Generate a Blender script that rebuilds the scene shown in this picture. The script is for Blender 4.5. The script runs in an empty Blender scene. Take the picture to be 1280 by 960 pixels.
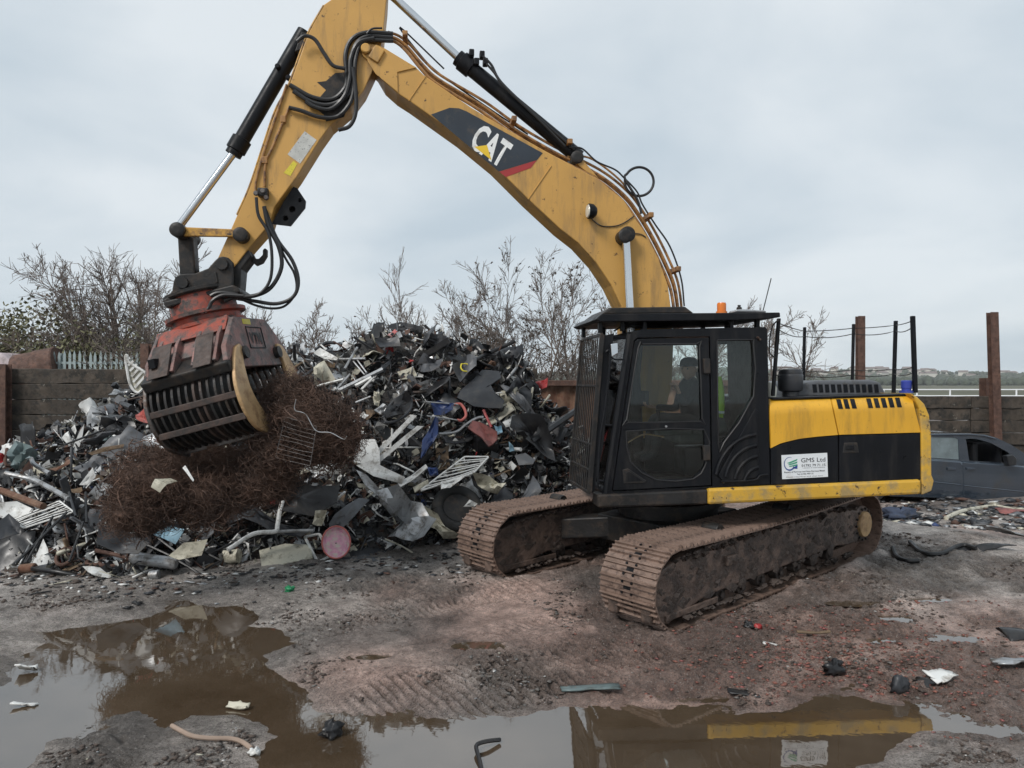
import bpy, math, random
import numpy as np
from mathutils import Vector, Matrix
from mathutils.geometry import tessellate_polygon

SC = bpy.context.scene
COL = SC.collection
R = math.radians
rng = np.random.default_rng(7)

# ---------------------------------------------------------------- camera
CAM_H = 2.4
FPX = 960.0
cam_d = bpy.data.cameras.new('camera'); cam = bpy.data.objects.new('camera', cam_d); COL.objects.link(cam)
cam.location = (0, 0, CAM_H); cam.rotation_euler = (R(90), 0, 0)
cam_d.sensor_width = 36; cam_d.lens = 27.0; cam_d.clip_start = 0.1; cam_d.clip_end = 6000
SC.camera = cam

# ---------------------------------------------------------------- sky and light: overcast
SUN_EL, SUN_AZ = R(42), R(220)          # azimuth clockwise from +Y
world = bpy.data.worlds.new('World'); SC.world = world; world.use_nodes = True
wn, wl = world.node_tree.nodes, world.node_tree.links
wn.clear()
wo = wn.new('ShaderNodeOutputWorld'); mixs = wn.new('ShaderNodeMixShader')
sky = wn.new('ShaderNodeTexSky'); sky.sky_type = 'NISHITA'; sky.sun_disc = False
sky.sun_elevation = SUN_EL; sky.sun_rotation = SUN_AZ
bgs = wn.new('ShaderNodeBackground'); bgs.inputs[1].default_value = 0.1
wl.new(sky.outputs[0], bgs.inputs[0])
tc = wn.new('ShaderNodeTexCoord'); sep = wn.new('ShaderNodeSeparateXYZ'); wl.new(tc.outputs['Generated'], sep.inputs[0])
ab = wn.new('ShaderNodeMath'); ab.operation = 'ABSOLUTE'; wl.new(sep.outputs[2], ab.inputs[0])
ad = wn.new('ShaderNodeMath'); ad.operation = 'ADD'; ad.inputs[1].default_value = 0.32; wl.new(ab.outputs[0], ad.inputs[0])
dv = wn.new('ShaderNodeVectorMath'); dv.operation = 'DIVIDE'
cmb = wn.new('ShaderNodeCombineXYZ')
for i in range(3): wl.new(ad.outputs[0], cmb.inputs[i])
wl.new(tc.outputs['Generated'], dv.inputs[0]); wl.new(cmb.outputs[0], dv.inputs[1])
nz = wn.new('ShaderNodeTexNoise'); nz.inputs['Scale'].default_value = 1.5; nz.inputs['Detail'].default_value = 6; nz.inputs['Roughness'].default_value = 0.5
nz.inputs['Distortion'].default_value = 0.35
wl.new(dv.outputs[0], nz.inputs['Vector'])
rp = wn.new('ShaderNodeValToRGB')
rp.color_ramp.elements[0].position = 0.33; rp.color_ramp.elements[0].color = (0.475, 0.555, 0.62, 1)
rp.color_ramp.elements[1].position = 0.66; rp.color_ramp.elements[1].color = (0.69, 0.74, 0.775, 1)
wl.new(nz.outputs[0], rp.inputs[0])
bgc = wn.new('ShaderNodeBackground'); bgc.inputs[1].default_value = 1.0
wl.new(rp.outputs[0], bgc.inputs[0])
mixs.inputs[0].default_value = 0.94
wl.new(bgs.outputs[0], mixs.inputs[1]); wl.new(bgc.outputs[0], mixs.inputs[2]); wl.new(mixs.outputs[0], wo.inputs[0])

sun_d = bpy.data.lights.new('sun', 'SUN'); sun = bpy.data.objects.new('sun', sun_d); COL.objects.link(sun)
sun_d.energy = 2.2; sun_d.angle = R(18); sun_d.color = (1.0, 0.965, 0.92)
sdir = Vector((math.sin(SUN_AZ)*math.cos(SUN_EL), math.cos(SUN_AZ)*math.cos(SUN_EL), math.sin(SUN_EL)))
sun.rotation_euler = sdir.to_track_quat('Z', 'Y').to_euler(); sun.location = (0, -5, 20)

SC.view_settings.view_transform = 'Standard'; SC.view_settings.look = 'None'
SC.view_settings.exposure = 0.2; SC.view_settings.gamma = 1.0; SC.view_settings.use_curve_mapping = False
SC.cycles.use_denoising = True
SC.cycles.max_bounces = 6; SC.cycles.diffuse_bounces = 2; SC.cycles.glossy_bounces = 3
SC.cycles.transparent_max_bounces = 10; SC.cycles.transmission_bounces = 4
SC.cycles.volume_bounces = 1
SC.cycles.caustics_reflective = False; SC.cycles.caustics_refractive = False

# ---------------------------------------------------------------- helpers
def V(*a): return np.array(a, float)
def nrm(a): a = np.asarray(a, float); return a/np.linalg.norm(a)
def at(px, py, Y):                       # a photo pixel at a known depth
    return V((px-640)/FPX*Y, Y, CAM_H-(py-480)/FPX*Y)
def ground_at(px, py, z=0.0):            # a photo pixel on level ground
    Y = (CAM_H-z)*FPX/(py-480); return V((px-640)/FPX*Y, Y, z)
def Zm(x0, y0, s): return lambda pts: [(x0+x/s, y0+y/s) for x, y in pts]
class Plane:                             # upright plane through p0 with in-plane direction fwd and side normal L
    def __init__(s, p0, ang):
        s.F = V(-math.cos(ang), -math.sin(ang), 0); s.L = V(math.sin(ang), -math.cos(ang), 0); s.p0 = np.asarray(p0, float)
    def __call__(s, px, py, v=0.0):
        d = V((px-640)/FPX, 1, -(py-480)/FPX); o = V(0, 0, CAM_H)
        t = (np.dot(s.p0-o, s.L)+v)/np.dot(d, s.L); return o+d*t
def smooth01(t): t = np.clip(t, 0, 1); return t*t*(3-2*t)
def lin(*c):
    c = [x/255 for x in c]
    return tuple([x/12.92 if x <= .04045 else ((x+.055)/1.055)**2.4 for x in c])

ORG = {}
def fast_mesh(name, verts, groups, mats=None, midx=None, smooth=False):
    me = bpy.data.meshes.new(name)
    verts = np.ascontiguousarray(verts, dtype=np.float32)
    me.vertices.add(len(verts)); me.vertices.foreach_set('co', verts.ravel())
    loops = np.concatenate([g.ravel() for g in groups]).astype(np.int32)
    tot = np.concatenate([np.full(len(g), g.shape[1], np.int32) for g in groups])
    start = np.concatenate([[0], np.cumsum(tot)[:-1]]).astype(np.int32)
    me.loops.add(len(loops)); me.loops.foreach_set('vertex_index', loops)
    me.polygons.add(len(tot)); me.polygons.foreach_set('loop_start', start)
    if midx is not None: me.polygons.foreach_set('material_index', np.asarray(midx, np.int32))
    if smooth: me.polygons.foreach_set('use_smooth', np.ones(len(tot), bool))
    me.update(calc_edges=True)
    for m in (mats or []): me.materials.append(m)
    return me
class MB:
    """collects shapes; build() links them as one mesh object"""
    def __init__(s): s.v = []; s.n = 0; s.f = []; s.m = []; s.cur = 0
    def add(s, verts, faces):
        verts = np.asarray(verts, float); o = s.n
        s.v.append(verts); s.n += len(verts)
        for f in faces: s.f.append([i+o for i in f]); s.m.append(s.cur)
        return s
    def prism(s, poly, vec, holes=()):
        poly = [np.asarray(p, float) for p in poly]; vec = np.asarray(vec, float)
        if not holes:
            n = len(poly); vs = poly+[p+vec for p in poly]
            s.add(vs, [list(range(n)), list(range(2*n-1, n-1, -1))]+[[i, i+n, (i+1) % n+n, (i+1) % n] for i in range(n)])
        else:
            loops = [poly]+[[np.asarray(p, float) for p in h] for h in holes]
            tri = tessellate_polygon([[Vector(p) for p in l] for l in loops])
            flat = [p for l in loops for p in l]; n = len(flat)
            fs = [list(t) for t in tri]+[[i+n for i in reversed(t)] for t in tri]
            k = 0
            for l in loops:
                m = len(l)
                fs += [[k+i, k+i+n, k+(i+1) % m+n, k+(i+1) % m] for i in range(m)]; k += m
            s.add(flat+[p+vec for p in flat], fs)
        return s
    def box(s, c, ax, ay, az):            # centre and three half axes
        c, ax, ay, az = [np.asarray(q, float) for q in (c, ax, ay, az)]
        return s.prism([c-ax-ay-az, c+ax-ay-az, c+ax+ay-az, c-ax+ay-az], 2*az)
    def tube(s, path, r, n=8, caps=True):
        P = np.asarray(path, float); k = len(P)
        rr = np.full(k, r) if np.isscalar(r) else np.asarray(r, float)
        T = np.gradient(P, axis=0); T /= np.linalg.norm(T, axis=1)[:, None]+1e-9
        up = V(0, 0, 1) if abs(T[0][2]) < .9 else V(1, 0, 0)
        a = nrm(np.cross(T[0], up)); A = []
        for i in range(k):
            a = a-T[i]*np.dot(a, T[i]); a = a/(np.linalg.norm(a)+1e-9); A.append(a)
        A = np.array(A); B = np.cross(T, A)
        th = np.arange(n)*2*math.pi/n
        vs = (P[:, None]+rr[:, None, None]*(A[:, None]*np.cos(th)[None, :, None]+B[:, None]*np.sin(th)[None, :, None])).reshape(-1, 3)
        fs = [[i*n+j, i*n+(j+1) % n, (i+1)*n+(j+1) % n, (i+1)*n+j] for i in range(k-1) for j in range(n)]
        if caps: fs += [list(range(n-1, -1, -1)), [(k-1)*n+j for j in range(n)]]
        return s.add(vs, fs)
    def lathe(s, o, axis, prof, n=20):    # prof: (radius, height along axis)
        axis = nrm(axis); a = nrm(np.cross(axis, V(0, 0, 1) if abs(axis[2]) < .9 else V(1, 0, 0))); b = np.cross(axis, a)
        th = np.arange(n)*2*math.pi/n; vs = []
        for r, h in prof: vs += [np.asarray(o)+axis*h+(a*math.cos(t)+b*math.sin(t))*r for t in th]
        k = len(prof)
        fs = [[i*n+j, i*n+(j+1) % n, (i+1)*n+(j+1) % n, (i+1)*n+j] for i in range(k-1) for j in range(n)]
        fs += [list(range(n-1, -1, -1)), [(k-1)*n+j for j in range(n)]]
        return s.add(vs, fs)
    def build(s, name, mat, parent=None, smooth=False, bevel=0.0, seg=2, origin=None):
        org = ORG[parent.name] if parent is not None else (np.asarray(origin, float) if origin is not None else np.zeros(3))
        vs = np.concatenate(s.v)-org
        me = bpy.data.meshes.new(name); me.from_pydata(vs.tolist(), [], s.f)
        mats = mat if isinstance(mat, (list, tuple)) else [mat]
        for m in mats: me.materials.append(m)
        if len(mats) > 1: me.polygons.foreach_set('material_index', s.m)
        import bmesh
        bm = bmesh.new(); bm.from_mesh(me); bmesh.ops.recalc_face_normals(bm, faces=bm.faces); bm.to_mesh(me); bm.free()
        o = bpy.data.objects.new(name, me); COL.objects.link(o)
        if parent is not None: o.parent = parent
        else: o.location = org
        ORG[o.name] = org
        if bevel:
            md = o.modifiers.new('bevel', 'BEVEL'); md.width = bevel; md.segments = seg; md.limit_method = 'ANGLE'; md.angle_limit = R(35)
        if smooth:
            me.polygons.foreach_set('use_smooth', [True]*len(me.polygons)); me.set_sharp_from_angle(angle=R(40))
        return o
def linkobj(name, me, parent=None, loc=(0, 0, 0)):
    o = bpy.data.objects.new(name, me); COL.objects.link(o); o.location = loc
    if parent is not None: o.parent = parent; ORG[o.name] = ORG[parent.name]
    else: ORG[o.name] = np.asarray(loc, float)
    return o
def tag(o, label=None, cat=None, group=None, kind=None):
    for k, x in (('label', label), ('category', cat), ('group', group), ('kind', kind)):
        if x: o[k] = x
    return o
def thing(name, loc, label, cat, group=None):
    o = bpy.data.objects.new(name, None); COL.objects.link(o); o.location = loc; o.empty_display_size = .2
    ORG[o.name] = np.asarray(loc, float); return tag(o, label, cat, group, 'thing' if 'wall' in name else None)
def spline(pts, n=6):                     # Catmull-Rom through points
    P = np.asarray(pts, float)
    if len(P) < 3: return P
    Q = np.vstack([2*P[0]-P[1], P, 2*P[-1]-P[-2]]); out = []
    for i in range(1, len(Q)-2):
        for t in np.linspace(0, 1, n, endpoint=False):
            a, b, c, d = Q[i-1], Q[i], Q[i+1], Q[i+2]
            out.append(.5*((2*b)+(c-a)*t+(2*a-5*b+4*c-d)*t*t+(3*b-a-3*c+d)*t**3))
    out.append(P[-1]); return np.array(out)
def text_part(name, txt, mat, parent, o, ex, ey, off=0.0, depth=0.002):
    """raised lettering: text unit height 1 mapped on o + x*ex + y*ey"""
    cu = bpy.data.curves.new(name, 'FONT'); cu.body = txt; cu.offset = off; cu.resolution_u = 3
    ob = bpy.data.objects.new(name, cu); COL.objects.link(ob)
    dg = bpy.context.evaluated_depsgraph_get(); me = bpy.data.meshes.new_from_object(ob.evaluated_get(dg))
    bpy.data.objects.remove(ob); bpy.data.curves.remove(cu)
    co = np.array([v.co[:] for v in me.vertices]); w = co[:, 0].max()-co[:, 0].min(); x0 = co[:, 0].min()
    nv = nrm(np.cross(ex, ey))*depth
    p = o+((co[:, 0]-x0)/w)[:, None]*ex+(co[:, 1]/.73)[:, None]*ey-ORG[parent.name]+nv
    me.vertices.foreach_set('co', p.astype(np.float32).ravel()); me.update(); me.materials.clear(); me.materials.append(mat)
    ob = bpy.data.objects.new(name, me); COL.objects.link(ob); ob.parent = parent; ORG[ob.name] = ORG[parent.name]
    return ob

# ---------------------------------------------------------------- materials
def pmat(name, col, rough=.6, metal=0.0, var=.25, vscale=3.0, dirt=None, dscale=4.0, damt=.5, bump=0.0, bscale=40.0, spec=.5, rvar=.15, tiny=None, tamt=.6, tscale=14.0, coord='Object', streak=False):
    m = bpy.data.materials.new(name); m.use_nodes = True; nt = m.node_tree; N, Lk = nt.nodes, nt.links
    b = N['Principled BSDF']; b.inputs['Metallic'].default_value = metal; b.inputs['Specular IOR Level'].default_value = spec
    t = N.new('ShaderNodeTexCoord')
    mp_ = N.new('ShaderNodeMapping'); mp_.inputs['Scale'].default_value = (1, 1, .16); Lk.new(t.outputs[coord], mp_.inputs['Vector'])
    def noise(scale, det=6, rough_=.6, st=False):
        n = N.new('ShaderNodeTexNoise'); n.inputs['Scale'].default_value = scale; n.inputs['Detail'].default_value = det; n.inputs['Roughness'].default_value = rough_
        Lk.new(mp_.outputs[0] if st else t.outputs[coord], n.inputs['Vector']); return n
    def mix(fac, a, c, mode='MIX'):
        x = N.new('ShaderNodeMix'); x.data_type = 'RGBA'; x.blend_type = mode
        if hasattr(fac, 'is_linked'): Lk.new(fac, x.inputs[0])
        else: x.inputs[0].default_value = fac
        for s_, i in ((a, 6), (c, 7)):
            if hasattr(s_, 'is_linked'): Lk.new(s_, x.inputs[i])
            else: x.inputs[i].default_value = (*s_[:3], 1)
        return x.outputs[2]
    def ramp(src, lo, hi):
        r = N.new('ShaderNodeMapRange'); r.inputs[1].default_value = lo; r.inputs[2].default_value = hi; r.clamp = True; Lk.new(src, r.inputs[0]); return r.outputs[0]
    n1 = noise(vscale)
    c = mix(ramp(n1.outputs[0], .3, .7), tuple(x*(1-var) for x in col), tuple(min(1, x*(1+var)) for x in col))
    if dirt is not None:
        n2 = noise(dscale, 9, .7, streak); f = ramp(n2.outputs[0], .62-.3*damt, .72-.22*damt)
        c = mix(f, c, dirt)
    if tiny is not None:
        n3 = noise(tscale, 8, .75); f = ramp(n3.outputs[0], .66-.1*tamt, .70-.1*tamt); c = mix(f, c, tiny)
    Lk.new(c, b.inputs['Base Color'])
    n4 = noise(vscale*2.7, 5); r = N.new('ShaderNodeMapRange'); r.inputs[1].default_value = .3; r.inputs[2].default_value = .7
    r.inputs[3].default_value = max(.03, rough-rvar); r.inputs[4].default_value = min(1, rough+rvar); Lk.new(n4.outputs[0], r.inputs[0]); Lk.new(r.outputs[0], b.inputs['Roughness'])
    if bump:
        n5 = noise(bscale, 8, .65); bp = N.new('ShaderNodeBump'); bp.inputs['Strength'].default_value = bump; bp.inputs['Distance'].default_value = .02
        Lk.new(n5.outputs[0], bp.inputs['Height']); Lk.new(bp.outputs[0], b.inputs['Normal'])
    return m
MUD = (.085, .058, .045)
M = {}
M['yellow'] = pmat('faded yellow paint', (.54, .30, .075), .5, var=.10, vscale=1.2, dirt=(.36, .21, .07), dscale=4.5, damt=.38, tiny=(.07, .035, .018), tamt=.42, tscale=11, bump=.08, bscale=60, streak=True)
M['yellow_worn'] = pmat('chipped yellow paint', (.50, .27, .05), .55, var=.15, vscale=2.0, dirt=(.16, .09, .045), dscale=7, damt=.55, tiny=(.025, .02, .017), tamt=.75, tscale=12, bump=.2, bscale=50)
M['yellow_hood'] = pmat('clean yellow paint', (.70, .37, .028), .42, var=.08, vscale=1.2, dirt=(.52, .28, .03), dscale=6, damt=.42, tiny=(.09, .05, .02), tamt=.3, tscale=18, streak=True)
M['yellow_sill'] = pmat('scuffed yellow paint', (.62, .36, .04), .5, var=.12, vscale=2, dirt=(.34, .24, .10), dscale=4, damt=.5, tiny=(.05, .03, .02), tamt=.85, tscale=7, bump=.15)
M['black'] = pmat('black machine paint', (.006, .0068, .009), .42, spec=.2, var=.3, dirt=(.017, .0165, .017), dscale=7, damt=.4, bump=.05, streak=True)
M['dark_steel'] = pmat('greasy dark steel', (.018, .0175, .0175), .5, metal=.1, spec=.35, var=.4, dirt=(.045, .034, .027), dscale=7, damt=.45, bump=.25, bscale=35)
M['bare_steel'] = pmat('worn grey steel', (.13, .12, .115), .5, metal=.6, var=.35, dirt=(.08, .045, .03), dscale=8, damt=.5, bump=.2)
M['chrome'] = pmat('chromed rod', (.62, .64, .66), .16, metal=1.0, var=.05, rvar=.05)
M['rubber'] = pmat('black hose rubber', (.014, .014, .015), .45, var=.3)
M['pipe'] = pmat('rusty yellow pipe', (.34, .17, .055), .5, var=.25, vscale=8, dirt=(.12, .06, .03), dscale=12, damt=.5)
M['mud_steel'] = pmat('mud caked steel', (.135, .092, .072), .5, var=.45, vscale=4, dirt=(.05, .036, .030), dscale=5, damt=.6, bump=1.0, bscale=16)
M['shoe'] = pmat('muddy worn track shoe', (.24, .165, .13), .38, metal=.2, var=.28, vscale=5, dirt=(.09, .06, .048), dscale=9, damt=.45, bump=.35, bscale=30)
M['mud_thick'] = pmat('thick mud', (.075, .055, .045), .7, var=.35, vscale=6, dirt=(.04, .03, .026), dscale=12, damt=.5, bump=1.0, bscale=22)
M['orange'] = pmat('chipped orange red paint', (.40, .065, .033), .5, var=.25, vscale=5, dirt=(.075, .05, .043), dscale=5, damt=.75, tiny=(.03, .025, .024), tamt=.8, tscale=10, bump=.25)
M['red_grime'] = pmat('grimy red grey paint', (.23, .12, .105), .55, var=.3, vscale=5, dirt=(.10, .085, .08), dscale=6, damt=.6, tiny=(.03, .028, .026), tamt=.8, tscale=9, bump=.3)
M['tan_steel'] = pmat('rubbed tan steel', (.50, .33, .17), .45, metal=.3, var=.2, vscale=5, dirt=(.30, .18, .09), dscale=6, damt=.45, bump=.1)
M['rust'] = pmat('brown rust', (.105, .056, .040), .8, var=.4, vscale=6, dirt=(.06, .03, .022), dscale=9, damt=.5, bump=.4)
M['darkrust'] = pmat('dark brown grimy steel', (.060, .038, .030), .6, var=.4, vscale=6, dirt=(.025, .02, .018), dscale=9, damt=.5, bump=.3)
M['wire'] = pmat('rusty brown wire', (.115, .068, .049), .85, var=.5, vscale=5, dirt=(.06, .037, .028), dscale=3, damt=.5)
M['white'] = pmat('dirty white enamel', (.70, .70, .68), .5, var=.12, dirt=(.30, .28, .25), dscale=6, damt=.45, tiny=(.08, .06, .05), tamt=.35)
M['cream'] = pmat('cream plastic', (.55, .52, .42), .5, var=.15, dirt=(.22, .2, .15), dscale=6, damt=.45, tiny=(.05, .04, .03), tamt=.4)
M['alu'] = pmat('dull aluminium', (.42, .43, .44), .45, metal=.6, var=.3, dirt=(.16, .15, .14), dscale=6, damt=.5)
M['gplastic'] = pmat('mid grey plastic', (.095, .10, .11), .5, var=.25, dirt=(.07, .065, .06), dscale=5, damt=.45)
M['dplastic'] = pmat('dark grey plastic', (.030, .032, .037), .45, var=.35, dirt=(.05, .047, .044), dscale=6, damt=.35)
M['bplastic'] = pmat('black plastic', (.011, .011, .0125), .38, var=.4, dirt=(.03, .028, .026), dscale=6, damt=.35)
M['blue'] = pmat('blue plastic', (.03, .055, .16), .45, var=.25, dirt=(.04, .04, .05), dscale=5, damt=.4)
M['navy'] = pmat('faded navy cloth', (.045, .06, .10), .8, var=.35, dirt=(.06, .06, .065), damt=.4)
M['ltblue'] = pmat('pale blue plastic', (.26, .42, .52), .5, var=.2, dirt=(.15, .17, .18), damt=.3)
M['red'] = pmat('red plastic', (.36, .03, .03), .45, var=.25, dirt=(.09, .04, .04), damt=.35)
M['redpad'] = pmat('faded red vinyl', (.25, .085, .075), .6, var=.2, dirt=(.1, .05, .045), damt=.4)
M['salmon'] = pmat('salmon red plastic', (.50, .14, .12), .5, var=.2, dirt=(.2, .09, .08), damt=.3)
M['teal'] = pmat('dull green grey plastic', (.12, .16, .16), .4, var=.3, dirt=(.06, .07, .065), damt=.4)
M['pink'] = pmat('pink patterned plastic', (.62, .30, .40), .45, var=.2, vscale=14, dirt=(.55, .50, .42), dscale=16, damt=.55)
M['wood'] = pmat('weathered wood', (.17, .115, .07), .8, var=.35, vscale=9, dirt=(.07, .05, .035), damt=.5, bump=.3)
M['orust'] = pmat('orange rust', (.155, .09, .058), .85, var=.35, vscale=7, dirt=(.12, .05, .03), damt=.5, bump=.4)
M['lime'] = pmat('hi vis lime fabric', (.50, .80, .06), .8, var=.12)
M['reflect'] = pmat('silver reflective tape', (.7, .72, .72), .4, var=.1)
M['signwhite'] = pmat('white sign board', (.75, .78, .80), .4, var=.05, dirt=(.62, .62, .6), damt=.25)
M['ink'] = pmat('black ink', (.02, .02, .025), .5, var=.1)
M['inkblue'] = pmat('blue ink', (.02, .06, .25), .5, var=.1)
M['inkgreen'] = pmat('green ink', (.06, .33, .2), .5, var=.1)
M['decal'] = pmat('dark blue decal', (.022, .03, .042), .45, var=.2, dirt=(.06, .055, .05), damt=.25)
M['decalred'] = pmat('red decal', (.36, .03, .03), .45, var=.15, dirt=(.2, .06, .05), damt=.3)
M['decalwhite'] = pmat('white decal', (.78, .79, .78), .45, var=.05, dirt=(.55, .53, .5), damt=.3)
M['decalyellow'] = pmat('yellow decal', (.75, .50, .03), .45, var=.1)
M['sticker'] = pmat('worn white sticker', (.5, .5, .47), .5, var=.2, vscale=10, tiny=(.12, .12, .12), tamt=.9, tscale=40)
M['ystick'] = pmat('worn yellow sticker', (.62, .52, .04), .5, var=.2, tiny=(.12, .1, .04), tamt=.8, tscale=60)
M['amber'] = pmat('amber lens', (.65, .17, .02), .15, var=.1)
M['bluecap'] = pmat('blue filler cap', (.03, .05, .30), .45, var=.15)
M['lens'] = pmat('pale lamp lens', (.6, .58, .5), .15, var=.1)
M['skin'] = pmat('skin', (.45, .27, .2), .55, var=.08, spec=.4)
M['cloth'] = pmat('black work clothes', (.02, .02, .024), .85, var=.3)
M['hair'] = pmat('dark cap fabric', (.04, .042, .05), .8, var=.3)
M['seat'] = pmat('dark grey seat fabric', (.10, .11, .105), .85, var=.25)
M['sleeper'] = pmat('weathered dark timber', (.060, .047, .036), .85, var=.5, vscale=3, dirt=(.022, .020, .017), dscale=5, damt=.5, tiny=(.20, .18, .15), tamt=.3, tscale=7, bump=.6, bscale=18)
M['carpaint'] = pmat('dark blue grey car paint', (.05, .068, .092), .12, metal=.5, bump=.35, bscale=2.2, var=.12, dirt=(.06, .065, .07), dscale=2, damt=.25, rvar=.06, spec=.8)
M['tyre'] = pmat('tyre rubber', (.016, .016, .016), .8, var=.3, dirt=(.06, .05, .04), damt=.4)
M['galv'] = pmat('galvanised green grey steel', (.32, .38, .38), .5, metal=.3, var=.15)
M['railwhite'] = pmat('white railing paint', (.75, .77, .78), .5, var=.05)
M['bark'] = pmat('grey brown bark', (.125, .10, .085), .9, var=.35, vscale=2)
M['twig'] = pmat('brown twig', (.16, .13, .112), .9, var=.3, vscale=2)
M['dryleaf'] = pmat('dry dark leaf', (.06, .045, .032), .8, var=.4)
M['ivy'] = pmat('olive evergreen leaf', (.12, .115, .055), .6, var=.45, vscale=1.5)
M['brick'] = pmat('brick rubble', (.21, .085, .063), .8, var=.4, vscale=30)
M['hose_tan'] = pmat('tan hose', (.30, .22, .17), .6, var=.2)
M['green'] = pmat('green bottle plastic', (.02, .22, .09), .3, var=.2)
M['roof'] = pmat('far roof tile', (.17, .13, .12), .8, var=.3)
M['render'] = pmat('far house wall', (.55, .52, .47), .8, var=.15)
M['fartree'] = pmat('far foliage', (.055, .068, .045), .9, var=.4, vscale=.08)
M['caravan'] = pmat('pinkish white panel', (.50, .42, .43), .5, var=.1, dirt=(.3, .25, .24), damt=.3)
def glass_mat(name, tint, refl):
    m = bpy.data.materials.new(name); m.use_nodes = True; N, Lk = m.node_tree.nodes, m.node_tree.links; N.clear()
    o = N.new('ShaderNodeOutputMaterial'); mx = N.new('ShaderNodeMixShader'); tr = N.new('ShaderNodeBsdfTransparent'); gl = N.new('ShaderNodeBsdfGlossy')
    fr = N.new('ShaderNodeFresnel'); fr.inputs[0].default_value = refl
    tr.inputs[0].default_value = (*tint, 1); gl.inputs['Roughness'].default_value = .03
    Lk.new(fr.outputs[0], mx.inputs[0]); Lk.new(tr.outputs[0], mx.inputs[1]); Lk.new(gl.outputs[0], mx.inputs[2]); Lk.new(mx.outputs[0], o.inputs[0]); return m
M['glass'] = glass_mat('tinted cab glass', (.88, .93, .91), 1.45)
M['carglass'] = glass_mat('dark car glass', (.35, .42, .42), 1.9)
M['skyglass'] = pmat('sky painted car glass', (.16, .20, .21), .18, var=.25, vscale=4, spec=.8)  # pale sky reflection of the car's rear window is put into this colour

cb_ = M['carpaint'].node_tree.nodes['Principled BSDF']; cb_.inputs['Coat Weight'].default_value = .8; cb_.inputs['Coat Roughness'].default_value = .04
# ================================================================ numeric noise
def hash2(ix, iy, seed):
    h = (ix.astype(np.int64)*374761393+iy.astype(np.int64)*668265263+seed*974634777) & 0x7fffffff
    h = ((h ^ (h >> 13))*1274126177) & 0x7fffffff
    return ((h ^ (h >> 16)) & 0xffff)/65535.0
def vnoise(x, y, seed=0):
    ix, iy = np.floor(x), np.floor(y); fx, fy = x-ix, y-iy; fx = fx*fx*(3-2*fx); fy = fy*fy*(3-2*fy)
    a = hash2(ix, iy, seed); b = hash2(ix+1, iy, seed); c = hash2(ix, iy+1, seed); d = hash2(ix+1, iy+1, seed)
    return (a*(1-fx)+b*fx)*(1-fy)+(c*(1-fx)+d*fx)*fy-.5
def fbm(x, y, sc, octv=4, seed=0, gain=.5):
    s = 0; a = 1
    for i in range(octv): s = s+a*vnoise(x*sc+17.3*i, y*sc-9.1*i, seed+i); sc *= 2.03; a *= gain
    return s
def poly_sd(x, y, poly):                  # signed distance, negative inside
    p = np.asarray(poly)[:, :2]; d = np.full(x.shape, 1e9); ins = np.zeros(x.shape, bool)
    for i in range(len(p)):
        a, b = p[i], p[(i+1) % len(p)]; ex, ey = b-a; wx, wy = x-a[0], y-a[1]
        t = np.clip((wx*ex+wy*ey)/(ex*ex+ey*ey+1e-12), 0, 1); d = np.minimum(d, (wx-ex*t)**2+(wy-ey*t)**2)
        c = ((a[1] > y) != (b[1] > y)) & (x < (b[0]-a[0])*(y-a[1])/(b[1]-a[1]+1e-12)+a[0]); ins ^= c
    d = np.sqrt(d); return np.where(ins, -d, d)

# ================================================================ machine stance on the ground
PHI = R(40)
TA = V(1.57, 7.36, 0.0)                   # outer front foot of the near track
def plane_z(x, y): return .0242*(x-TA[0])+.0412*(y-TA[1])
TD = nrm(V(math.cos(PHI), math.sin(PHI), .0242*math.cos(PHI)+.0412*math.sin(PHI)))
TN = nrm(V(-math.sin(PHI), math.cos(PHI), -.0242*math.sin(PHI)+.0412*math.cos(PHI)))
TU = np.cross(TD, TN)
GAUGE, SHOE_W, TRACK_L, TRACK_R = 2.42, .70, 3.86, .425

# ================================================================ ground
ZW = -.035
def W2(pts): return [ground_at(px, py, ZW) for px, py in pts]
za, zb, zc = Zm(0, 720, 2.909), Zm(400, 720, 2.909), Zm(820, 600, 2.667)
puddle = za([(-500, 420), (0, 400), (60, 330), (130, 270), (180, 235), (130, 205), (300, 190), (450, 165), (560, 150), (600, 112), (650, 96), (760, 112), (880, 106), (930, 130), (940, 160), (890, 182), (1000, 200), (1050, 235), (1010, 270), (960, 290), (1000, 330), (1060, 380), (1110, 420), (1150, 470)])
puddle += zb([(0, 490), (120, 500), (200, 505), (400, 520), (550, 530), (700, 520), (800, 497), (900, 490), (960, 505), (1100, 500), (1200, 515)])
puddle += zc([(60, 775), (100, 760), (300, 765), (440, 760), (520, 715), (640, 716), (780, 760), (900, 775), (950, 800), (1060, 820), (1140, 845), (1000, 845), (940, 842), (860, 852), (790, 890), (740, 930), (660, 960), (560, 1150), (-2400, 1150)])
island = za([(-40, 800), (60, 698), (170, 620), (250, 570), (400, 522), (470, 514), (600, 552), (700, 522), (820, 522), (960, 560), (985, 590), (900, 650), (960, 740), (1000, 860)])
def axis(lo, hi, st, a, b, g=1.12):
    mid = list(np.arange(lo, hi, st)); up = [hi]; s = st
    while up[-1] < b: s *= g; up.append(up[-1]+s)
    dn = [lo]; s = st
    while dn[-1] > a: s *= g; dn.append(dn[-1]-s)
    return np.array(dn[:0:-1]+mid+up)
gx = axis(-6.4, 7.2, .0165, -1200, 1900, 1.16); gy = axis(4.4, 10.8, .0165, -60, 1750, 1.16)
X, Y = np.meshgrid(gx, gy); near = np.exp(-((np.maximum(0, np.abs(X)-14))/8)**2-((np.maximum(0, np.abs(Y-8)-14))/8)**2)
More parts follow.
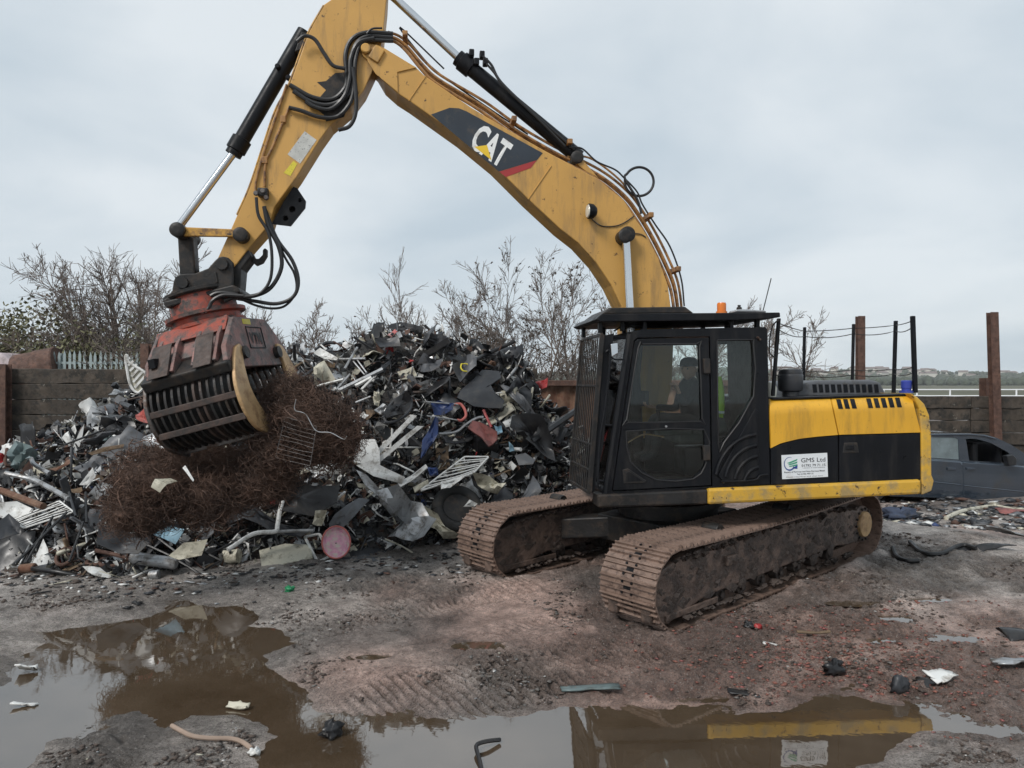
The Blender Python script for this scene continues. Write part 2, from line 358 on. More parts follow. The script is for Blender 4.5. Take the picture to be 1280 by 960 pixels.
sp, si = poly_sd(X, Y, W2(puddle)), poly_sd(X, Y, W2(island))
sd = np.maximum(sp, -si)                  # water = inside puddle, outside island
sd = sd+.16*fbm(X, Y, 1.6, 4, 3)+.05*fbm(X, Y, 9, 2, 5)
mach = smooth01(1-(np.hypot(X-3.1, Y-9.4)-2.9)/2.6)
Pz = np.maximum(plane_z(X, Y), 0)*mach
land = np.clip(sd*4, 0, 1)
churn = smooth01(.55+2.6*fbm(X, Y, .8, 4, 33, .6))
def billow(sc, seed, octv): 
    t = 0; a_ = 1
    for i in range(octv): t = t+a_*(np.abs(vnoise(X*sc+3.1*i, Y*sc*1.25-5*i, seed+i))*2-.5); sc *= 2.1; a_ *= .55
    return t
rough = .05*fbm(X, Y, 1.1, 3, 11)+(.012+.05*churn)*fbm(X, Y, 3.7, 3, 23, .6)+(.002+.026*churn)*billow(7.5, 131, 2)+(.001+.020*churn)*billow(19, 141, 2)
Zg = ZW+np.clip(sd*.16, -.07, .085)+rough*(.25+.75*land)*near
# cleat prints left by the tracks
redness = smooth01(.5+.9*fbm(X, Y, .8, 3, 41)+np.exp(-((X-3.0)**2/6+(Y-6.5)**2/1.6))*.9+np.exp(-((X-.6)**2+(Y-7.6)**2)/4)*.45-smooth01((-1.2-X)/1.5)*.6-.25)
def band(path, width, pitch, depth, skew=.25):
    p = np.array([ground_at(a, b)[:2] for a, b in path]); S = 0; dz = np.zeros(X.shape)
    best = np.full(X.shape, 1e9); bs = np.zeros(X.shape); bl = np.zeros(X.shape)
    for a, b in zip(p[:-1], p[1:]):
        e = b-a; l = np.hypot(*e); e = e/l; t = (X-a[0])*e[0]+(Y-a[1])*e[1]; q = -(X-a[0])*e[1]+(Y-a[1])*e[0]
        dd = np.hypot(np.clip(t, 0, l)-t, q); m = dd < best; best[m] = dd[m]; bs[m] = (S+t)[m]; bl[m] = q[m]; S += l
    mask = smooth01((width/2-best)/.07)*smooth01(1.0+1.5*fbm(X, Y, 1.5, 3, 57))
    ph = ((bs+skew*bl+.03*fbm(X, Y, 5, 2, 8))/pitch) % 1.0
    ridge = np.where(ph < .62, .35*np.sin(ph/.62*math.pi), -1.0*np.sin((ph-.62)/.38*math.pi))
    edge = np.exp(-((best-width/2-.04)/.05)**2)*.6
    return (ridge*mask+edge*smooth01(.5+2*fbm(X, Y, 2, 2, 77)))*depth
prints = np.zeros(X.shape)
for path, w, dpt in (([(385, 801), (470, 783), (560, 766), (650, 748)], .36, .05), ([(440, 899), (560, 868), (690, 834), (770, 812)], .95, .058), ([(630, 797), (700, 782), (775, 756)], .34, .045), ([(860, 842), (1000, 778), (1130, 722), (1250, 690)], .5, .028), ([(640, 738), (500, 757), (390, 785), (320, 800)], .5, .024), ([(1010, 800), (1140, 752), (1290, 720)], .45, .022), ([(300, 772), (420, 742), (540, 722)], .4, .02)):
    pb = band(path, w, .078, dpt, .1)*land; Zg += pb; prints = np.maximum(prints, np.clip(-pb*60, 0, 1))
# flat bearing under the two tracks
rel = np.stack([X-TA[0], Y-TA[1]], -1); dd = rel@TD[:2]; nn = rel@TN[:2]
for n0 in (0, GAUGE):
    m = smooth01((.12-np.maximum(np.abs(nn-n0-SHOE_W/2)-SHOE_W/2, 0))/.12)*smooth01((.25-np.maximum(np.abs(dd-.1-TRACK_L/2)-TRACK_L/2, 0))/.25)
    Zg = Zg*(1-m)+(plane_z(X, Y)-.012)*m-Pz*m
    side = np.exp(-((np.abs(nn-n0-SHOE_W/2)-SHOE_W/2-.1)/.08)**2)*smooth01((.3-np.maximum(np.abs(dd-.1-TRACK_L/2)-TRACK_L/2, 0))/.3)
    Zg += side*.05*(.4+fbm(X, Y, 4, 3, 91))
Zg += Pz
# bank carrying the railing beyond the yard, then low land under the far hill
Zg += .95*smooth01((Y-26)/10)*smooth01((X-4)/8)*np.exp(-np.maximum(0, Y-70)/60)
POOLS = []
for px, py, rx, ry in ((1120, 777, .16, .11), (1192, 800, .24, .10), (1100, 800, .12, .06), (335, 803, .28, .12), (602, 818, .22, .10), (1075, 760, .30, .10), (1160, 760, .2, .07), (465, 830, .18, .07)):
    c_ = ground_at(px, py, .06 if px > 900 else 0.0); r2 = ((X-c_[0])/rx)**2+((Y-c_[1])/ry)**2+1.3*fbm(X, Y, 4, 3, int(px)); z0 = float(np.median(Zg[r2 < 1]))-.006 if (r2 < 1).any() else 0
    m = smooth01((1.15-r2)/.5); Zg = Zg*(1-m)+np.minimum(Zg, z0-.025)*m; POOLS.append((c_, rx, ry, z0))
wet = np.clip(.55-sd*.45+.55*fbm(X, Y, 1.3, 4, 61)+.5*(1-churn)-rough*5, 0, 1)
dark = smooth01(.95*fbm(X, Y, .9, 4, 71)+.25+.8*np.exp(-((X+1.2)**2/3+(Y-7.3)**2/.5))+1.1*prints)  # random dark stains, plus wet mud and groove shade painted into the prints
ny, nx = X.shape; idx = np.arange(nx*ny).reshape(ny, nx)
quads = np.stack([idx[:-1, :-1], idx[:-1, 1:], idx[1:, 1:], idx[1:, :-1]], -1).reshape(-1, 4)
def ground_z(x, y):
    i = min(max(np.searchsorted(gy, y), 0), ny-1); j = min(max(np.searchsorted(gx, x), 0), nx-1); return Zg[i, j]
gm = bpy.data.materials.new('wet mud'); gm.use_nodes = True; N, Lk = gm.node_tree.nodes, gm.node_tree.links
b = N['Principled BSDF']; at_ = N.new('ShaderNodeAttribute'); at_.attribute_name = 'mud'; sp_ = N.new('ShaderNodeSeparateColor'); Lk.new(at_.outputs['Color'], sp_.inputs[0])
tcn = N.new('ShaderNodeTexCoord')
def gnoise(s, d=8, r=.65):
    n = N.new('ShaderNodeTexNoise'); n.inputs['Scale'].default_value = s; n.inputs['Detail'].default_value = d; n.inputs['Roughness'].default_value = r; Lk.new(tcn.outputs['Object'], n.inputs['Vector']); return n.outputs[0]
def gmix(f, a, c, mode='MIX'):
    x = N.new('ShaderNodeMix'); x.data_type = 'RGBA'; x.blend_type = mode
    for s_, i in ((f, 0), (a, 6), (c, 7)):
        if hasattr(s_, 'is_linked'): Lk.new(s_, x.inputs[i])
        else: x.inputs[i].default_value = s_ if i == 0 else (*s_, 1)
    return x.outputs[2]
def grng(src, a, b_, c=0., d=1.):
    r = N.new('ShaderNodeMapRange'); r.inputs[1].default_value = a; r.inputs[2].default_value = b_; r.inputs[3].default_value = c; r.inputs[4].default_value = d; Lk.new(src, r.inputs[0]); return r.outputs[0]
c = gmix(grng(gnoise(2.2), .35, .65), (.23, .213, .20), (.41, .385, .365))
cr = gmix(grng(gnoise(3.1), .35, .65), (.25, .172, .145), (.42, .305, .265))
c = gmix(sp_.outputs[0], c, cr)
c = gmix(1.0, c, gmix(grng(gnoise(10, 14, .82), .36, .64), (.42, .40, .38), (1.75, 1.72, 1.70)), 'MULTIPLY')
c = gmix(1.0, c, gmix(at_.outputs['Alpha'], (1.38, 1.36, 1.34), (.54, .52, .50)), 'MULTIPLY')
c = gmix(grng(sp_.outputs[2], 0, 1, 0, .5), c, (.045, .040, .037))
c = gmix(grng(gnoise(70, 5, .7), .52, .60, 0, .7), c, (.042, .032, .027))
c = gmix(grng(gnoise(85, 4, .65), .60, .66, 0, .75), c, (.5, .47, .44))
c = gmix(grng(sp_.outputs[1], .3, 1, 0, .3), c, (.34, .31, .29), 'MULTIPLY')
Lk.new(c, b.inputs['Base Color'])
rm = N.new('ShaderNodeMath'); rm.operation = 'ADD'; Lk.new(grng(sp_.outputs[1], .2, .85, .52, .08), rm.inputs[0]); Lk.new(grng(gnoise(9, 8), .3, .7, -.16, .16), rm.inputs[1]); Lk.new(rm.outputs[0], b.inputs['Roughness'])
bp = N.new('ShaderNodeBump'); bp.inputs['Strength'].default_value = 1.0; bp.inputs['Distance'].default_value = .04; Lk.new(gnoise(48, 10, .8), bp.inputs['Height']); Lk.new(bp.outputs[0], b.inputs['Normal'])
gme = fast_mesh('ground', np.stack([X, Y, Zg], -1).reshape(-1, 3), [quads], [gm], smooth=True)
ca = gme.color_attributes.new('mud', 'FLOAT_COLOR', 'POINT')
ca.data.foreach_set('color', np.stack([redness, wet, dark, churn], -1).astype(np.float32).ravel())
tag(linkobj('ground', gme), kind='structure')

wm = bpy.data.materials.new('muddy water'); wm.use_nodes = True; N, Lk = wm.node_tree.nodes, wm.node_tree.links; b = N['Principled BSDF']
tcn = N.new('ShaderNodeTexCoord')
Lk.new(gmix(grng(gnoise(.9, 4), .35, .65), (.058, .039, .023), (.095, .068, .045)), b.inputs['Base Color'])
b.inputs['Roughness'].default_value = .025; b.inputs['IOR'].default_value = 2.6
bp = N.new('ShaderNodeBump'); bp.inputs['Strength'].default_value = .05; bp.inputs['Distance'].default_value = .01; Lk.new(gnoise(5, 3), bp.inputs['Height']); Lk.new(bp.outputs[0], b.inputs['Normal'])
wa, wb = np.linspace(-6, 5.2, 24), np.linspace(3.9, 8.9, 12); WX, WY = np.meshgrid(wa, wb); wi = np.arange(WX.size).reshape(WX.shape)
wq = np.stack([wi[:-1, :-1], wi[:-1, 1:], wi[1:, 1:], wi[1:, :-1]], -1).reshape(-1, 4)
tag(linkobj('puddle_water', fast_mesh('puddle_water', np.stack([WX, WY, np.full(WX.shape, ZW)], -1).reshape(-1, 3), [wq], [wm])), kind='structure')

for c_, rx, ry, z0 in POOLS:
    a_ = np.linspace(0, 2*math.pi, 17)[:-1]; tag(linkobj('puddle_water', fast_mesh('puddle_water', np.stack([c_[0]+1.25*rx*np.cos(a_), c_[1]+1.25*ry*np.sin(a_), np.full(16, z0)], -1), [np.arange(16).reshape(1, 16)], [wm])), kind='structure')

# ================================================================ far hill, houses, woodland
hx = np.linspace(-300, 1900, 221); hy = np.linspace(1080, 1560, 25); HX, HY = np.meshgrid(hx, hy)
def hill_z(x, y):
    prof = 26+9*fbm(x, y*0, .004, 3, 5)-7*smooth01((x-620)/300)-18*smooth01((250-x)/500)
    return prof*smooth01((y-1090)/260)+2.5*fbm(x, y, .02, 3, 9)
HZ = hill_z(HX, HY); HZ[0] = -2
hi = np.arange(HX.size).reshape(HX.shape); hq = np.stack([hi[:-1, :-1], hi[:-1, 1:], hi[1:, 1:], hi[1:, :-1]], -1).reshape(-1, 4)
hm = pmat('far hillside', (.10, .105, .07), .95, var=.4, vscale=.02, dirt=(.15, .14, .10), dscale=.03, damt=.5)
tag(linkobj('hills', fast_mesh('hills', np.stack([HX, HY, HZ], -1).reshape(-1, 3), [hq], [hm], smooth=True)), kind='structure')
hrng = random.Random(5)
def house_proto():
    mw = MB().box((0, 0, 2.5), (5, 0, 0), (0, 3.5, 0), (0, 0, 3)); mr = MB().prism([(-5.3, -4, 5.4), (-5.3, 4, 5.4), (-5.3, 0, 8.2)], (10.6, 0, 0))
    mwin = MB()
    for x in (-3, 0, 3): mwin.box((x, -3.53, 3.6), (.7, 0, 0), (0, .05, 0), (0, 0, .7))
    return mw, mr, mwin
hw, hr, hwin = house_proto()
rootc = None
for i in range(46):
    x = hrng.uniform(420, 690) if i < 36 else hrng.uniform(690, 900); y = hrng.uniform(1225, 1345); z = float(hill_z(np.array(x), np.array(y)))
    t = thing('hillside_house', (x, y, z), 'small pale house with dark roof on the far wooded hillside', 'house', 'houses on the far hillside')
    t.rotation_euler.z = hrng.uniform(-.6, .6); s = hrng.uniform(.9, 1.4); t.scale = (s*hrng.uniform(.8, 1.5), s, s*.8)
    if rootc is None:
        ORG[t.name] = np.zeros(3); rootc = [q.build(nm, m, t) for q, nm, m in ((hw, 'wall', M['render']), (hr, 'roof', M['roof']), (hwin, 'windows', M['black']))]
        rootc = [rootc[0], rootc[1]] if bpy.data.objects.remove(rootc[2]) is None else rootc
    else:
        for c_ in rootc:
            k = c_.copy(); COL.objects.link(k); k.parent = t
fx_, fy_ = np.linspace(-300, 1500, 40), np.linspace(47, 1100, 40); FX, FY = np.meshgrid(fx_, fy_); fi = np.arange(FX.size).reshape(FX.shape)
fm = pmat('rough winter grass', (.085, .088, .05), .95, var=.35, vscale=.03, dirt=(.10, .085, .055), dscale=.08, damt=.5)
tag(linkobj('field', fast_mesh('field', np.stack([FX, FY, 1.0+.25*fbm(FX, FY, .02, 2, 4)], -1).reshape(-1, 3), [np.stack([fi[:-1, :-1], fi[:-1, 1:], fi[1:, 1:], fi[1:, :-1]], -1).reshape(-1, 4)], [fm])), kind='structure')
# woodland: thousands of small leaf clumps
T = 9000; tx = rng.uniform(-50, 1250, T); ty = np.where(rng.uniform(0, 1, T) < .3, rng.uniform(650, 1120, T), rng.uniform(1120, 1400, T)); tz = np.where(ty < 1090, 0, hill_z(tx, ty)); sz = rng.uniform(2.2, 6.5, T)*(1-.35*(ty > 1260))
keep = ((vnoise(tx*.02, ty*.02, 3)+.30-.30*(ty > 1255)) > 0) & ((ty < 1200) | (np.abs(tx-560) > 170) | (rng.uniform(0, 1, T) < .22)); tx, ty, tz, sz = tx[keep], ty[keep], tz[keep], sz[keep]; T = len(tx)
octv = np.array([[1, 0, 0], [-1, 0, 0], [0, 1, 0], [0, -1, 0], [0, 0, 1], [0, 0, -1], [.7, .7, .5], [-.7, .6, .5], [.6, -.7, .6], [-.6, -.7, .4]], float)
cl = octv[None]*rng.uniform(.5, 1.2, (T, 10, 1))*sz[:, None, None]; cl[:, :, 2] += sz[:, None]*.6
cv = (cl+np.stack([tx, ty, tz], -1)[:, None]).reshape(-1, 3)
ft = np.array([[0, 6, 4], [6, 2, 4], [2, 7, 4], [7, 1, 4], [1, 9, 4], [9, 3, 4], [3, 8, 4], [8, 0, 4], [0, 5, 6], [6, 5, 2], [2, 5, 7], [7, 5, 1], [1, 5, 9], [9, 5, 3], [3, 5, 8], [8, 5, 0]])
cf = (ft[None]+(np.arange(T)*10)[:, None, None]).reshape(-1, 3)
tag(linkobj('woodland', fast_mesh('woodland', cv, [cf], [M['fartree']])), 'dark band of bare and evergreen trees covering the far hillside', 'woodland', kind='stuff')

# ================================================================ timber walls, posts, railing, fence
def rand_plank(name, w, h, t, seed, parent):
    r = np.random.default_rng(seed); k = 9; xs = np.linspace(-w/2, w/2, k); vs = []
    for x in xs:
        j = r.normal(0, .008, (4, 2)); vs += [(x, -t/2+j[0, 0], -h/2+j[0, 1]), (x, t/2, -h/2+j[1, 1]), (x, t/2, h/2+j[2, 1]), (x, -t/2+j[3, 0], h/2+j[3, 1])]
    fs = [[i*4+j, i*4+(j+1) % 4, (i+1)*4+(j+1) % 4, (i+1)*4+j] for i in range(k-1) for j in range(4)]+[[3, 2, 1, 0], [(k-1)*4+j for j in range(4)]]
    return MB().add(vs, fs)
plank_me = []
for i in range(7):
    o = rand_plank('plank', 2.6, .292, .2, i, None).build('plank', M['sleeper'], None, bevel=.012); plank_me.append(o.data); bpy.data.objects.remove(o)
def timber_wall(p0, ang, bays, rows, label, plen=2.6):
    t = thing('timber_wall', p0, label, 'wall'); t.rotation_euler.z = ang; k = 0
    for b_ in range(bays):
        for r_ in range(rows):
            o = bpy.data.objects.new('plank', plank_me[(k*5+b_+r_*3) % 7]); COL.objects.link(o); o.parent = t; k += 1
            o.location = (plen*(b_+.5), hrng.uniform(-.035, .035), .3*(r_+.5)+hrng.uniform(-.004, .004)); o.rotation_euler = (hrng.uniform(-.015, .015), 0, hrng.choice((0, math.pi))); o.scale.x = .995
            md = o.modifiers.new('bevel', 'BEVEL'); md.width = .012; md.segments = 1; md.limit_method = 'ANGLE'
    return t
timber_wall((-9.9, 15.0, 0), 0, 4, 9, 'dark weathered sleeper wall behind the scrap heap, below the bare trees')
timber_wall((-15.2, 15.0, 0), 0, 2, 9, 'dark weathered sleeper wall beyond the rusty end post of the scrap bay')
timber_wall((6.1, 19.1, 0), -.02, 4, 7, 'dark weathered sleeper wall behind the dark blue car')
def hbeam(name, p, h, w, label, lean=(0, 0), group=None, mat='rust'):
    q = MB(); up = nrm(V(lean[0], lean[1], 1))*h; p = np.asarray(p, float); f = w*.1
    prof = [(-w/2, -w/2), (w/2, -w/2), (w/2, -w/2+f), (f/2, -w/2+f), (f/2, w/2-f), (w/2, w/2-f), (w/2, w/2), (-w/2, w/2), (-w/2, w/2-f), (-f/2, w/2-f), (-f/2, -w/2+f), (-w/2, -w/2+f)]
    q.prism([p+V(a, b_, 0) for a, b_ in prof], up)
    return tag(q.build(name, M[mat], origin=p), label, 'post', group)
hbeam('steel_post', (-9.76, 14.74, 0), 2.78, .2, 'rusty steel post at the end of the sleeper wall by the scrap heap')
hbeam('steel_post', (-7.28, 15.28, 0), 3.2, .16, 'short rusty steel post rising just above the sleeper wall near the bare tree')
hbeam('steel_post', (11.85, 18.75, 0), 4.15, .19, 'tall rusty steel post standing against the sleeper wall behind the car', lean=(-.03, 0))
hbeam('steel_post', (12.1, 19.45, 0), 2.55, .34, 'stout rusty steel post behind the tall one at the sleeper wall')
hbeam('steel_post', (8.48, 18.7, 0), 4.05, .17, 'tall rusty steel post seen behind the excavator handrail')
t = thing('sheet_wall', (-.5, 16.6, 0), 'rusty corrugated steel sheet wall with a beam along its top', 'wall')
q = MB(); xs = np.arange(0, 6.2, .07); vs = []
for i, x in enumerate(xs):
    dz = .04*math.sin(i*1.3); vs += [(x-.5, 16.6+dz, 0), (x-.5, 16.6+dz, 2.36), (x-.5, 16.62+dz, 0), (x-.5, 16.62+dz, 2.36)]
q.add(vs, [[4*i, 4*i+4, 4*i+5, 4*i+1] for i in range(len(xs)-1)]+[[4*i+2, 4*i+3, 4*i+7, 4*i+6] for i in range(len(xs)-1)])
q.build('corrugated_sheet', M['orust'], t); MB().box((2.6, 16.5, 2.42), (3.15, 0, 0), (0, .06, 0), (0, 0, .06)).build('top_beam', M['rust'], t, bevel=.01)
# white railing on the bank
t = thing('railing', (18, 44, .9), 'white tubular railing on the bank beyond the sleeper wall', 'railing')
for i in range(13):
    x = 17.5+i*1.9; MB().tube([(x, 44, .85), (x, 44, 2.1)], .045, 6).build('post', M['railwhite'], t)
for z in (1.35, 1.72, 2.08): MB().tube([(17, 44, z), (41, 44, z)], .04, 6).build('rail', M['railwhite'], t)
# palisade fence behind the left wall
t = thing('palisade_fence', (-12, 20, 0), 'pale galvanised palisade fence below the bare tree', 'fence'); pm = None
for i in range(44):
    if pm is None: pm = MB().prism([(-.035, 0, .3), (.035, 0, .3), (.035, 0, 3.14), (0, 0, 3.26), (-.035, 0, 3.14)], (0, .012, 0)).build('pale', M['galv'], None); pm.parent = t; ob = pm
    else: ob = pm.copy(); COL.objects.link(ob)
    ob.location = (i*.135-.2, hrng.uniform(-.02, .02), hrng.uniform(-.03, .03))
for z in (.7, 2.95): MB().box((-9, 20.04, z), (3.2, 0, 0), (0, .02, 0), (0, 0, .03)).build('rail', M['galv'], t)
for i in range(3): MB().box((-11.8+i*2.7, 20.1, 1.6), (.05, 0, 0), (0, .05, 0), (0, 0, 1.6)).build('post', M['galv'], t)
# old caravan and rusty drum behind the wall
t = thing('caravan', (-15.2, 21, 0), 'pinkish white caravan body showing above the sleeper wall', 'caravan')
z0 = [(-17.5, 1.0), (-13.4, 1.0), (-13.1, 2.2), (-13.2, 2.9), (-13.6, 3.24), (-17.2, 3.24), (-17.6, 2.7)]
MB().prism([V(a, 20.4, b_) for a, b_ in z0], (0, 2, 0)).build('body', M['caravan'], t, bevel=.08, seg=3)
for x in (-16.6, -14.8): MB().box((x, 20.38, 2.1), (.45, 0, 0), (0, .02, 0), (0, 0, .28)).build('window', M['black'], t, bevel=.02)
for s in (20.5, 22.2): MB().lathe((-15.6, s, .45), (0, 1, 0), [(.3, 0), (.33, .05), (.33, .15), (.3, .2)]).build('wheel', M['tyre'], t)
MB().tube([(-13.8, 21.4, .55), (-12.9, 21.4, .5)], .05).build('drawbar', M['rust'], t); MB().box((-15.6, 21.4, .78), (1.6, 0, 0), (0, .8, 0), (0, 0, .25)).build('chassis', M['rust'], t)
tag(MB().lathe((-12.9, 20.1, 2.55), (1, .2, .25), [(.02, 0), (.6, .02), (.62, .06), (.6, .5), (.62, .54), (.6, .95), (.62, .99), (.6, 1.03), (.02, 1.05)], 24).build('steel_drum', M['rust'], smooth=True, origin=(-12.9, 20.1, 1.95)), 'rusty round tank end beside the pinkish caravan', 'drum')
hbeam('steel_post', (-12.5, 20.3, 0), 2.1, .2, 'short rusty stub post carrying the rusty round tank')

# ================================================================ bare trees and evergreen scrub
def batch_tubes(P, Rr, n=3):              # P (T,k,3), Rr (T,k)
    T_, k, _ = P.shape; D = np.gradient(P, axis=1); D /= np.linalg.norm(D, axis=2)[..., None]+1e-9
    ref = np.where(np.abs(D[..., 2:3]) < .9, np.array([0, 0, 1.]), np.array([1., 0, 0])); A = np.cross(D, ref); A /= np.linalg.norm(A, axis=2)[..., None]+1e-9; B = np.cross(D, A)
    th = np.arange(n)*2*math.pi/n
    vs = P[:, :, None]+Rr[:, :, None, None]*(A[:, :, None]*np.cos(th)[:, None]+B[:, :, None]*np.sin(th)[:, None])
    i, j = np.meshgrid(np.arange(k-1), np.arange(n), indexing='ij'); q_ = np.stack([i*n+j, i*n+(j+1) % n, (i+1)*n+(j+1) % n, (i+1)*n+j], -1).reshape(-1, 4)
    return vs.reshape(-1, 3), (q_[None]+(np.arange(T_)*k*n)[:, None, None]).reshape(-1, 4)
def grow(starts, dirs, lens, r0, r1, k, wob, up, g):
    T_ = len(starts); P = np.zeros((T_, k, 3)); P[:, 0] = starts; d = dirs.copy()
    for i in range(1, k):
        d = d+g.normal(0, wob, (T_, 3))+np.array([0, 0, up]); d /= np.linalg.norm(d, axis=1)[:, None]; P[:, i] = P[:, i-1]+d*(lens/(k-1))[:, None]
    f = np.linspace(0, 1, k)[None]; return P, r0[:, None]*(1-f)+r1[:, None]*f
def kids(P, Rr, m, lo, g, spread, ratio, lens):
    T_, k, _ = P.shape; par = np.repeat(np.arange(T_), m); t = g.uniform(lo, 1, len(par))*(k-1); i = np.minimum(t.astype(int), k-2); f = (t-i)[:, None]
    st = P[par, i]*(1-f)+P[par, i+1]*f; d = P[par, i+1]-P[par, i]; d /= np.linalg.norm(d, axis=1)[:, None]
    d = d+g.normal(0, spread, (len(par), 3)); d /= np.linalg.norm(d, axis=1)[:, None]
    rr = (Rr[par, i]*(1-f[:, 0])+Rr[par, i+1]*f[:, 0])*.7; L_ = lens[par]*ratio*g.uniform(.55, 1.15, len(par))*(1.15-.5*t/(k-1)); return st, d, L_, rr
def bare_tree(name, base, h, nstem, sprd, label, seed, levels=(7, 6, 5), group=None, leaves=0, up=.05, r=.09, twr=.006, tilt=.5):
    g = np.random.default_rng(seed); base = np.asarray(base, float)
    t = thing(name, base, label, 'tree', group); ORG[t.name] = base
    d = np.stack([g.normal(0, tilt, nstem), g.normal(0, tilt*.7, nstem), np.ones(nstem)], -1); d /= np.linalg.norm(d, axis=1)[:, None]
    st = np.stack([g.uniform(-.15, .15, nstem), g.uniform(-.15, .15, nstem), np.full(nstem, -.1)], -1); L_ = h*g.uniform(.6, .95, nstem)
    P, Rr = grow(st, d, L_, np.full(nstem, r), np.full(nstem, r*.22), 8, .10, up, g)
    v, q_ = batch_tubes(P, Rr, 6); linkobj('trunk', fast_mesh('trunk', v, [q_], [M['bark']], smooth=True), t)
    vs, qs, off, tips = [], [], 0, None; L0 = L_
    for li, m in enumerate(levels):
        s_, d_, L_, rr = kids(P, Rr, m, .22 if li == 0 else .15, g, sprd*(1 if li else .8), .5 if li == 0 else .52, L_)
        P, Rr = grow(s_, d_, L_, np.maximum(rr, twr), np.full(len(rr), twr*.7), 5, .11, up*.8, g)
        v, q_ = batch_tubes(P, Rr, 4 if li == 0 else 3); vs.append(v); qs.append(q_+off); off += len(v)
    linkobj('crown', fast_mesh('crown', np.concatenate(vs), [np.concatenate(qs)], [M['twig']]), t)
    if leaves:
        pick = g.integers(0, len(P), leaves); ii = g.integers(1, P.shape[1], leaves); c_ = P[pick, ii]; a = g.normal(0, 1, (leaves, 3)); b_ = g.normal(0, 1, (leaves, 3)); a *= (.045/np.linalg.norm(a, axis=1))[:, None]; b_ *= (.03/np.linalg.norm(b_, axis=1))[:, None]
        lv = np.stack([c_, c_+a+b_, c_+2*a, c_+a-b_], 1).reshape(-1, 3); linkobj('dry_leaves', fast_mesh('dry_leaves', lv, [np.arange(leaves*4).reshape(-1, 4)], [M['dryleaf']]), t)
    return t
bare_tree('bare_tree', (-11.4, 22.5, 0), 6.6, 11, .55, 'broad bare many-stemmed tree behind the palisade fence', 11, (12, 12, 9), r=.10, tilt=.62, twr=.008)
bare_tree('bare_tree', (-16.8, 25, 0), 5.2, 6, .55, 'smaller bare tree behind the pinkish caravan', 12, (8, 8, 7), r=.08, tilt=.5, twr=.009)
bare_tree('bare_tree', (-9.2, 26, 0), 5.6, 6, .5, 'low bare shrub tree behind the grab, beyond the palisade fence', 13, (8, 8, 6), r=.06, tilt=.6, twr=.009)
bare_tree('bare_tree', (-1.9, 20, 0), 5.2, 6, .42, 'slender bare tree rising behind the crest of the scrap heap', 21, (9, 8, 7), r=.045, tilt=.28, twr=.006, up=.08)
bare_tree('bare_tree', (.45, 19.3, 0), 5.3, 5, .5, 'bare tree with dry clinging leaves between heap and boom', 22, (11, 9, 7), r=.055, tilt=.25, leaves=1500, twr=.006)
bare_tree('bare_tree', (1.9, 20.5, 0), 5.5, 6, .5, 'bare tree with dry leaves just behind the excavator roof guard', 23, (11, 9, 7), r=.05, tilt=.3, leaves=1200, twr=.006)
bare_tree('bare_tree', (-4.4, 21.5, 0), 4.2, 9, .5, 'low bare thicket peeping over the heap beside the grab', 24, (8, 8, 6), r=.03, tilt=.5, leaves=500, twr=.007)
bare_tree('bare_tree', (-2.9, 22, 0), 4.9, 8, .5, 'low bare thicket behind the highest part of the scrap heap', 27, (8, 8, 6), r=.03, tilt=.45, leaves=300, twr=.007)
bare_tree('bare_tree', (8.6, 26, 0), 5.4, 6, .5, 'faint bare tree seen behind the cab and air cleaner', 25, (8, 8, 6), r=.05, tilt=.5, twr=.009)
bare_tree('bare_tree', (5.6, 27, 0), 5.6, 6, .5, 'faint bare tree seen behind the amber beacon', 26, (8, 8, 6), r=.05, tilt=.5, twr=.009)
def scrub(name, base, rx, ry, rz, n, label, seed, group=None):
    g = np.random.default_rng(seed); base = np.asarray(base, float); t = thing(name, base, label, 'bush', group)
    nc = 60; cc = g.normal(0, 1, (nc, 3)); cc /= np.linalg.norm(cc, axis=1)[:, None]; cc *= g.uniform(.35, 1, (nc, 1)); cc = cc*np.array([rx, ry, rz*.5])+np.array([0, 0, rz*.5])
    which = g.integers(0, nc, n); c_ = cc[which]+g.normal(0, .16*rz**.5, (n, 3)); c_[:, 2] = np.maximum(c_[:, 2], .05)
    a = g.normal(0, 1, (n, 3)); b_ = g.normal(0, 1, (n, 3)); a *= (.075/np.linalg.norm(a, axis=1))[:, None]; b_ *= (.045/np.linalg.norm(b_, axis=1))[:, None]
    lv = np.stack([c_-a, c_+b_, c_+a, c_-b_], 1).reshape(-1, 3); linkobj('foliage', fast_mesh('foliage', lv, [np.arange(n*4).reshape(-1, 4)], [M['ivy']]), t)
    st = np.zeros((12, 3)); d_ = cc[:12]-st; P, Rr = grow(st, d_/np.linalg.norm(d_, axis=1)[:, None], np.linalg.norm(d_, axis=1), np.full(12, .03), np.full(12, .01), 5, .08, 0, g)
    v, q_ = batch_tubes(P, Rr, 4); linkobj('stems', fast_mesh('stems', v, [q_], [M['bark']]), t); return t
scrub('evergreen_bush', (-15.0, 23.5, 0), 2.4, 1.2, 4.9, 15000, 'tall olive evergreen bush behind the pinkish caravan', 31)
scrub('evergreen_bush', (-12.6, 21.6, 0), 1.7, .8, 4.0, 9000, 'olive evergreen bush between the caravan and the palisade fence', 32)
scrub('evergreen_bush', (-10.9, 22.2, 0), 1.5, .8, 3.9, 6000, 'ivy clad olive bush at the foot of the broad bare tree', 33)
scrub('evergreen_bush', (-8.6, 22.4, 0), 1.2, .7, 2.9, 2500, 'sparse olive bush behind the grab end of the palisade fence', 34)
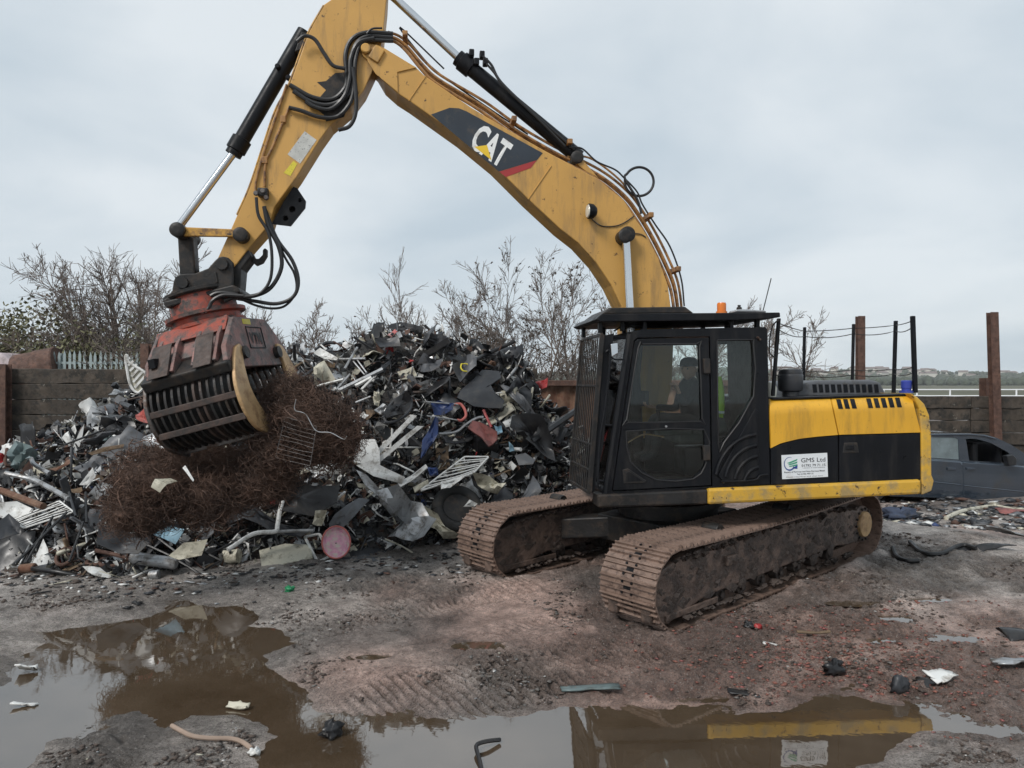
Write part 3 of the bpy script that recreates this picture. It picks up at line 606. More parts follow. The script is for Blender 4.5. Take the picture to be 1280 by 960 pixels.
# ================================================================ excavator
U = Plane((3.16, 8.3, 0), R(7)); UL, UF = U.L, U.F
def up_poly(pts, v): return [U(a, b_, v) for a, b_ in pts]
EX = thing('excavator', (2.9, 9.2, 0.08), 'yellow and black tracked excavator standing on the mud with its boom raised', 'excavator')
def pr(name, pts, v0, v1, mat, parent=EX, bevel=.012, holes=(), label=None, seg=2):
    q = MB().prism(up_poly(pts, v0), UL*(v1-v0), [up_poly(h, v0) for h in holes])
    o = q.build(name, M[mat] if isinstance(mat, str) else mat, parent, bevel=0 if holes else bevel, seg=seg)
    if label: o['label'] = label
    return o
def pin(name, px, py, r_px, v0, v1, mat, parent=EX, n=20, prof=None):
    c0 = U(px, py, v0); r_ = r_px*c0[1]/FPX; h = v0-v1
    return MB().lathe(c0, -UL, prof(r_, h) if prof else [(r_*.35, -.012), (r_*.8, -.012), (r_, 0), (r_, h)], n).build(name, M[mat], parent, smooth=True)
def hose(name, pts, v, r_, mat='rubber', parent=EX, n=8, sp=6, dv=None):
    P = [U(a, b_, v if dv is None else v+dv*i/(len(pts)-1)) for i, (a, b_) in enumerate(pts)]
    return MB().tube(spline(P, sp), r_, n).build(name, M[mat], parent, smooth=True)

# ---------------- tracks
def Tp(d, n, z): return TA+TD*d+TN*n+TU*z
def shoe_mesh():
    q = MB(); p, w = .171, SHOE_W/2; th = .014
    prof = [(-p/2, 0), (p/2+.012, 0), (p/2+.012, th*.6), (p/2-.004, th), (.044, th), (.036, .038), (.026, .038), (.018, th), (-.018, th), (-.024, .038), (-.034, .038), (-.042, th), (-.068, th), (-.074, .038), (-.084, .038), (-p/2, th)]
    q.prism([(x, -w, z) for x, z in prof], (0, 2*w, 0))
    for s in (-1, 1): q.box((0, s*.09, -.045), (p*.52, 0, 0), (0, .022, 0), (0, 0, .045))
    o = q.build('track_shoe', M['shoe'], None, bevel=.004, seg=1); me = o.data; bpy.data.objects.remove(o)
    hq = MB()
    for x in (-.052, .052):
        for y in (-.06, .06): hq.lathe((x, y, .012), (0, 0, 1), [(.014, 0), (.014, .014)], 6)
    hq.box((.0, 0, .013), (.022, 0, 0), (0, .045, 0), (0, 0, .003))
    o = hq.build('bolts', M['black'], None); bm = o.data; bpy.data.objects.remove(o); return me, bm
shoe_me, bolt_me = shoe_mesh()
def track(n0, label):
    base = MB()
    side = [(-.28, .14), (-.02, .08), (.35, .17), (.62, .22), (3.3, .24), (3.6, .20), (3.99, .22), (4.1, .36), (4.04, .56), (3.55, .66), (3.1, .74), (1.7, .76), (.7, .73), (.2, .70), (-.12, .62), (-.28, .46)]
    for a, b_ in ((.075, .20), (.50, .625)): base.prism([Tp(d, n0+a, z) for d, z in side], TN*(b_-a))
    base.box(Tp(1.85, n0+.35, .48), TD*1.5, TN*.2, TU*.14)
    tr = base.build('track', M['mud_steel'], EX, bevel=.02); tr['label'] = label
    r_ = TRACK_R-.045; per = 2*TRACK_L+2*math.pi*r_; ns = int(round(per/.1725)); step = per/ns; c0 = .1; o3 = ORG[EX.name]
    for i in range(ns):
        s = (i+.35)*step
        def pos(s):
            s %= per
            if s < TRACK_L: return (c0+s, .03, 1, 0)
            s -= TRACK_L
            if s < math.pi*r_: a = s/r_; return (c0+TRACK_L+r_*math.sin(a), .03+r_-r_*math.cos(a), math.cos(a), math.sin(a))
            s -= math.pi*r_
            if s < TRACK_L: sag = -.035*math.sin(math.pi*s/TRACK_L)*1; return (c0+TRACK_L-s, .03+2*r_+sag, -1, 0)
            s -= TRACK_L; a = s/r_; return (c0-r_*math.sin(a), .03+r_+r_*math.cos(a), -math.cos(a), -math.sin(a))
        d, z, td, tz = pos(s); x_ = nrm(TD*td+TU*tz); z_ = np.cross(x_, -TN); z_ = z_ if np.dot(z_, TD*(d-c0-TRACK_L/2)*0+TU*(z-.03-r_)+(TD*(d-c0-TRACK_L) if d > c0+TRACK_L else TD*min(0, d-c0))) > 0 else -z_
        y_ = np.cross(z_, x_); p = Tp(d, n0+SHOE_W/2, z)-o3
        mt = Matrix(((x_[0], y_[0], z_[0], p[0]), (x_[1], y_[1], z_[1], p[1]), (x_[2], y_[2], z_[2], p[2]), (0, 0, 0, 1)))
        o = bpy.data.objects.new('track_shoe', shoe_me); COL.objects.link(o); o.parent = tr; o.matrix_local = mt
        if d < 2.2: o2 = bpy.data.objects.new('shoe_bolts', bolt_me); COL.objects.link(o2); o2.parent = tr; o2.matrix_local = mt
    def wheel(nm, d, z, r_, a, b_, mat, parent=tr): return MB().lathe(Tp(d, n0+a, z), TN, [(.04, -.03), (r_*.35, -.03), (r_*.4, 0), (r_*.92, 0), (r_, .02), (r_, b_-a)], 28).build(nm, M[mat], parent, smooth=True)
    wheel('idler', c0-.02, .03+r_, .33, .2, .5, 'dark_steel'); wheel('sprocket', c0+TRACK_L, .03+r_, .34, .24, .46, 'mud_steel')
    hub = wheel('final_drive', c0+TRACK_L, .03+r_, .235, .07, .24, 'mud_steel')
    MB().lathe(Tp(c0+TRACK_L, n0+.035, .03+r_), TN, [(.02, -.005), (.155, -.005), (.165, .01), (.165, .04)], 24).build('hub_cover', M['tan_steel'], tr, smooth=True)
    for k in range(14):
        a = k*2*math.pi/14; MB().lathe(Tp(c0+TRACK_L+.2*math.cos(a), n0+.068, .03+r_+.2*math.sin(a)), -TN, [(.016, 0), (.016, .02)], 6).build('hub_bolt', M['dark_steel'], tr)
    for k in range(8): wheel('roller', .55+k*.38, .15, .085, .14, .56, 'mud_thick')
    for k in (1.1, 2.5): wheel('carrier_roller', k, .78, .07, .25, .45, 'dark_steel')
    g = np.random.default_rng(int(n0*10)+3); q = MB()   # mud lying on the frame and the lower run
    for k in range(190):
        low = k % 2; d = g.uniform(.1, 3.6); c = Tp(d, n0+g.uniform(.03, .09)+(0 if low else .02), .075+g.uniform(0, .03) if low else .73-.05*abs(d-1.8)/1.8+g.uniform(-.03, .01)); s_ = g.uniform(.025, .07)
        q.add(c+octv*g.uniform(.5, 1.15, (10, 1))*s_*np.array([1, 1, .6]), ft.tolist())
    for k in range(170):
        d = g.uniform(-.2, 3.8); z_ = g.uniform(.2, .68); c = Tp(d, n0+.075, z_); s_ = g.uniform(.02, .075)*(1.3-z_)
        v_ = octv*g.uniform(.5, 1.15, (10, 1))*s_; q.add(c+v_[:, :1]*TD*1.5+v_[:, 1:2]*TN*.25+v_[:, 2:]*TU, ft.tolist())
    tag(q.build('caked_mud', M['mud_thick'], tr, smooth=True), kind='stuff')
    MB().box(Tp(1.0, n0+.06, .52), TD*.09, TN*.03, TU*.05).build('step', M['mud_steel'], tr, bevel=.01)
    MB().box(Tp(.35, n0+.07, .15), TD*.42, TN*.012, TU*.03+TD*.0).build('guard_bar', M['mud_steel'], tr, bevel=.006)
    return tr
track(0, 'muddy steel crawler track below the cab side'); track(GAUGE, 'muddy steel crawler track beside the scrap heap')
mid = Tp(1.85, GAUGE/2+SHOE_W/2, .55)
q = MB()
for sd_, sn in ((1, 1), (1, -1), (-1, 1), (-1, -1)):
    q.prism([mid+TD*sd_*.25+TN*sn*.2-TU*.12, mid+TD*sd_*.62+TN*sn*.2-TU*.12, mid+TD*sd_*1.0+TN*sn*1.0-TU*.22, mid+TD*sd_*.55+TN*sn*1.0-TU*.22], TU*.26)
q.box(mid-TU*.02, TD*.7, TN*.55, TU*.16); q.build('car_body', M['dark_steel'], EX, bevel=.02)
MB().lathe(mid+TU*.12, TU, [(.62, 0), (.62, .12), (.68, .13), (.68, .2), (.55, .2)], 36).build('slewing_ring', M['dark_steel'], EX, smooth=True)

# ---------------- upper frame, sill, hood, counterweight
fr = pr('revolving_frame', [(770, 622), (1150, 604), (1150, 615), (1010, 622), (770, 636)], -.2, -2.45, 'black')
pr('front_sill', [(747, 618.5), (885, 611.8), (885, 630.5), (748, 635)], .035, -.22, 'dark_steel', bevel=.02, label='black front end of the side sill under the cab door')
pr('side_sill', [(885.3, 611), (1152, 599.5), (1152, 618), (885.3, 631)], .05, -.22, 'yellow_sill', bevel=.028, label='scuffed yellow side sill')
pr('counterweight', [(1138, 491), (1147, 496), (1156, 505), (1162, 519), (1164.6, 541), (1165, 594), (1168, 601), (1165, 614), (1153, 619), (1152.3, 541), (1149.5, 511), (1143, 498)], .03, -2.55, 'yellow_sill', bevel=.035, seg=3, label='bright yellow counterweight corner with chips')
pr('hood_core', [(964, 503), (1040, 500), (1142, 497), (1150, 540), (1151, 600), (964, 606)], -.10, -2.5, 'black')
def hood_panel(name, top, bot, mat, roll=.16, rows=12, vo=.0):
    xs = np.linspace(0, 1, 14); q = MB(); vs = []
    for s in xs:
        a = np.array([np.interp(s, np.linspace(0, 1, len(top)), [p[i] for p in top]) for i in (0, 1)]); b_ = np.array([np.interp(s, np.linspace(0, 1, len(bot)), [p[i] for p in bot]) for i in (0, 1)])
        for r_ in range(rows):
            f = r_/(rows-1); p = a*(1-f)+b_*f; h = (p[1]-a[1])/105; v = -roll*max(0, 1-h/.16)**2.2 if h < .16 else 0; vs.append(U(p[0], p[1], v+vo))
    n = len(vs); vs2 = [p-UL*.03 for p in vs]; m = len(xs)
    fs = [[i*rows+j, i*rows+j+1, (i+1)*rows+j+1, (i+1)*rows+j] for i in range(m-1) for j in range(rows-1)]
    ring = [i*rows for i in range(m)]+[(m-1)*rows+j for j in range(1, rows)]+[i*rows+rows-1 for i in range(m-2, -1, -1)]+[j for j in range(rows-2, 0, -1)]
    fs += [[a_+n for a_ in reversed(f)] for f in fs]+[[ring[i], ring[i]+n, ring[(i+1) % len(ring)]+n, ring[(i+1) % len(ring)]] for i in range(len(ring))]
    return q.add(vs+vs2, fs).build(name, M[mat], EX, smooth=True)
hood_panel('hood_panel', [(962, 498.5), (1037.2, 495.8)], [(964, 560), (976, 554), (999, 548.4), (1021, 545.8), (1047.5, 543.6)], 'yellow_hood', vo=.012)
hp = hood_panel('hood_panel', [(1039, 495.7), (1138.6, 491.8)], [(1049, 543.4), (1151, 540.5)], 'yellow_hood', vo=.012)
for k in range(8):
    x = 1045+k*8.6 if k < 3 else 1082.5+(k-3)*9.0; y = 498.4-(x-1045)*.028; sl = 3.2
    q = MB(); vs = []
    for r_ in range(7):
        f = r_/6; yy = y+.6+12*f; h = (yy-(495.7-(x-1039)*.039))/105; v = .012-(.16*max(0, 1-h/.16)**2.2 if h < .16 else 0)+.004; vs += [U(x+sl*f, yy, v), U(x+sl*f+5.8, yy, v)]
    q.add(vs, [[2*i, 2*i+1, 2*i+3, 2*i+2] for i in range(6)]).build('vent_slot', M['black'], hp)
pr('side_door', [(964, 561), (976, 555), (999, 549.4), (1021, 546.8), (1047.6, 544.6), (1048, 603.5), (964, 606.5)], .006, -.04, 'black', bevel=.008)
dr = pr('side_door', [(1049.2, 544.4), (1151, 541.5), (1151.5, 599.5), (1049.2, 603.5)], .006, -.04, 'black', bevel=.008)
pr('latch', [(1055, 553), (1072, 552.5), (1074.5, 566.5), (1053, 567)], .010, -.02, 'dark_steel', dr); pr('latch', [(1058, 557), (1068, 556.5), (1068, 562), (1058, 562.5)], .022, 0, 'black', dr, bevel=.006)
# company sign
sg = pr('sign_board', [(977, 569), (1034, 566), (1035, 596), (978, 599)], .013, .006, 'signwhite', bevel=0)
so, sx, sy = U(977.6, 598.6, .0135), U(1034.8, 596, .0135)-U(977.6, 598.6, .0135), U(977, 569, .0135)-U(977.6, 598.6, .0135)
def sign_text(txt, x, y, w, h, mat='ink', off=.0): text_part('lettering', txt, M[mat], sg, so+sx*x+sy*y, sx*w, sy*h, off)
sign_text('GMS Ltd', .42, .66, .53, .19, off=0); sign_text('01792 79 71 15', .43, .47, .52, .11, off=0)
sign_text('a division of metal recycling', .45, .405, .48, .035); sign_text('Buyers of Ferrous and Non Ferrous Metal', .05, .245, .88, .065, off=.01); sign_text('Tel: 01792 797115', .32, .14, .36, .06, off=.01); sign_text('Metal recycling and skip hire', .09, .045, .8, .04)
q = MB(); th = np.linspace(R(70), R(330), 26); P2 = []
for rad in (0.98, 1.0): pass
ring = [(math.cos(a), math.sin(a)) for a in th]; wd = np.interp(th, [th[0], th[-1]], [.04, .24])
outer = [so+sx*(.17+.125*c_)+sy*(.62+.29*s_)+UL*.002 for c_, s_ in ring]; inner = [so+sx*(.17+.125*c_*(1-w_))+sy*(.62+.29*s_*(1-w_))+UL*.002 for (c_, s_), w_ in zip(ring, wd)]
q.add(outer+inner, [[i, i+1, i+27, i+26] for i in range(25)]); e = so+sx*.17+sy*.62+UL*.002
q.add([e+sx*.06+sy*-.2, e+sx*.17+sy*-.05, e+sx*.165+sy*-.22], [[0, 1, 2]]); q.build('emblem_ring', M['inkblue'], sg)
q = MB()
for k in range(3): q.add([e+sx*(-.06+.02*k)+sy*(-.02+.0*k-.07*k+.06), e+sx*.17+sy*(.2-.11*k), e+sx*.16+sy*(.13-.11*k), e+sx*(.0)+sy*(-.03-.07*k+.04)], [[0, 1, 2, 3]])
q.build('emblem_stripes', M['inkgreen'], sg)
# engine cover on top
ec = pr('engine_cover', [(995, 497), (998, 491), (1007, 478.5), (1021, 475.5), (1089, 474.6), (1101, 478), (1107, 490), (1108, 496)], -.55, -1.9, 'gplastic', bevel=.03, seg=3)
for k in range(11): x = 1015.5+k*7.7; pr('grille_slot', [(x, 480.5), (x+5, 480.4), (x+6.2, 490.5), (x+1.2, 490.8)], -.546, -.56, 'black', ec, bevel=0)
pr('deck_plate', [(966, 497), (1143, 492), (1143, 495), (966, 500)], -.08, -2.4, 'black')
c = U(988, 493, -.5); MB().lathe(c, (0, 0, 1), [(.09, -.05), (.09, .03), (.125, .04), (.135, .06), (.14, .2), (.135, .23), (.13, .235), (.133, .25), (.12, .285), (.03, .295)], 28).build('air_cleaner', M['dplastic'], EX, smooth=True)
c = U(1133, 491, -.25); MB().lathe(c, (0, 0, 1), [(.075, 0), (.075, .02), (.05, .025), (.05, .045), (.055, .05), (.058, .13), (.05, .14), (.01, .142)], 18).build('filler_cap', M['bluecap'], EX, smooth=True)
c = U(963, 497, -.35); MB().lathe(c, (0, 0, 1), [(.06, -.03), (.075, .1), (.05, .17), (.01, .18)], 16).build('lamp_unit', M['lens'], EX, smooth=True)
# handrail posts with wire ropes
posts = [((973.5, 398), (966, 495), -.15, .036), ((1005.8, 409), (1004, 492), -2.25, .036), ((1067, 405), (1065, 492), -2.25, .036), ((1119.7, 401), (1117, 492), -2.25, .044), ((1140.8, 395), (1144, 491), -.2, .044)]
for a, b_, v, w in posts:
    A_, B_ = U(*a, v), U(*b_, v); q = MB(); q.prism([B_+UF*w*.5+UL*w*.5, B_-UF*w*.5+UL*w*.5, B_-UF*w*.5-UL*w*.5, B_+UF*w*.5-UL*w*.5], A_-B_); q.build('handrail_post', M['black'], EX, bevel=.006)
for f, sg_ in ((.06, .01), (.14, .035), (.66, .02), (.73, .03)):
    P = [U(*a, v)*(1-f)+U(*b_, v)*f for a, b_, v, w in posts]; path = []
    for p0, p1 in zip(P[:-1], P[1:]):
        for t_ in np.linspace(0, 1, 7)[:-1]: path.append(p0*(1-t_)+p1*t_-V(0, 0, sg_*4*t_*(1-t_)))
    MB().tube(path+[P[-1]], .006, 5).build('wire_rope', M['dark_steel'], EX)
hose('chain', Zm(920, 370, 3.556)([(190, 105), (165, 130), (152, 180), (150, 250), (175, 275)]), -.12, .008, 'dark_steel')

# ---------------- cab
z4 = Zm(680, 370, 3.428)
CABW = 1.02
door_o = z4([(290, 838), (330, 560), (385, 190), (400, 178), (712, 172), (722, 815)])
cab_o = z4([(262, 852), (300, 600), (362, 185), (378, 152), (420, 143), (900, 134), (948, 133), (957, 145), (968, 806)])
rearwin = z4([(742, 190), (885, 188), (896, 210), (897, 430), (772, 625), (750, 628)])
cab = pr('cab', cab_o, 0, -.055, 'black', holes=[door_o, rearwin])
q = MB().prism(up_poly(z4([(360, 190), (420, 150), (948, 140), (966, 806), (262, 852)]), -CABW), UL*.05, [up_poly(z4([(420, 215), (900, 205), (905, 600), (380, 610)]), -CABW)])
q.build('far_side', M['black'], cab)
roof_z = z4([(362, 172), (380, 150), (420, 143), (948, 133), (958, 150), (955, 172)])
pr('roof', roof_z, -.03, -CABW+.03, 'black', cab, bevel=.03)
pr('rear_wall', z4([(925, 160), (952, 160), (966, 806), (940, 806)]), -.056, -CABW+.06, 'black', cab, holes=())
pr('floor', z4([(300, 800), (940, 780), (940, 806), (275, 850)]), -.056, -CABW+.06, 'black', cab)
q = MB(); a, b_ = U(*z4([(372, 165)])[0], 0), U(*z4([(268, 850)])[0], 0)
for v in (-.03, -CABW+.03): q.tube([b_+UL*v, a+UL*v], .04, 8)
q.tube([a-UL*.03, a-UL*(CABW-.03)], .035, 8); q.tube([b_-UL*.03+V(0, 0, .03), b_-UL*(CABW-.03)+V(0, 0, .03)], .04, 8); q.build('front_frame', M['black'], cab, smooth=True)
q = MB().prism([a-UL*.05, b_-UL*.05, b_-UL*(CABW-.05), a-UL*(CABW-.05)], UF*.008); q.build('windscreen', M['glass'], cab)
dw1 = z4([(420, 207), (655, 205), (664, 215), (676, 525), (668, 537), (362, 541), (356, 530), (404, 222)])
dw2 = z4([(352, 580), (685, 572), (693, 690), (688, 730), (640, 782), (482, 786), (372, 710)])
door_in = z4([(296, 832), (335, 560), (390, 196), (403, 184), (706, 178), (716, 810)])
dr = pr('door', door_in, .018, -.03, 'black', cab, holes=[dw1, dw2])
pr('window_glass', dw1, .002, -.004, 'glass', dr, bevel=0); pr('window_glass', dw2, .002, -.004, 'glass', dr, bevel=0); pr('window_glass', rearwin, -.02, -.026, 'glass', cab, bevel=0)
hose('window_seal', z4([(420, 207), (655, 205), (666, 218), (677, 525), (666, 538), (362, 542), (355, 528), (404, 222), (420, 207)]), .02, .009, 'rubber', dr, 6, 2)
hose('window_seal', z4([(352, 580), (685, 572), (694, 690), (688, 732), (640, 784), (482, 788), (370, 710), (352, 580)]), .02, .008, 'rubber', dr, 6, 2)
hose('window_seal', z4([(742, 190), (885, 188), (897, 210), (898, 430), (772, 627), (748, 630), (742, 190)]), .004, .009, 'rubber', cab, 6, 2)
for y in (300, 672): pr('hinge', z4([(683, y-32), (713, y-33), (715, y+33), (686, y+34)]), .045, .0, 'dark_steel', dr, bevel=.01)
pr('handle', z4([(336, 745), (360, 738), (440, 792), (432, 803), (342, 805)]), .024, .0, 'dark_steel', dr, bevel=.008)
pr('handle', z4([(352, 757), (364, 752), (425, 792), (352, 796)]), .028, .02, 'black', dr, bevel=.006)
pr('waist_rail', z4([(345, 545), (690, 540), (690, 566), (340, 574)]), .024, -.03, 'black', dr, bevel=.006)
MB().lathe(U(832.5, 533, .025), UL, [(.012, 0), (.012, .01), (.002, .012)], 10).build('lock', M['alu'], dr)
# slatted lower rear panel with curved ribs
rp_ = pr('rear_panel', z4([(905, 480), (921, 495), (922, 780), (770, 800), (745, 770)]), .014, -.01, 'black', cab, bevel=.01)
for k in range(4):
    c0_ = (925, 810); rr = 75+k*46; pts = [(c0_[0]-rr*math.cos(a_)*(.9), c0_[1]-rr*math.sin(a_)*1.02) for a_ in np.linspace(R(12), R(84), 8)]
    pts = [p for p in pts if p[0] < 915 and p[1] > 500+ (905-p[0])*1.7*.9 or True]
    hose('rib', z4(pts), .014, .022, 'black', rp_, 8, 3)
hose('grab_handle', z4([(765, 792), (775, 795), (900, 790), (925, 770), (960, 765)]), .03, .012, 'black', cab, 6, 3)
for x, y in ((770, 797), (917, 178), (925, 186)): pin('bolt', *z4([(x, y)])[0], 1.6, .02, -.01, 'bare_steel', cab, 8)
# roof guard, beacon, aerial
rg = pr('roof_guard', z4([(238, 84), (250, 76), (1012, 70), (1014, 90), (960, 98), (800, 104), (240, 110), (222, 100)]), .06, -1.12, 'black', cab, bevel=.01)
pr('guard_plate', z4([(248, 77), (285, 50), (605, 45), (642, 73)]), -.12, -1.0, 'dark_steel', rg, bevel=.012)
q = MB()
for x, y0, y1 in ((240, 108, 158), (335, 105, 150), (430, 105, 146), (800, 100, 140), (912, 95, 136)): 
    for v in (-.1, -.92): MB().box((U(*z4([(x, y0)])[0], -.1)+U(*z4([(x, y1)])[0], -.1))/2+UL*(v+.1), UF*.02, UL*.03, V(0, 0, (y1-y0)/3.428/2*8.2/960)).build('guard_bracket', M['black'], rg, bevel=.005)
hose('guard_wire', z4([(300, 150), (345, 128), (420, 132), (405, 155)]), -.2, .01, 'rubber', rg, 6)
c = U(902, 391.5, -.5); bc = MB().lathe(c, (0, 0, 1), [(.062, -.01), (.062, .02), (.05, .022), (.052, .10), (.045, .118), (.01, .122)], 20).build('beacon', M['amber'], cab, smooth=True)
pr('aerial_box', z4([(820, 68), (825, 58), (860, 56), (950, 62), (955, 70)]), -.4, -.6, 'alu', cab); hose('aerial', [(954, 388), (958, 372), (964, 348)], -.5, .006, 'black', cab, 5); MB().lathe(U(924, 388, -.5), (0, 0, 1), [(.03, 0), (.03, .03), (.015, .045), (.02, .06)], 10).build('aerial_mount', M['dark_steel'], cab)
# front mesh guard: upright bars in a frame ahead of the windscreen
gt, gb = U(752.5, 418, -.03), U(736.5, 616, -.03); gw = UL*-.98
fg = MB()
for p, q_ in ((gt, gb), (gt+gw, gb+gw)): fg.prism([p+UF*.02, p-UF*.03, p-UF*.03-UL*.035, p+UF*.02-UL*.035], q_-p)
for f in (0, .325, .70, .86, 1.0):
    c0_ = gt*(1-f)+gb*f; fg.box(c0_+gw/2, gw/2, UF*.012, V(0, 0, .016 if f in (0, 1.0) else .011))
fgo = fg.build('front_guard', M['dark_steel'], cab, bevel=.004)
for k in range(1, 11):
    o_ = gw*k/11; MB().tube([gt+o_, gb+o_], .009, 6).build('guard_bar', M['dark_steel'], fgo)
pr('guard_side', z4([(252, 170), (300, 160), (255, 640), (215, 838), (190, 850)]), -.05, -.075, 'black', fgo, bevel=.004)
for y in (180, 560, 800): q = MB().tube([gt*(1-(y-170)/690)+gb*((y-170)/690)-UL*.06, U(*z4([(372-(y-165)*.145, y)])[0], -.06)], .018, 6).build('guard_strut', M['black'], fgo)
hose('grab_rail', z4([(265, 240), (280, 235), (282, 300), (262, 480), (240, 620), (232, 800), (245, 812)]), .05, .012, 'black', cab, 6)
mr = pr('mirror', z4([(286, 205), (316, 200), (318, 245), (290, 262)]), .05, .02, 'chrome', cab, bevel=.008); hose('mirror_arm', z4([(270, 240), (300, 270), (340, 272)]), .035, .009, 'black', cab, 6)
hose('wiper', z4([(340, 640), (420, 595), (480, 598), (515, 605)]), -.12, .008, 'tan_steel', cab, 5)
# inside: seat, consoles, levers
ct = U(868, 520, -.55)
st_ = MB().box(U(862, 545, -.55), UF*.24, UL*.25, V(0, 0, .07)); st = st_.build('seat', M['seat'], cab, bevel=.05, seg=3)
q = MB().prism(up_poly(z4([(690, 390), (740, 380), (800, 590), (740, 600)]), -.32), UL*-.46); q.build('backrest', M['seat'], st, bevel=.05, seg=3)
q = MB().prism(up_poly(z4([(672, 310), (715, 305), (735, 375), (690, 385)]), -.43), UL*-.24); q.build('headrest', M['seat'], st, bevel=.04, seg=3)
MB().box(U(868, 575, -.55), UF*.18, UL*.2, V(0, 0, .16)).build('pedestal', M['black'], st, bevel=.02)
for v in (-.2, -.88):
    MB().box(U(842, 538, v), UF*.2, UL*.06, V(0, 0, .05)).build('console', M['seat'], cab, bevel=.02)
    MB().tube([U(826, 533, v), U(822, 512, v)], [.015, .022], 8).build('lever', M['black'], cab, smooth=True)
MB().box(U(805, 498, -.85), UF*.03, UL*.1, V(0, 0, .09)).build('monitor', M['black'], cab, bevel=.01)

# ---------------- boom
BV0, BV1 = -1.06, -1.50
z3 = Zm(480, 0, 3.2); z3b = Zm(380, 0, 7.111); z9 = Zm(700, 180, 4.365)
btop = z3b([(505, 440), (520, 405), (550, 385), (600, 388), (640, 395)])+[(481, 60), (520, 84)]+z3([(160, 300), (350, 430), (520, 532), (640, 600), (850, 712), (960, 800)])+z9([(400, 390), (470, 490), (540, 630), (590, 770), (605, 885)])+[(842, 430), (840, 480), (828, 530), (812, 556), (796, 560), (783, 548)]
bbot = [(779, 500), (785, 450), (783, 410)]+z9([(335, 885), (280, 770), (200, 650), (100, 540), (0, 462)])+z3([(570, 790), (440, 660), (300, 545), (100, 402), (50, 370), (0, 325)])+z3b([(640, 600), (560, 530), (520, 490)])
boom = pr('boom', btop+bbot, BV0, BV1, 'yellow', bevel=.012)
for b_px in ([(532, 95), (511, 126)], [(689, 207), (660, 249)]): hose('weld_seam', b_px, BV0+.004, .008, 'yellow', boom, 5)
pr('tip_plate', z3b([(560, 470), (600, 440), (640, 395), (720, 430), (1000, 600), (830, 640), (835, 820), (640, 660), (565, 545)]), BV0+.016, BV0, 'yellow', boom, bevel=.004)
pin('tip_boss', 457.3, 60, 6.2, BV0+.05, BV0-.5, 'yellow', boom)
pr('tip_block', z3b([(570, 500), (635, 395), (720, 445), (655, 555)]), BV0+.05, BV0, 'yellow', boom, bevel=.01)
pr('decal', z3([(188, 458), (262, 431), (300, 433), (330, 445), (635, 612), (612, 640), (460, 686)]), BV0+.003, BV0, 'decal', boom, bevel=0)
pr('decal_stripe', z3([(461, 687), (611, 641), (588, 671), (487, 708)]), BV0+.0035, BV0, 'decalred', boom, bevel=0)
o_ = U(*z3([(340, 580)])[0], BV0+.004); text_part('lettering', 'CAT', M['decalwhite'], boom, o_, U(*z3([(468, 670)])[0], BV0+.004)-o_, U(*z3([(391, 488)])[0], BV0+.004)-o_, off=.035)
pr('emblem_triangle', z3([(362, 587), (412, 580), (430, 641)]), BV0+.008, BV0+.006, 'decalyellow', boom, bevel=0)
pin('lift_pin', 782, 294.5, 9, BV0+.16, BV1-.14, 'dark_steel', boom)
# pipes along the boom
for k, (dx, dy, v, r_) in enumerate(((0, 0, -1.12, .020), (5, -4.5, -1.2, .017), (9, -9, -1.30, .017), (4, -2, -1.40, .017))):
    p = [(488, 46), (500, 51), (512, 62), (530, 84), (548, 101), (600, 133), (642, 163), (690, 191), (745, 219), (778, 245), (796, 268), (813, 296), (829, 328), (841, 358), (846, 392), (846, 420)]
    hose('hydraulic_pipe', [(a-3+dx*min(1, i/5), b_+3+dy) for i, (a, b_) in enumerate(p)], v, r_, 'pipe', boom)
hose('hydraulic_hose', z3([(240, 275), (262, 312), (330, 360)])[:1]+[(500, 34), (525, 68), (548, 91), (600, 128), (660, 168)], -1.35, .010, 'rubber', boom)
hose('hydraulic_hose', z9([(50, 20), (120, 25), (200, 95), (300, 140), (350, 185), (420, 260), (450, 330), (520, 440), (600, 560), (660, 730), (678, 885)]), -1.15, .011, 'rubber', boom)
hose('hydraulic_hose', z9([(40, 70), (140, 70), (220, 110), (330, 200), (380, 270)]), -1.25, .013, 'pipe', boom)
hose('hydraulic_hose', [(799+18*math.cos(a_), 227+18*math.sin(a_)) for a_ in np.linspace(R(190), R(-170), 16)]+z9([(420, 300), (445, 380)]), -1.2, .016, 'rubber', boom, 8, 4, dv=.06)
for x, y in z9([(478, 400), (625, 690)])+z3([(85, 155), (515, 490), (735, 580)]): MB().box(U(x, y, -1.25), UF*.03, UL*.16, V(0, 0, .03)).build('pipe_clamp', M['pipe'], boom, bevel=.008)
q = MB().lathe(U(736, 264, BV0+.12), nrm(UF*.98+UL*.08), [(.05, -.09), (.085, -.05), (.09, .0), (.085, .01)], 20); lp = q.build('work_lamp', M['black'], boom, smooth=True)
MB().lathe(U(736, 264, BV0+.12)+nrm(UF*.98+UL*.08)*.008, nrm(UF*.98+UL*.08), [(.078, 0), (.07, .012), (.01, .02)], 20).build('lens', M['lens'], lp, smooth=True)
MB().tube([U(736, 268, BV0), U(736, 266, BV0+.1)], .015, 6).build('bracket', M['black'], lp)
hose('lamp_cable', z9([(165, 400), (185, 420), (230, 448), (300, 448), (350, 430), (405, 392)]), BV0+.012, .007, 'rubber', boom, 5); hose('lamp_cable', z9([(385, 488), (440, 492), (470, 510)]), BV0+.012, .006, 'rubber', boom, 5)
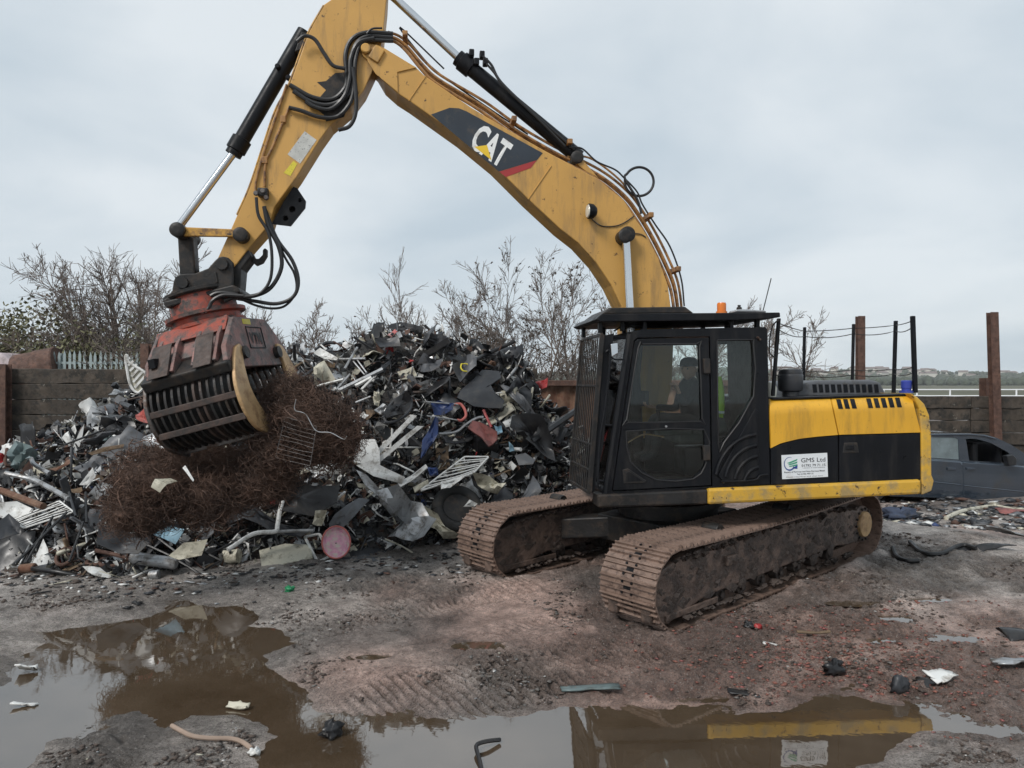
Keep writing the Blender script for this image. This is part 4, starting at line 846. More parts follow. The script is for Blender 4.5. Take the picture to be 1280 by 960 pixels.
# lift cylinders either side of the boom
for v in (BV0+.1, BV1-.1):
    cy = MB().tube([U(790, 420, v), U(798, 585, v)], .075, 16).build('lift_cylinder', M['black'], EX, smooth=True)
    MB().tube([U(782.5, 297, v), U(790, 425, v)], .048, 16).build('rod', M['chrome'], cy, smooth=True)
    MB().lathe(U(782, 294.5, v-.05), UL, [(.04, -.01), (.092, 0), (.092, .1), (.04, .11)], 20).build('rod_eye', M['dark_steel'], cy, smooth=True)
# stick cylinder above the boom
vC = -1.28
def cyl(name, a, b_, e, v, rb, rr, mat='black', collar=True):
    A_, B_, E_ = U(*a, v), U(*b_, v), U(*e, v); d = nrm(B_-A_)
    c_ = MB().tube([A_, B_], rb, 20).build(name, M[mat], EX, smooth=True)
    MB().tube([B_-d*.02, E_], rr, 18).build('rod', M['chrome'], c_, smooth=True)
    MB().lathe(B_-d*.16, d, [(rb*.9, 0), (rb*1.28, .01), (rb*1.28, .16), (rb*1.05, .17), (rb*1.05, .22), (rr*1.1, .225)], 20).build('gland', M[mat], c_, smooth=True)
    return c_
sc_ = cyl('stick_cylinder', (724, 197), (577, 76), (468, -26), vC, .09, .05)
pr('cylinder_mount', z9([(60, 80), (125, 85), (165, 130), (215, 190), (140, 150)]), -1.12, -1.44, 'yellow', boom); pin('mount_pin', 722, 196, 8, -1.1, -1.46, 'dark_steel', boom)
hose('feed_pipe', z3([(395, 225), (430, 260), (470, 330), (600, 455), (735, 575), (760, 598)]), -1.16, .016, 'rubber', sc_); hose('feed_pipe', z3([(410, 255), (440, 290), (480, 345), (610, 470), (725, 585)]), -1.12, .014, 'rubber', sc_)
q = MB()
for x, y in z3([(350, 215), (392, 222), (405, 250), (370, 250)]): q.box(U(x, y, -1.2), UF*.03, UL*.05, V(0, 0, .04))
q.build('port_block', M['black'], sc_, bevel=.01)

# ---------------- stick
z1, z2, z6 = Zm(160, 0, 3.5556), Zm(160, 230, 3.5556), Zm(190, 270, 6.0)
SV0, SV1 = -1.10, -1.46
stick_px = [(483, 0), (478, 50), (470, 80), (455, 112), (438, 135)]+z1([(900, 555), (850, 625), (750, 785), (650, 920)])+[(336, 282), (312, 309), (296, 330)]+z6([(600, 395), (540, 400), (490, 370), (490, 320), (500, 300), (600, 80)])+z1([(485, 955), (540, 830), (600, 640), (660, 480), (720, 370), (800, 150), (870, 20)])+[(420, -5), (446, -24), (470, -34), (484, -20)]
stick = pr('stick', stick_px, SV0, SV1, 'yellow', bevel=.01, label='worn yellow dipper stick')
pr('wear_patch', z1([(840, 365), (880, 360), (920, 325), (970, 320), (965, 420), (990, 440), (960, 520), (880, 540), (870, 510), (820, 470), (880, 400)]), SV0+.003, SV0, 'dark_steel', stick, bevel=0)
sticker = pr('sticker', z1([(785, 583), (838, 622), (765, 727), (709, 686)]), SV0+.003, SV0, 'sticker', stick, bevel=0)
pr('sticker', z1([(735, 715), (752, 728), (722, 782), (692, 768)]), SV0+.003, SV0, 'ystick', stick, bevel=0)
def rib_px(pts, w): return pts
hose('edge_seam', z1([(870, 25), (795, 160), (715, 375), (655, 490), (600, 650), (540, 830), (485, 955)]), SV0-.01, .014, 'yellow_worn', stick, 6)
pr('hole_plate', z2([(735, 12), (752, 18), (790, 75), (787, 105), (722, 186), (640, 176), (690, 80)]), SV0-.08, SV0-.12, 'black', stick, holes=[[(a+5*math.cos(t_), b_+3.6*math.sin(t_)*1.0) for t_ in np.linspace(0, 2*math.pi, 10, endpoint=False)] if False else [(a+r_*math.cos(t_), b_+r_*math.sin(t_)) for t_ in np.linspace(0, 2*math.pi, 10, endpoint=False)] for (a, b_), r_ in zip(z2([(764, 72), (730, 112), (700, 152)]), (2.8, 4.2, 3.6))])
pr('hole_plate', z2([(735, 12), (752, 18), (790, 75), (787, 105), (722, 186), (640, 176), (690, 80)]), SV1+.12, SV1+.08, 'black', stick)
bcyl = cyl('bucket_cylinder', (381, 40), (294.5, 188), (221, 287), -1.28, .088, .045)
pr('cylinder_mount', z1([(770, 140), (800, 145), (790, 215), (740, 230)]), -1.15, -1.41, 'dark_steel', stick)
q = MB()
for x, y in z1([(668, 302), (716, 352)]): q.lathe(U(x, y, -1.2), UL, [(.02, 0), (.03, .01), (.03, .06), (.02, .07)], 10)
q.build('port', M['black'], bcyl)
for i, pts in enumerate((([(1178, 150), (1060, 145), (995, 175), (967, 240), (972, 330), (965, 390), (910, 440), (820, 432), (720, 378)]), ([(1178, 168), (1065, 163), (1012, 200), (992, 280), (1000, 360), (975, 425), (900, 465), (820, 455), (735, 405)]), ([(1178, 182), (1050, 185), (1012, 260), (1006, 380), (985, 460), (930, 518), (850, 520), (770, 492), (715, 478)]), ([(1095, 170), (1025, 190), (990, 260), (985, 350), (960, 430), (900, 485), (830, 475), (790, 450)]), ([(1000, 300), (1012, 400), (1012, 500), (985, 560), (935, 578)]), ([(1130, 125), (1085, 128), (1060, 150)]), ([(750, 185), (785, 160), (830, 175), (870, 235), (910, 290), (965, 305)]))):
    hose('stick_hose', z1(pts), SV0+.03+.012*i, (.026, .026, .024, .026, .024, .012, .022)[i], 'rubber', stick)
hose('steel_line', z1([(705, 375), (690, 420), (650, 540), (600, 690), (570, 800), (566, 850)]), SV0+.02, .013, 'pipe', stick); hose('steel_line', z1([(715, 480), (690, 540), (640, 660), (612, 720), (606, 830)]), SV0+.02, .014, 'pipe', stick)
for x, y in z1([(690, 530), (608, 712)]): MB().box(U(x, y, SV0+.02), UF*.03, UL*.02, V(0, 0, .04)).build('line_clamp', M['pipe'], stick, bevel=.008)
vb = MB().box(U(329, 241, SV0+.05), UF*.06, UL*.05, V(0, 0, .05)).build('valve_block', M['dark_steel'], stick, bevel=.02)
for x, y in z1([(570, 860), (600, 850), (615, 880)]): MB().lathe(U(x, y, SV0+.09), UL, [(.03, 0), (.03, .02), (.02, .03)], 8).build('fitting', M['bare_steel'], vb)
for i, pts in enumerate((([(570, 60), (580, 140), (625, 220), (640, 330), (630, 430), (580, 490), (500, 502), (430, 495), (380, 520), (345, 565)]), ([(605, 100), (625, 190), (670, 280), (682, 370), (635, 460), (560, 497), (480, 500), (430, 520)]), ([(608, 110), (660, 240), (730, 340), (757, 430), (735, 500), (660, 532), (560, 520), (490, 510)]), ([(612, 120), (690, 310), (740, 400), (746, 480), (700, 540), (640, 553), (570, 540), (500, 510)]))):
    hose('grab_hose', z2(pts), SV0+.10-.03*i, (.018, .024, .021, .014)[i], 'rubber', stick, 8)
pr('lifting_hook', z6([(720, 310), (735, 260), (765, 300), (775, 320), (800, 320), (830, 290), (830, 255), (845, 240), (862, 250), (860, 300), (830, 350), (780, 372)]), SV0-.14, SV0-.22, 'dark_steel', stick, bevel=.008)
# linkage
for v in (SV0+.08, SV1-.08):
    lk = pr('link_arm', z6([(190, 78), (240, 82), (620, 98), (660, 110), (660, 160), (615, 155), (240, 150), (190, 140)]), v, v-.05, 'yellow_worn', bevel=.01)
pin('link_pin', *z6([(185, 100)])[0], 9.2, SV0+.14, SV1-.14, 'dark_steel'); pin('link_pin', *z6([(660, 137)])[0], 9.2, SV0+.14, SV1-.14, 'dark_steel')
pr('tipping_link', z6([(140, 70), (160, 52), (200, 45), (240, 80), (250, 130), (305, 155), (325, 440), (285, 520), (210, 520), (190, 160), (150, 130)]), -1.18, -1.38, 'dark_steel', bevel=.02)
pr('stick_nose', z6([(560, 330), (720, 250), (745, 300), (670, 400), (655, 580), (600, 560), (610, 360)]), SV0-.02, SV1+.02, 'dark_steel', stick, bevel=.015)
# ================================================================ sorting grab
def orth(r_, w_):
    r_ = nrm(r_); w_ = nrm(np.asarray(w_)-r_*np.dot(w_, r_)); return r_, w_, np.cross(w_, r_)
GR, GW, GO = orth(V(-.25, -.02, .968), V(-.95, .10, -.26)); G0 = U(261, 407, -1.28)
def G(w, o, r_): return G0+GW*w+GO*o+GR*(r_-.5)
GB = thing('sorting_grab', G(0, 0, .95), 'chipped orange sorting grab with two slatted steel jaws pinned under the stick', 'grab')
def gpr(name, pts, w0, w1, mat, parent=GB, bevel=.01, holes=(), label=None):
    q = MB().prism([G(w0, o, r_) for o, r_ in pts], GW*(w1-w0), [[G(w0, o, r_) for o, r_ in h] for h in holes]); x = q.build(name, M[mat], parent, bevel=0 if holes else bevel)
    if label: x['label'] = label
    return x
br = None                                  # hanger bracket pinned to the stick
zb6 = Zm(190, 270, 6.0)
hang = zb6([(470, 335), (500, 308), (530, 302), (570, 312), (608, 350), (604, 532), (400, 585), (100, 665), (85, 655), (85, 632), (125, 600), (150, 560), (160, 490), (175, 455), (210, 436), (322, 430), (420, 392)])
for v in (-1.0, -1.48):
    br = MB().prism(up_poly(hang, v), UL*-.06).build('hanger_plate', M['dark_steel'], GB, bevel=.012)
MB().prism(up_poly(zb6([(90, 640), (400, 565), (610, 515), (655, 545), (660, 575), (400, 600), (110, 690), (85, 665)]), -.96), UL*-.64).build('hanger_base', M['dark_steel'], GB, bevel=.015)
for x, y in ((525, 362), (228, 502)):
    c0_ = U(*zb6([(x, y)])[0], -.97); MB().lathe(c0_, -UL, [(.02, -.015), (.06, -.015), (.065, 0), (.065, .66)], 18).build('pin', M['dark_steel'], GB, smooth=True)
pr('rib', zb6([(462, 420), (480, 418), (495, 500), (478, 505)]), -.985, -1.0, 'dark_steel', GB); ORG[GB.name] = G(0, 0, .95)
MB().lathe(G(0, 0, .86), GR, [(.38, -.02), (.40, 0), (.40, .03), (.34, .05)], 32).build('top_flange', M['dark_steel'], GB, smooth=True)
rt = MB().lathe(G(0, 0, .48), GR, [(.40, -.02), (.42, 0), (.42, .035), (.375, .05), (.375, .10), (.44, .115), (.44, .155), (.365, .17), (.345, .40)], 36).build('rotator', M['orange'], GB, smooth=True)
MB().lathe(G(0, 0, .44), GR, [(.33, -.1), (.36, 0), (.36, .05)], 32).build('slew_neck', M['dark_steel'], rt, smooth=True)
hose('feed_hose', zb6([(690, 600), (560, 592), (500, 605), (450, 640), (425, 690), (385, 720)]), -.88, .022, 'rubber', GB); hose('feed_hose', zb6([(640, 590), (540, 575), (480, 580), (440, 600)]), -.92, .022, 'rubber', GB)
hose('hose_end', zb6([(430, 690), (405, 715), (365, 724)]), -.88, .016, 'alu', GB)
# body: trapezoid across the jaws with end plates
bodyp = [(-.42, .46), (.40, .46), (.80, .12), (.82, -.02), (.55, -.10), (-.55, -.10), (-.82, -.02), (-.78, .14)]
core = [(-.36, .45), (.34, .45), (.66, .12), (.5, -.05), (-.5, -.05), (-.62, .14)]
bd = gpr('body', core, -.44, .38, 'red_grime'); gpr('end_plate', bodyp, -.50, -.44, 'red_grime', bd, label='grimy red end plate with a stamped maker mark'); gpr('end_plate', bodyp, .38, .42, 'red_grime', bd)
o_ = G(-.505, -.16, .16); eo, er = GO*.30, GR*.13; text_part('stamped_mark', 'VTN', M['black'], bd, o_, eo, er, off=.03)
q = MB(); fr_ = [(-.20, .11), (.20, .11), (.20, .35), (-.20, .35)]
for a, b_ in zip(fr_, fr_[1:]+fr_[:1]): q.tube([G(-.503, *a), G(-.503, *b_)], .008, 6)
q.build('mark_frame', M['black'], bd); gpr('label_plate', [(-.24, .38), (-.04, .38), (-.04, .44), (-.24, .44)], -.504, -.5, 'ystick', bd, bevel=0)
for w in (-.36, -.12, .12, .33): gpr('gusset', [(-.34, .47), (-.30, .52), (-.6, .30), (-.84, .02), (-.70, -.08), (-.52, .16)], w-.02, w+.02, 'red_grime', bd, bevel=.006)
for w0, w1 in ((-.34, -.14), (.14, .36)): gpr('cover_plate', [(-.66, .30), (-.62, .33), (-.86, -.02), (-.90, -.02)], w0, w1, 'darkrust', bd, bevel=.006)
q = MB(); MB().box(G(.3, -.79, .14), GW*.035, GO*.06, GR*.05).build('opening', M['black'], bd, bevel=.004)
gpr('red_plate', [(-.3, .47), (-.38, .5), (-.52, .34), (-.46, .32)], -.42, .42, 'orange', bd, bevel=.006)
def arc_pts(pts, n=5): return [tuple(p) for p in spline([(a, b_, 0) for a, b_ in pts], n)[:, :2]]
outer = arc_pts([(-.60, .10), (-.74, -.08), (-.82, -.30), (-.78, -.54), (-.60, -.74), (-.26, -.86)]); inner = arc_pts([(-.24, -.78), (-.50, -.66), (-.66, -.49), (-.70, -.30), (-.66, -.12), (-.54, .05)])
cheek = arc_pts([(-.52, .15), (-.64, .10), (-.76, -.08), (-.84, -.30), (-.80, -.55), (-.62, -.77), (-.25, -.90)])+arc_pts([(-.17, -.78), (-.38, -.58), (-.50, -.40), (-.54, -.22), (-.52, -.02), (-.46, .10)])
def rot2(p, piv, a): c_, s_ = math.cos(a), math.sin(a); x, y = p[0]-piv[0], p[1]-piv[1]; return (piv[0]+c_*x-s_*y, piv[1]+s_*x+c_*y)
for sgn, ang, lab in ((1, R(0), 'slatted steel jaw with a rubbed tan cheek plate on the stick side'), (-1, R(-8), 'slatted steel jaw on the far side of the grab')):
    piv = (-.45, .05)
    def J(p): x, y = rot2(p, piv, ang); return (sgn*x, y)
    jaw = gpr('jaw', [J(p) for p in [(-.56, .02), (-.60, .12), (-.86, -.04), (-.80, -.15)]], -.5, .48, 'dark_steel', GB, bevel=.02, label=lab)
    for (o1, r1), hw, hh in (((-.80, -.38), .028, .035), ((-.74, -.62), .028, .035), ((-.30, -.83), .06, .03)):
        a, b_ = J((o1, r1)), None; MB().box(G(-.01, *a), GW*.49, GO*hw, GR*hh).build('cross_bar', M['darkrust'] if hh == .035 else M['bare_steel'], jaw, bevel=.008)
    for w0 in (-.535, .475): gpr('cheek', [J(p) for p in cheek], w0, w0+.045, 'tan_steel' if w0 < 0 else 'bare_steel', jaw, bevel=.012)
    tine = [J(p) for p in outer+inner]
    for k in range(12): w = -.44+k*.08; gpr('tine', tine, w-.013, w+.013, 'dark_steel' if k not in (4, 5) else 'darkrust', jaw, bevel=0)
    MB().tube([G(-.56, *J(piv)), G(.5, *J(piv))], .07, 14).build('pivot_tube', M['dark_steel'], jaw, smooth=True)
    for w in (-.5, .45): MB().tube([G(w*.8, *J(piv)), G(w*.8, sgn*-.2, .1)], .06, 12).build('jaw_ram', M['dark_steel'], jaw, smooth=True)

# ================================================================ wire tangles in the jaws
def tangle(name, blobs, n, seglen, label, seed, org, core=True, rw=.0022):
    g = np.random.default_rng(seed); c_ = np.array([b_[0] for b_ in blobs]); s_ = np.array([b_[1] for b_ in blobs]); wgt = s_.prod(1)**(1/1.6); wgt = wgt/wgt.sum()
    k = 9; wh = g.choice(len(blobs), n, p=wgt); u = g.normal(0, 1, (n, 3)); u /= np.linalg.norm(u, axis=1)[:, None]; rad = g.uniform(.25, 1.0, (n, 1))**.5*(1+.10*g.normal(0, 1, (n, 1)))
    p = c_[wh]+u*rad*s_[wh]; d = np.cross(u, g.normal(0, 1, (n, 3))); d += u*g.normal(0, .35, (n, 1)); d /= np.linalg.norm(d, axis=1)[:, None]
    P = np.zeros((n, k, 3)); P[:, 0] = p; curl = g.normal(0, .55, (n, 3)); L_ = seglen*np.where(g.uniform(0, 1, (n, 1)) < .05, 2.2, g.uniform(.4, 1.5, (n, 1)))
    for i in range(1, k):
        pull = (c_[wh]-P[:, i-1])/s_[wh]; pull *= np.clip(np.linalg.norm(pull, axis=1)-.8, 0, 1)[:, None]
        d = d+np.cross(d, curl)*.55+g.normal(0, .22, (n, 3))+pull*.5; d /= np.linalg.norm(d, axis=1)[:, None]; P[:, i] = P[:, i-1]+d*L_/k
    v, q_ = batch_tubes(P, np.full((n, k), rw)*np.where(g.uniform(0, 1, (n, 1)) < .06, g.uniform(2, 3.6, (n, 1)), g.uniform(.5, 1.4, (n, 1))), 3); vs, qs, off = [v], [q_], len(v)
    ph = np.linspace(0, 2*math.pi, 25)[:-1]; tt = np.linspace(0.05, math.pi-.05, 14)
    for ci, si in zip(c_, s_):
        A_, B_ = np.meshgrid(ph, tt); x = np.stack([np.cos(A_)*np.sin(B_), np.sin(A_)*np.sin(B_), np.cos(B_)], -1); f = .72+.35*fbm(x[..., 0]+ci[0]*3, x[..., 1]+x[..., 2]*2, 2.5, 3, seed); x = x*f[..., None]*si+ci
        ii = np.arange(24*14).reshape(14, 24); qq = np.stack([ii[:-1], np.roll(ii, -1, 1)[:-1], np.roll(ii, -1, 1)[1:], ii[1:]], -1).reshape(-1, 4); vs.append(x.reshape(-1, 3)); qs.append(qq+off); off += 24*14
    return tag(linkobj(name, fast_mesh(name, np.concatenate(vs)-org, [np.concatenate(qs)], [M['wire']]), None, org), label, 'wire')
o1 = at(205, 655, 8.3)
tangle('wire_tangle', [(at(192, 606, 8.45), V(.44, .42, .44)), (at(255, 622, 8.6), V(.46, .40, .32)), (at(172, 635, 8.3), V(.33, .35, .3)), (at(300, 597, 8.95), V(.45, .4, .34)), (at(245, 585, 9.05), V(.45, .4, .35))], 13000, .30, 'dark brown tangle of rusty wire hanging below the slatted jaw', 4, o1)
o2 = at(395, 600, 8.6)
tangle('wire_tangle', [(at(378, 530, 8.65), V(.50, .42, .42)), (at(415, 545, 8.75), V(.33, .4, .38)), (at(362, 495, 8.8), V(.30, .35, .22)), (at(350, 560, 8.6), V(.36, .36, .34)), (at(330, 600, 8.7), V(.35, .33, .25))], 13000, .28, 'reddish brown bale of rusty wire spilling out between the jaws', 5, o2)
# oven rack caught in the wire
zo = Zm(240, 480, 3.693)
def wire_frame_thing(name, corners, nb, r_, mat, label, cat, cross=0):
    A_, B_, C_, D_ = corners; org = C_; q0 = thing(name, org, label, cat); MB().tube([p_*(1-f_)+q_*f_ for p_, q_ in ((A_, B_), (B_, C_), (C_, D_), (D_, A_)) for f_ in (.03, .5, .97)]+[A_*.97+B_*.03], r_*1.4, 5).build('frame', M[mat], q0)
    for i in range(1, nb): f = i/nb; w_ = rng.normal(0, .012, 3); MB().tube(spline([A_*(1-f)+D_*f, ((A_+B_)*(1-f)+(D_+C_)*f)/2+w_, B_*(1-f)+C_*f], 3), r_, 5).build('bar', M[mat], q0)
    for i in range(1, cross): f = i/cross; MB().tube([A_*(1-f)+B_*f, D_*(1-f)+C_*f], r_, 5).build('bar', M[mat], q0)
    return q0
wire_frame_thing('oven_rack', [at(*p, d_) for p, d_ in zip(zo([(430, 152), (575, 195), (545, 378), (385, 340)]), (8.25, 8.2, 8.12, 8.15))], 9, .003, 'bare_steel', 'bent wire oven rack caught in the front of the rusty wire bale', 'rack')
zt = tag(MB().tube(spline([at(*p, 8.18) for p in zo([(480, 70), (475, 120), (525, 140), (572, 215), (640, 225), (700, 255), (715, 240)])], 5), .005, 5).build('loose_wire', M['alu'], origin=at(370, 560, 8.18)), 'single pale bent wire looping over the rusty wire bale', 'wire')

# ================================================================ operator and hanging jacket
hp_ = U(866, 528, -.55)
def seated_person():
    t = thing('person', hp_-V(0, 0, .12), 'person in dark clothes and dark cap sitting in the cab, one hand raised', 'person')
    hd = U(861, 462, -.5); fwd, rt = UF, -UL
    J_ = {'pel': hp_, 'belly': hp_+V(0, 0, .16)+fwd*.02, 'chest': hp_+V(0, 0, .36)+fwd*.03, 'neck': hp_+V(0, 0, .50)+fwd*.05, 'ntop': hd-V(0, 0, .12)}
    for s, sd_ in (('l', UL), ('r', -UL)):
        J_['hip'+s] = hp_+sd_*.1; J_['kn'+s] = hp_+fwd*.42+sd_*.13+V(0, 0, .06); J_['an'+s] = hp_+fwd*.5+sd_*.12-V(0, 0, .36); J_['to'+s] = J_['an'+s]+fwd*.16-V(0, 0, .04)
        J_['sh'+s] = J_['chest']+sd_*.19+V(0, 0, .06)
    J_['ell'] = J_['shl']+fwd*.16-V(0, 0, .22)+UL*.06; J_['wrl'] = U(849, 492, -.3); J_['elr'] = J_['shr']+fwd*.1-V(0, 0, .27); J_['wrr'] = J_['elr']+fwd*.25+V(0, 0, .02)
    nm = list(J_); ix = {n: i for i, n in enumerate(nm)}
    E = [('pel', 'belly'), ('belly', 'chest'), ('chest', 'neck'), ('neck', 'ntop')]
    for s in 'lr': E += [('pel', 'hip'+s), ('hip'+s, 'kn'+s), ('kn'+s, 'an'+s), ('an'+s, 'to'+s), ('chest', 'sh'+s), ('sh'+s, 'el'+s), ('el'+s, 'wr'+s)]
    rad = {'pel': .15, 'belly': .14, 'chest': .155, 'neck': .06, 'ntop': .055, 'hip': .10, 'kn': .07, 'an': .05, 'to': .04, 'sh': .075, 'el': .052, 'wr': .038}
    me = bpy.data.meshes.new('body'); org = ORG[t.name]; me.from_pydata([(J_[n]-org).tolist() for n in nm], [(ix[a], ix[b_]) for a, b_ in E], [])
    ob = bpy.data.objects.new('body', me); COL.objects.link(ob); ob.parent = t; ORG[ob.name] = org; me.materials.append(M['cloth'])
    md = ob.modifiers.new('skin', 'SKIN'); sv = me.skin_vertices[0].data
    for n in nm: r_ = rad.get(n, rad.get(n[:-1], .05)); sv[ix[n]].radius = (r_, r_)
    sv[0].use_root = True; md.use_smooth_shade = True; s2 = ob.modifiers.new('sub', 'SUBSURF'); s2.levels = s2.render_levels = 2
    # head with brow, nose, chin; cap; ears
    ph = np.linspace(0, 2*math.pi, 25)[:-1]; tt = np.linspace(.02, math.pi-.02, 18); A_, B_ = np.meshgrid(ph, tt); fx, fy, fz = np.cos(A_)*np.sin(B_), np.sin(A_)*np.sin(B_), np.cos(B_)
    f = np.maximum(fx, 0); nose = .022*np.exp(-((fy/.16)**2+((fz+.12)/.2)**2))*f; brow = .008*np.exp(-((fz-.22)/.12)**2)*f; chin = .014*np.exp(-((fy/.3)**2+((fz+.8)/.2)**2))*f; eye = -.008*np.exp(-(((np.abs(fy)-.36)/.14)**2+((fz-.08)/.12)**2))*f
    rr = 1+(nose+brow+chin+eye)/.09; look = nrm(UF*.75+UL*.65); sidev = np.cross(V(0, 0, 1), look)
    pts = hd+(look*(.098*fx*rr)[..., None]+sidev*(.078*fy*rr*(1-.18*np.clip(-fz, 0, 1)))[..., None]+V(0, 0, 1)*(.122*fz)[..., None])
    ii = np.arange(24*18).reshape(18, 24); qq = np.stack([ii[:-1], np.roll(ii, -1, 1)[:-1], np.roll(ii, -1, 1)[1:], ii[1:]], -1).reshape(-1, 4)
    linkobj('head', fast_mesh('head', pts.reshape(-1, 3)-org, [qq], [M['skin']], smooth=True), t)
    capq = MB().lathe(hd+V(0, 0, .035)-look*.008, V(0, 0, 1), [(.105, 0), (.108, .03), (.098, .07), (.065, .098), (.01, .108)], 20); capq.prism([hd+V(0, 0, .035)+look*.07+sidev*.07, hd+V(0, 0, .035)+look*.17+sidev*.05, hd+V(0, 0, .035)+look*.17-sidev*.05, hd+V(0, 0, .035)+look*.07-sidev*.07], V(0, 0, .012)); capq.build('cap', M['hair'], t, smooth=True)
    for s in (-1, 1): MB().lathe(hd+sidev*s*.076-look*.01, sidev*s, [(.028, 0), (.03, .012), (.012, .02)], 10).build('ear', M['skin'], t, smooth=True)
    for s in (-1, 1): MB().lathe(hd+look*.083+sidev*s*.032+V(0, 0, .008), look, [(.011, 0), (.009, .006), (.002, .008)], 8).build('eye', M['ink'], t)
    for wr, el, up in (('wrl', 'ell', 1), ('wrr', 'elr', 0)):   # hands: palm and five bent fingers
        d = nrm(J_[wr]-J_[el]); sv_ = nrm(np.cross(d, V(0, 0, 1) if abs(d[2]) < .8 else UF)); nv = np.cross(d, sv_); h = MB(); w0 = J_[wr]
        h.prism([w0-sv_*.03-nv*.012, w0+sv_*.03-nv*.012, w0+d*.085+sv_*.042-nv*.012, w0+d*.085-sv_*.04-nv*.012], nv*.026)
        for k, (o_, l) in enumerate(((-.032, .062), (-.011, .074), (.011, .07), (.032, .055))):
            b0 = w0+d*.08+sv_*o_; h.tube([b0, b0+d*l*.5-nv*.006, b0+d*l*.8-nv*.028, b0+d*l*.82-nv*.05], [.0095, .009, .0085, .007], 7)
        h.tube([w0+d*.025-sv_*.03, w0+d*.05-sv_*.058-nv*.01, w0+d*.082-sv_*.062-nv*.026], [.012, .0105, .008], 7); h.build('hand', M['skin'], t, smooth=True, bevel=.006)
seated_person()
jk = thing('hi_vis_jacket', U(900, 520, -.5), 'lime hi-vis jacket with silver tape hanging behind the seat', 'jacket'); zk = Zm(850, 370, 3.428)
jb = MB(); cols = [(160, 345), (163, 420), (164, 480), (170, 520)], [(178, 345), (190, 400), (193, 470), (188, 524)]
pa = [U(*zk([p])[0], -.28) for p in cols[0]]; pb = [U(*zk([p])[0], -.42) for p in cols[1]]; pc = [p-UL*.25-UF*.02 for p in pa]
vs = []; 
for i in range(4): vs += [pa[i], pa[i]*.5+pb[i]*.5+UL*.04, pb[i], pb[i]*.4+pc[i]*.6+UF*-.05, pc[i]]
fs = [[i*5+j, i*5+j+1, i*5+j+6, i*5+j+5] for i in range(3) for j in range(4)]+[[i*5+4, i*5, i*5+5, i*5+9] for i in range(3)]+[[0, 1, 2, 3, 4], [19, 18, 17, 16, 15]]
jb.add(vs, fs); jb.build('jacket_body', M['lime'], jk, smooth=True)
MB().prism(up_poly(zk([(163, 492), (191, 494), (190, 504), (165, 503)]), -.24), UL*-.03).build('reflective_tape', M['reflect'], jk)

# ================================================================ scrap car
CP = Plane((8.75, 15.55, 0), R(180+14)); CPL = CP.L if CP.L[1] < 0 else -CP.L
def cpoly(pts, v=0): return [CP(a, b_, v*np.sign(np.dot(CP.L, CPL))) for a, b_ in pts]
zz = Zm(1100, 520, 5.333)
CR = thing('scrap_car', CP(1200, 628), 'battered dark blue hatchback with broken windows parked behind the excavator', 'car')
sill_px = [(1070, 585), (1073, 560), (1090, 556), (1165, 571)]
body = zz([(-330, 520), (-345, 330), (-330, 260), (-200, 262), (0, 275), (345, 285), (560, 302), (830, 318), (980, 335), (1130, 352), (1260, 390), (1310, 450), (1318, 540), (1290, 600), (960, 592), (345, 548)])
cb = MB().prism(cpoly(body), -CPL*1.7).build('body', M['carpaint'], CR, bevel=.07, seg=4)
gh = zz([(-250, 268), (-170, 150), (-60, 120), (345, 118), (600, 116), (700, 124), (780, 146), (880, 195), (980, 262), (1060, 335), (830, 322), (345, 290), (0, 278)])
w1, w2 = zz([(20, 165), (345, 140), (500, 143), (522, 155), (528, 290), (345, 278), (30, 268)]), zz([(572, 152), (640, 152), (740, 180), (850, 240), (905, 300), (830, 312), (595, 298)])
holes = [cpoly(w1, -.12), cpoly(w2, -.12)]
for off in (-.12, -1.63): MB().prism(cpoly(gh, -.12) if off == -.12 else [p-CPL*1.51 for p in cpoly(gh, -.12)], -CPL*.05, holes if off == -.12 else [[p-CPL*1.51 for p in h] for h in holes]).build('pillar_frame', M['carpaint'], CR)
roofp = zz([(-170, 152), (-60, 121), (345, 119), (600, 117), (700, 125), (780, 148), (770, 156), (690, 138), (600, 130), (345, 132), (-60, 134)])
MB().prism(cpoly(roofp, -.09), -CPL*1.52).build('roof', M['carpaint'], CR, bevel=.03, seg=3)
MB().prism(cpoly(w1, -.13), -CPL*.008).build('rear_window', M['skyglass'], CR)
MB().prism(cpoly(zz([(785, 150), (1055, 330), (1050, 337), (778, 156)]), -.18), -CPL*1.36).build('windscreen', M['carglass'], CR)
for pts, nm in ((zz([(-40, 285), (345, 295), (540, 308), (548, 555), (345, 545), (60, 535), (-30, 430)]), 'door'), (zz([(556, 309), (830, 324), (960, 340), (975, 580), (560, 557)]), 'door')):
    d_ = MB().prism(cpoly(pts, .012), -CPL*.03).build(nm, M['carpaint'], CR, bevel=.012, seg=3)
    x0 = max(p[0] for p in pts)-70/5.333 if pts[0][0] < 1190 else 1215
    hx_ = 1214 if pts[0][0] > 1190 else 1190
    MB().prism(cpoly([(hx_-5, 584.5), (hx_+5, 585), (hx_+5, 588), (hx_-5, 587.5)], .04), -CPL*.03).build('handle', M['carpaint'], d_, bevel=.008)
    MB().tube([cpoly([(p, q_)], .014)[0] for p, q_ in (((1096, 595), (1200, 606)) if pts[0][0] < 1190 else ((1205, 607), (1282, 615)))], .012, 6).build('crease', M['carpaint'], d_)
mr = MB().prism(cpoly(zz([(845, 265), (890, 258), (915, 285), (910, 330), (860, 335)]), .12), -CPL*.12).build('door_mirror', M['bplastic'], CR, bevel=.02)
MB().box(cpoly([(1190, 590)], -.8)[0], CP.F*.5, CPL*.55, V(0, 0, .12)).build('seat', M['black'], CR, bevel=.05)
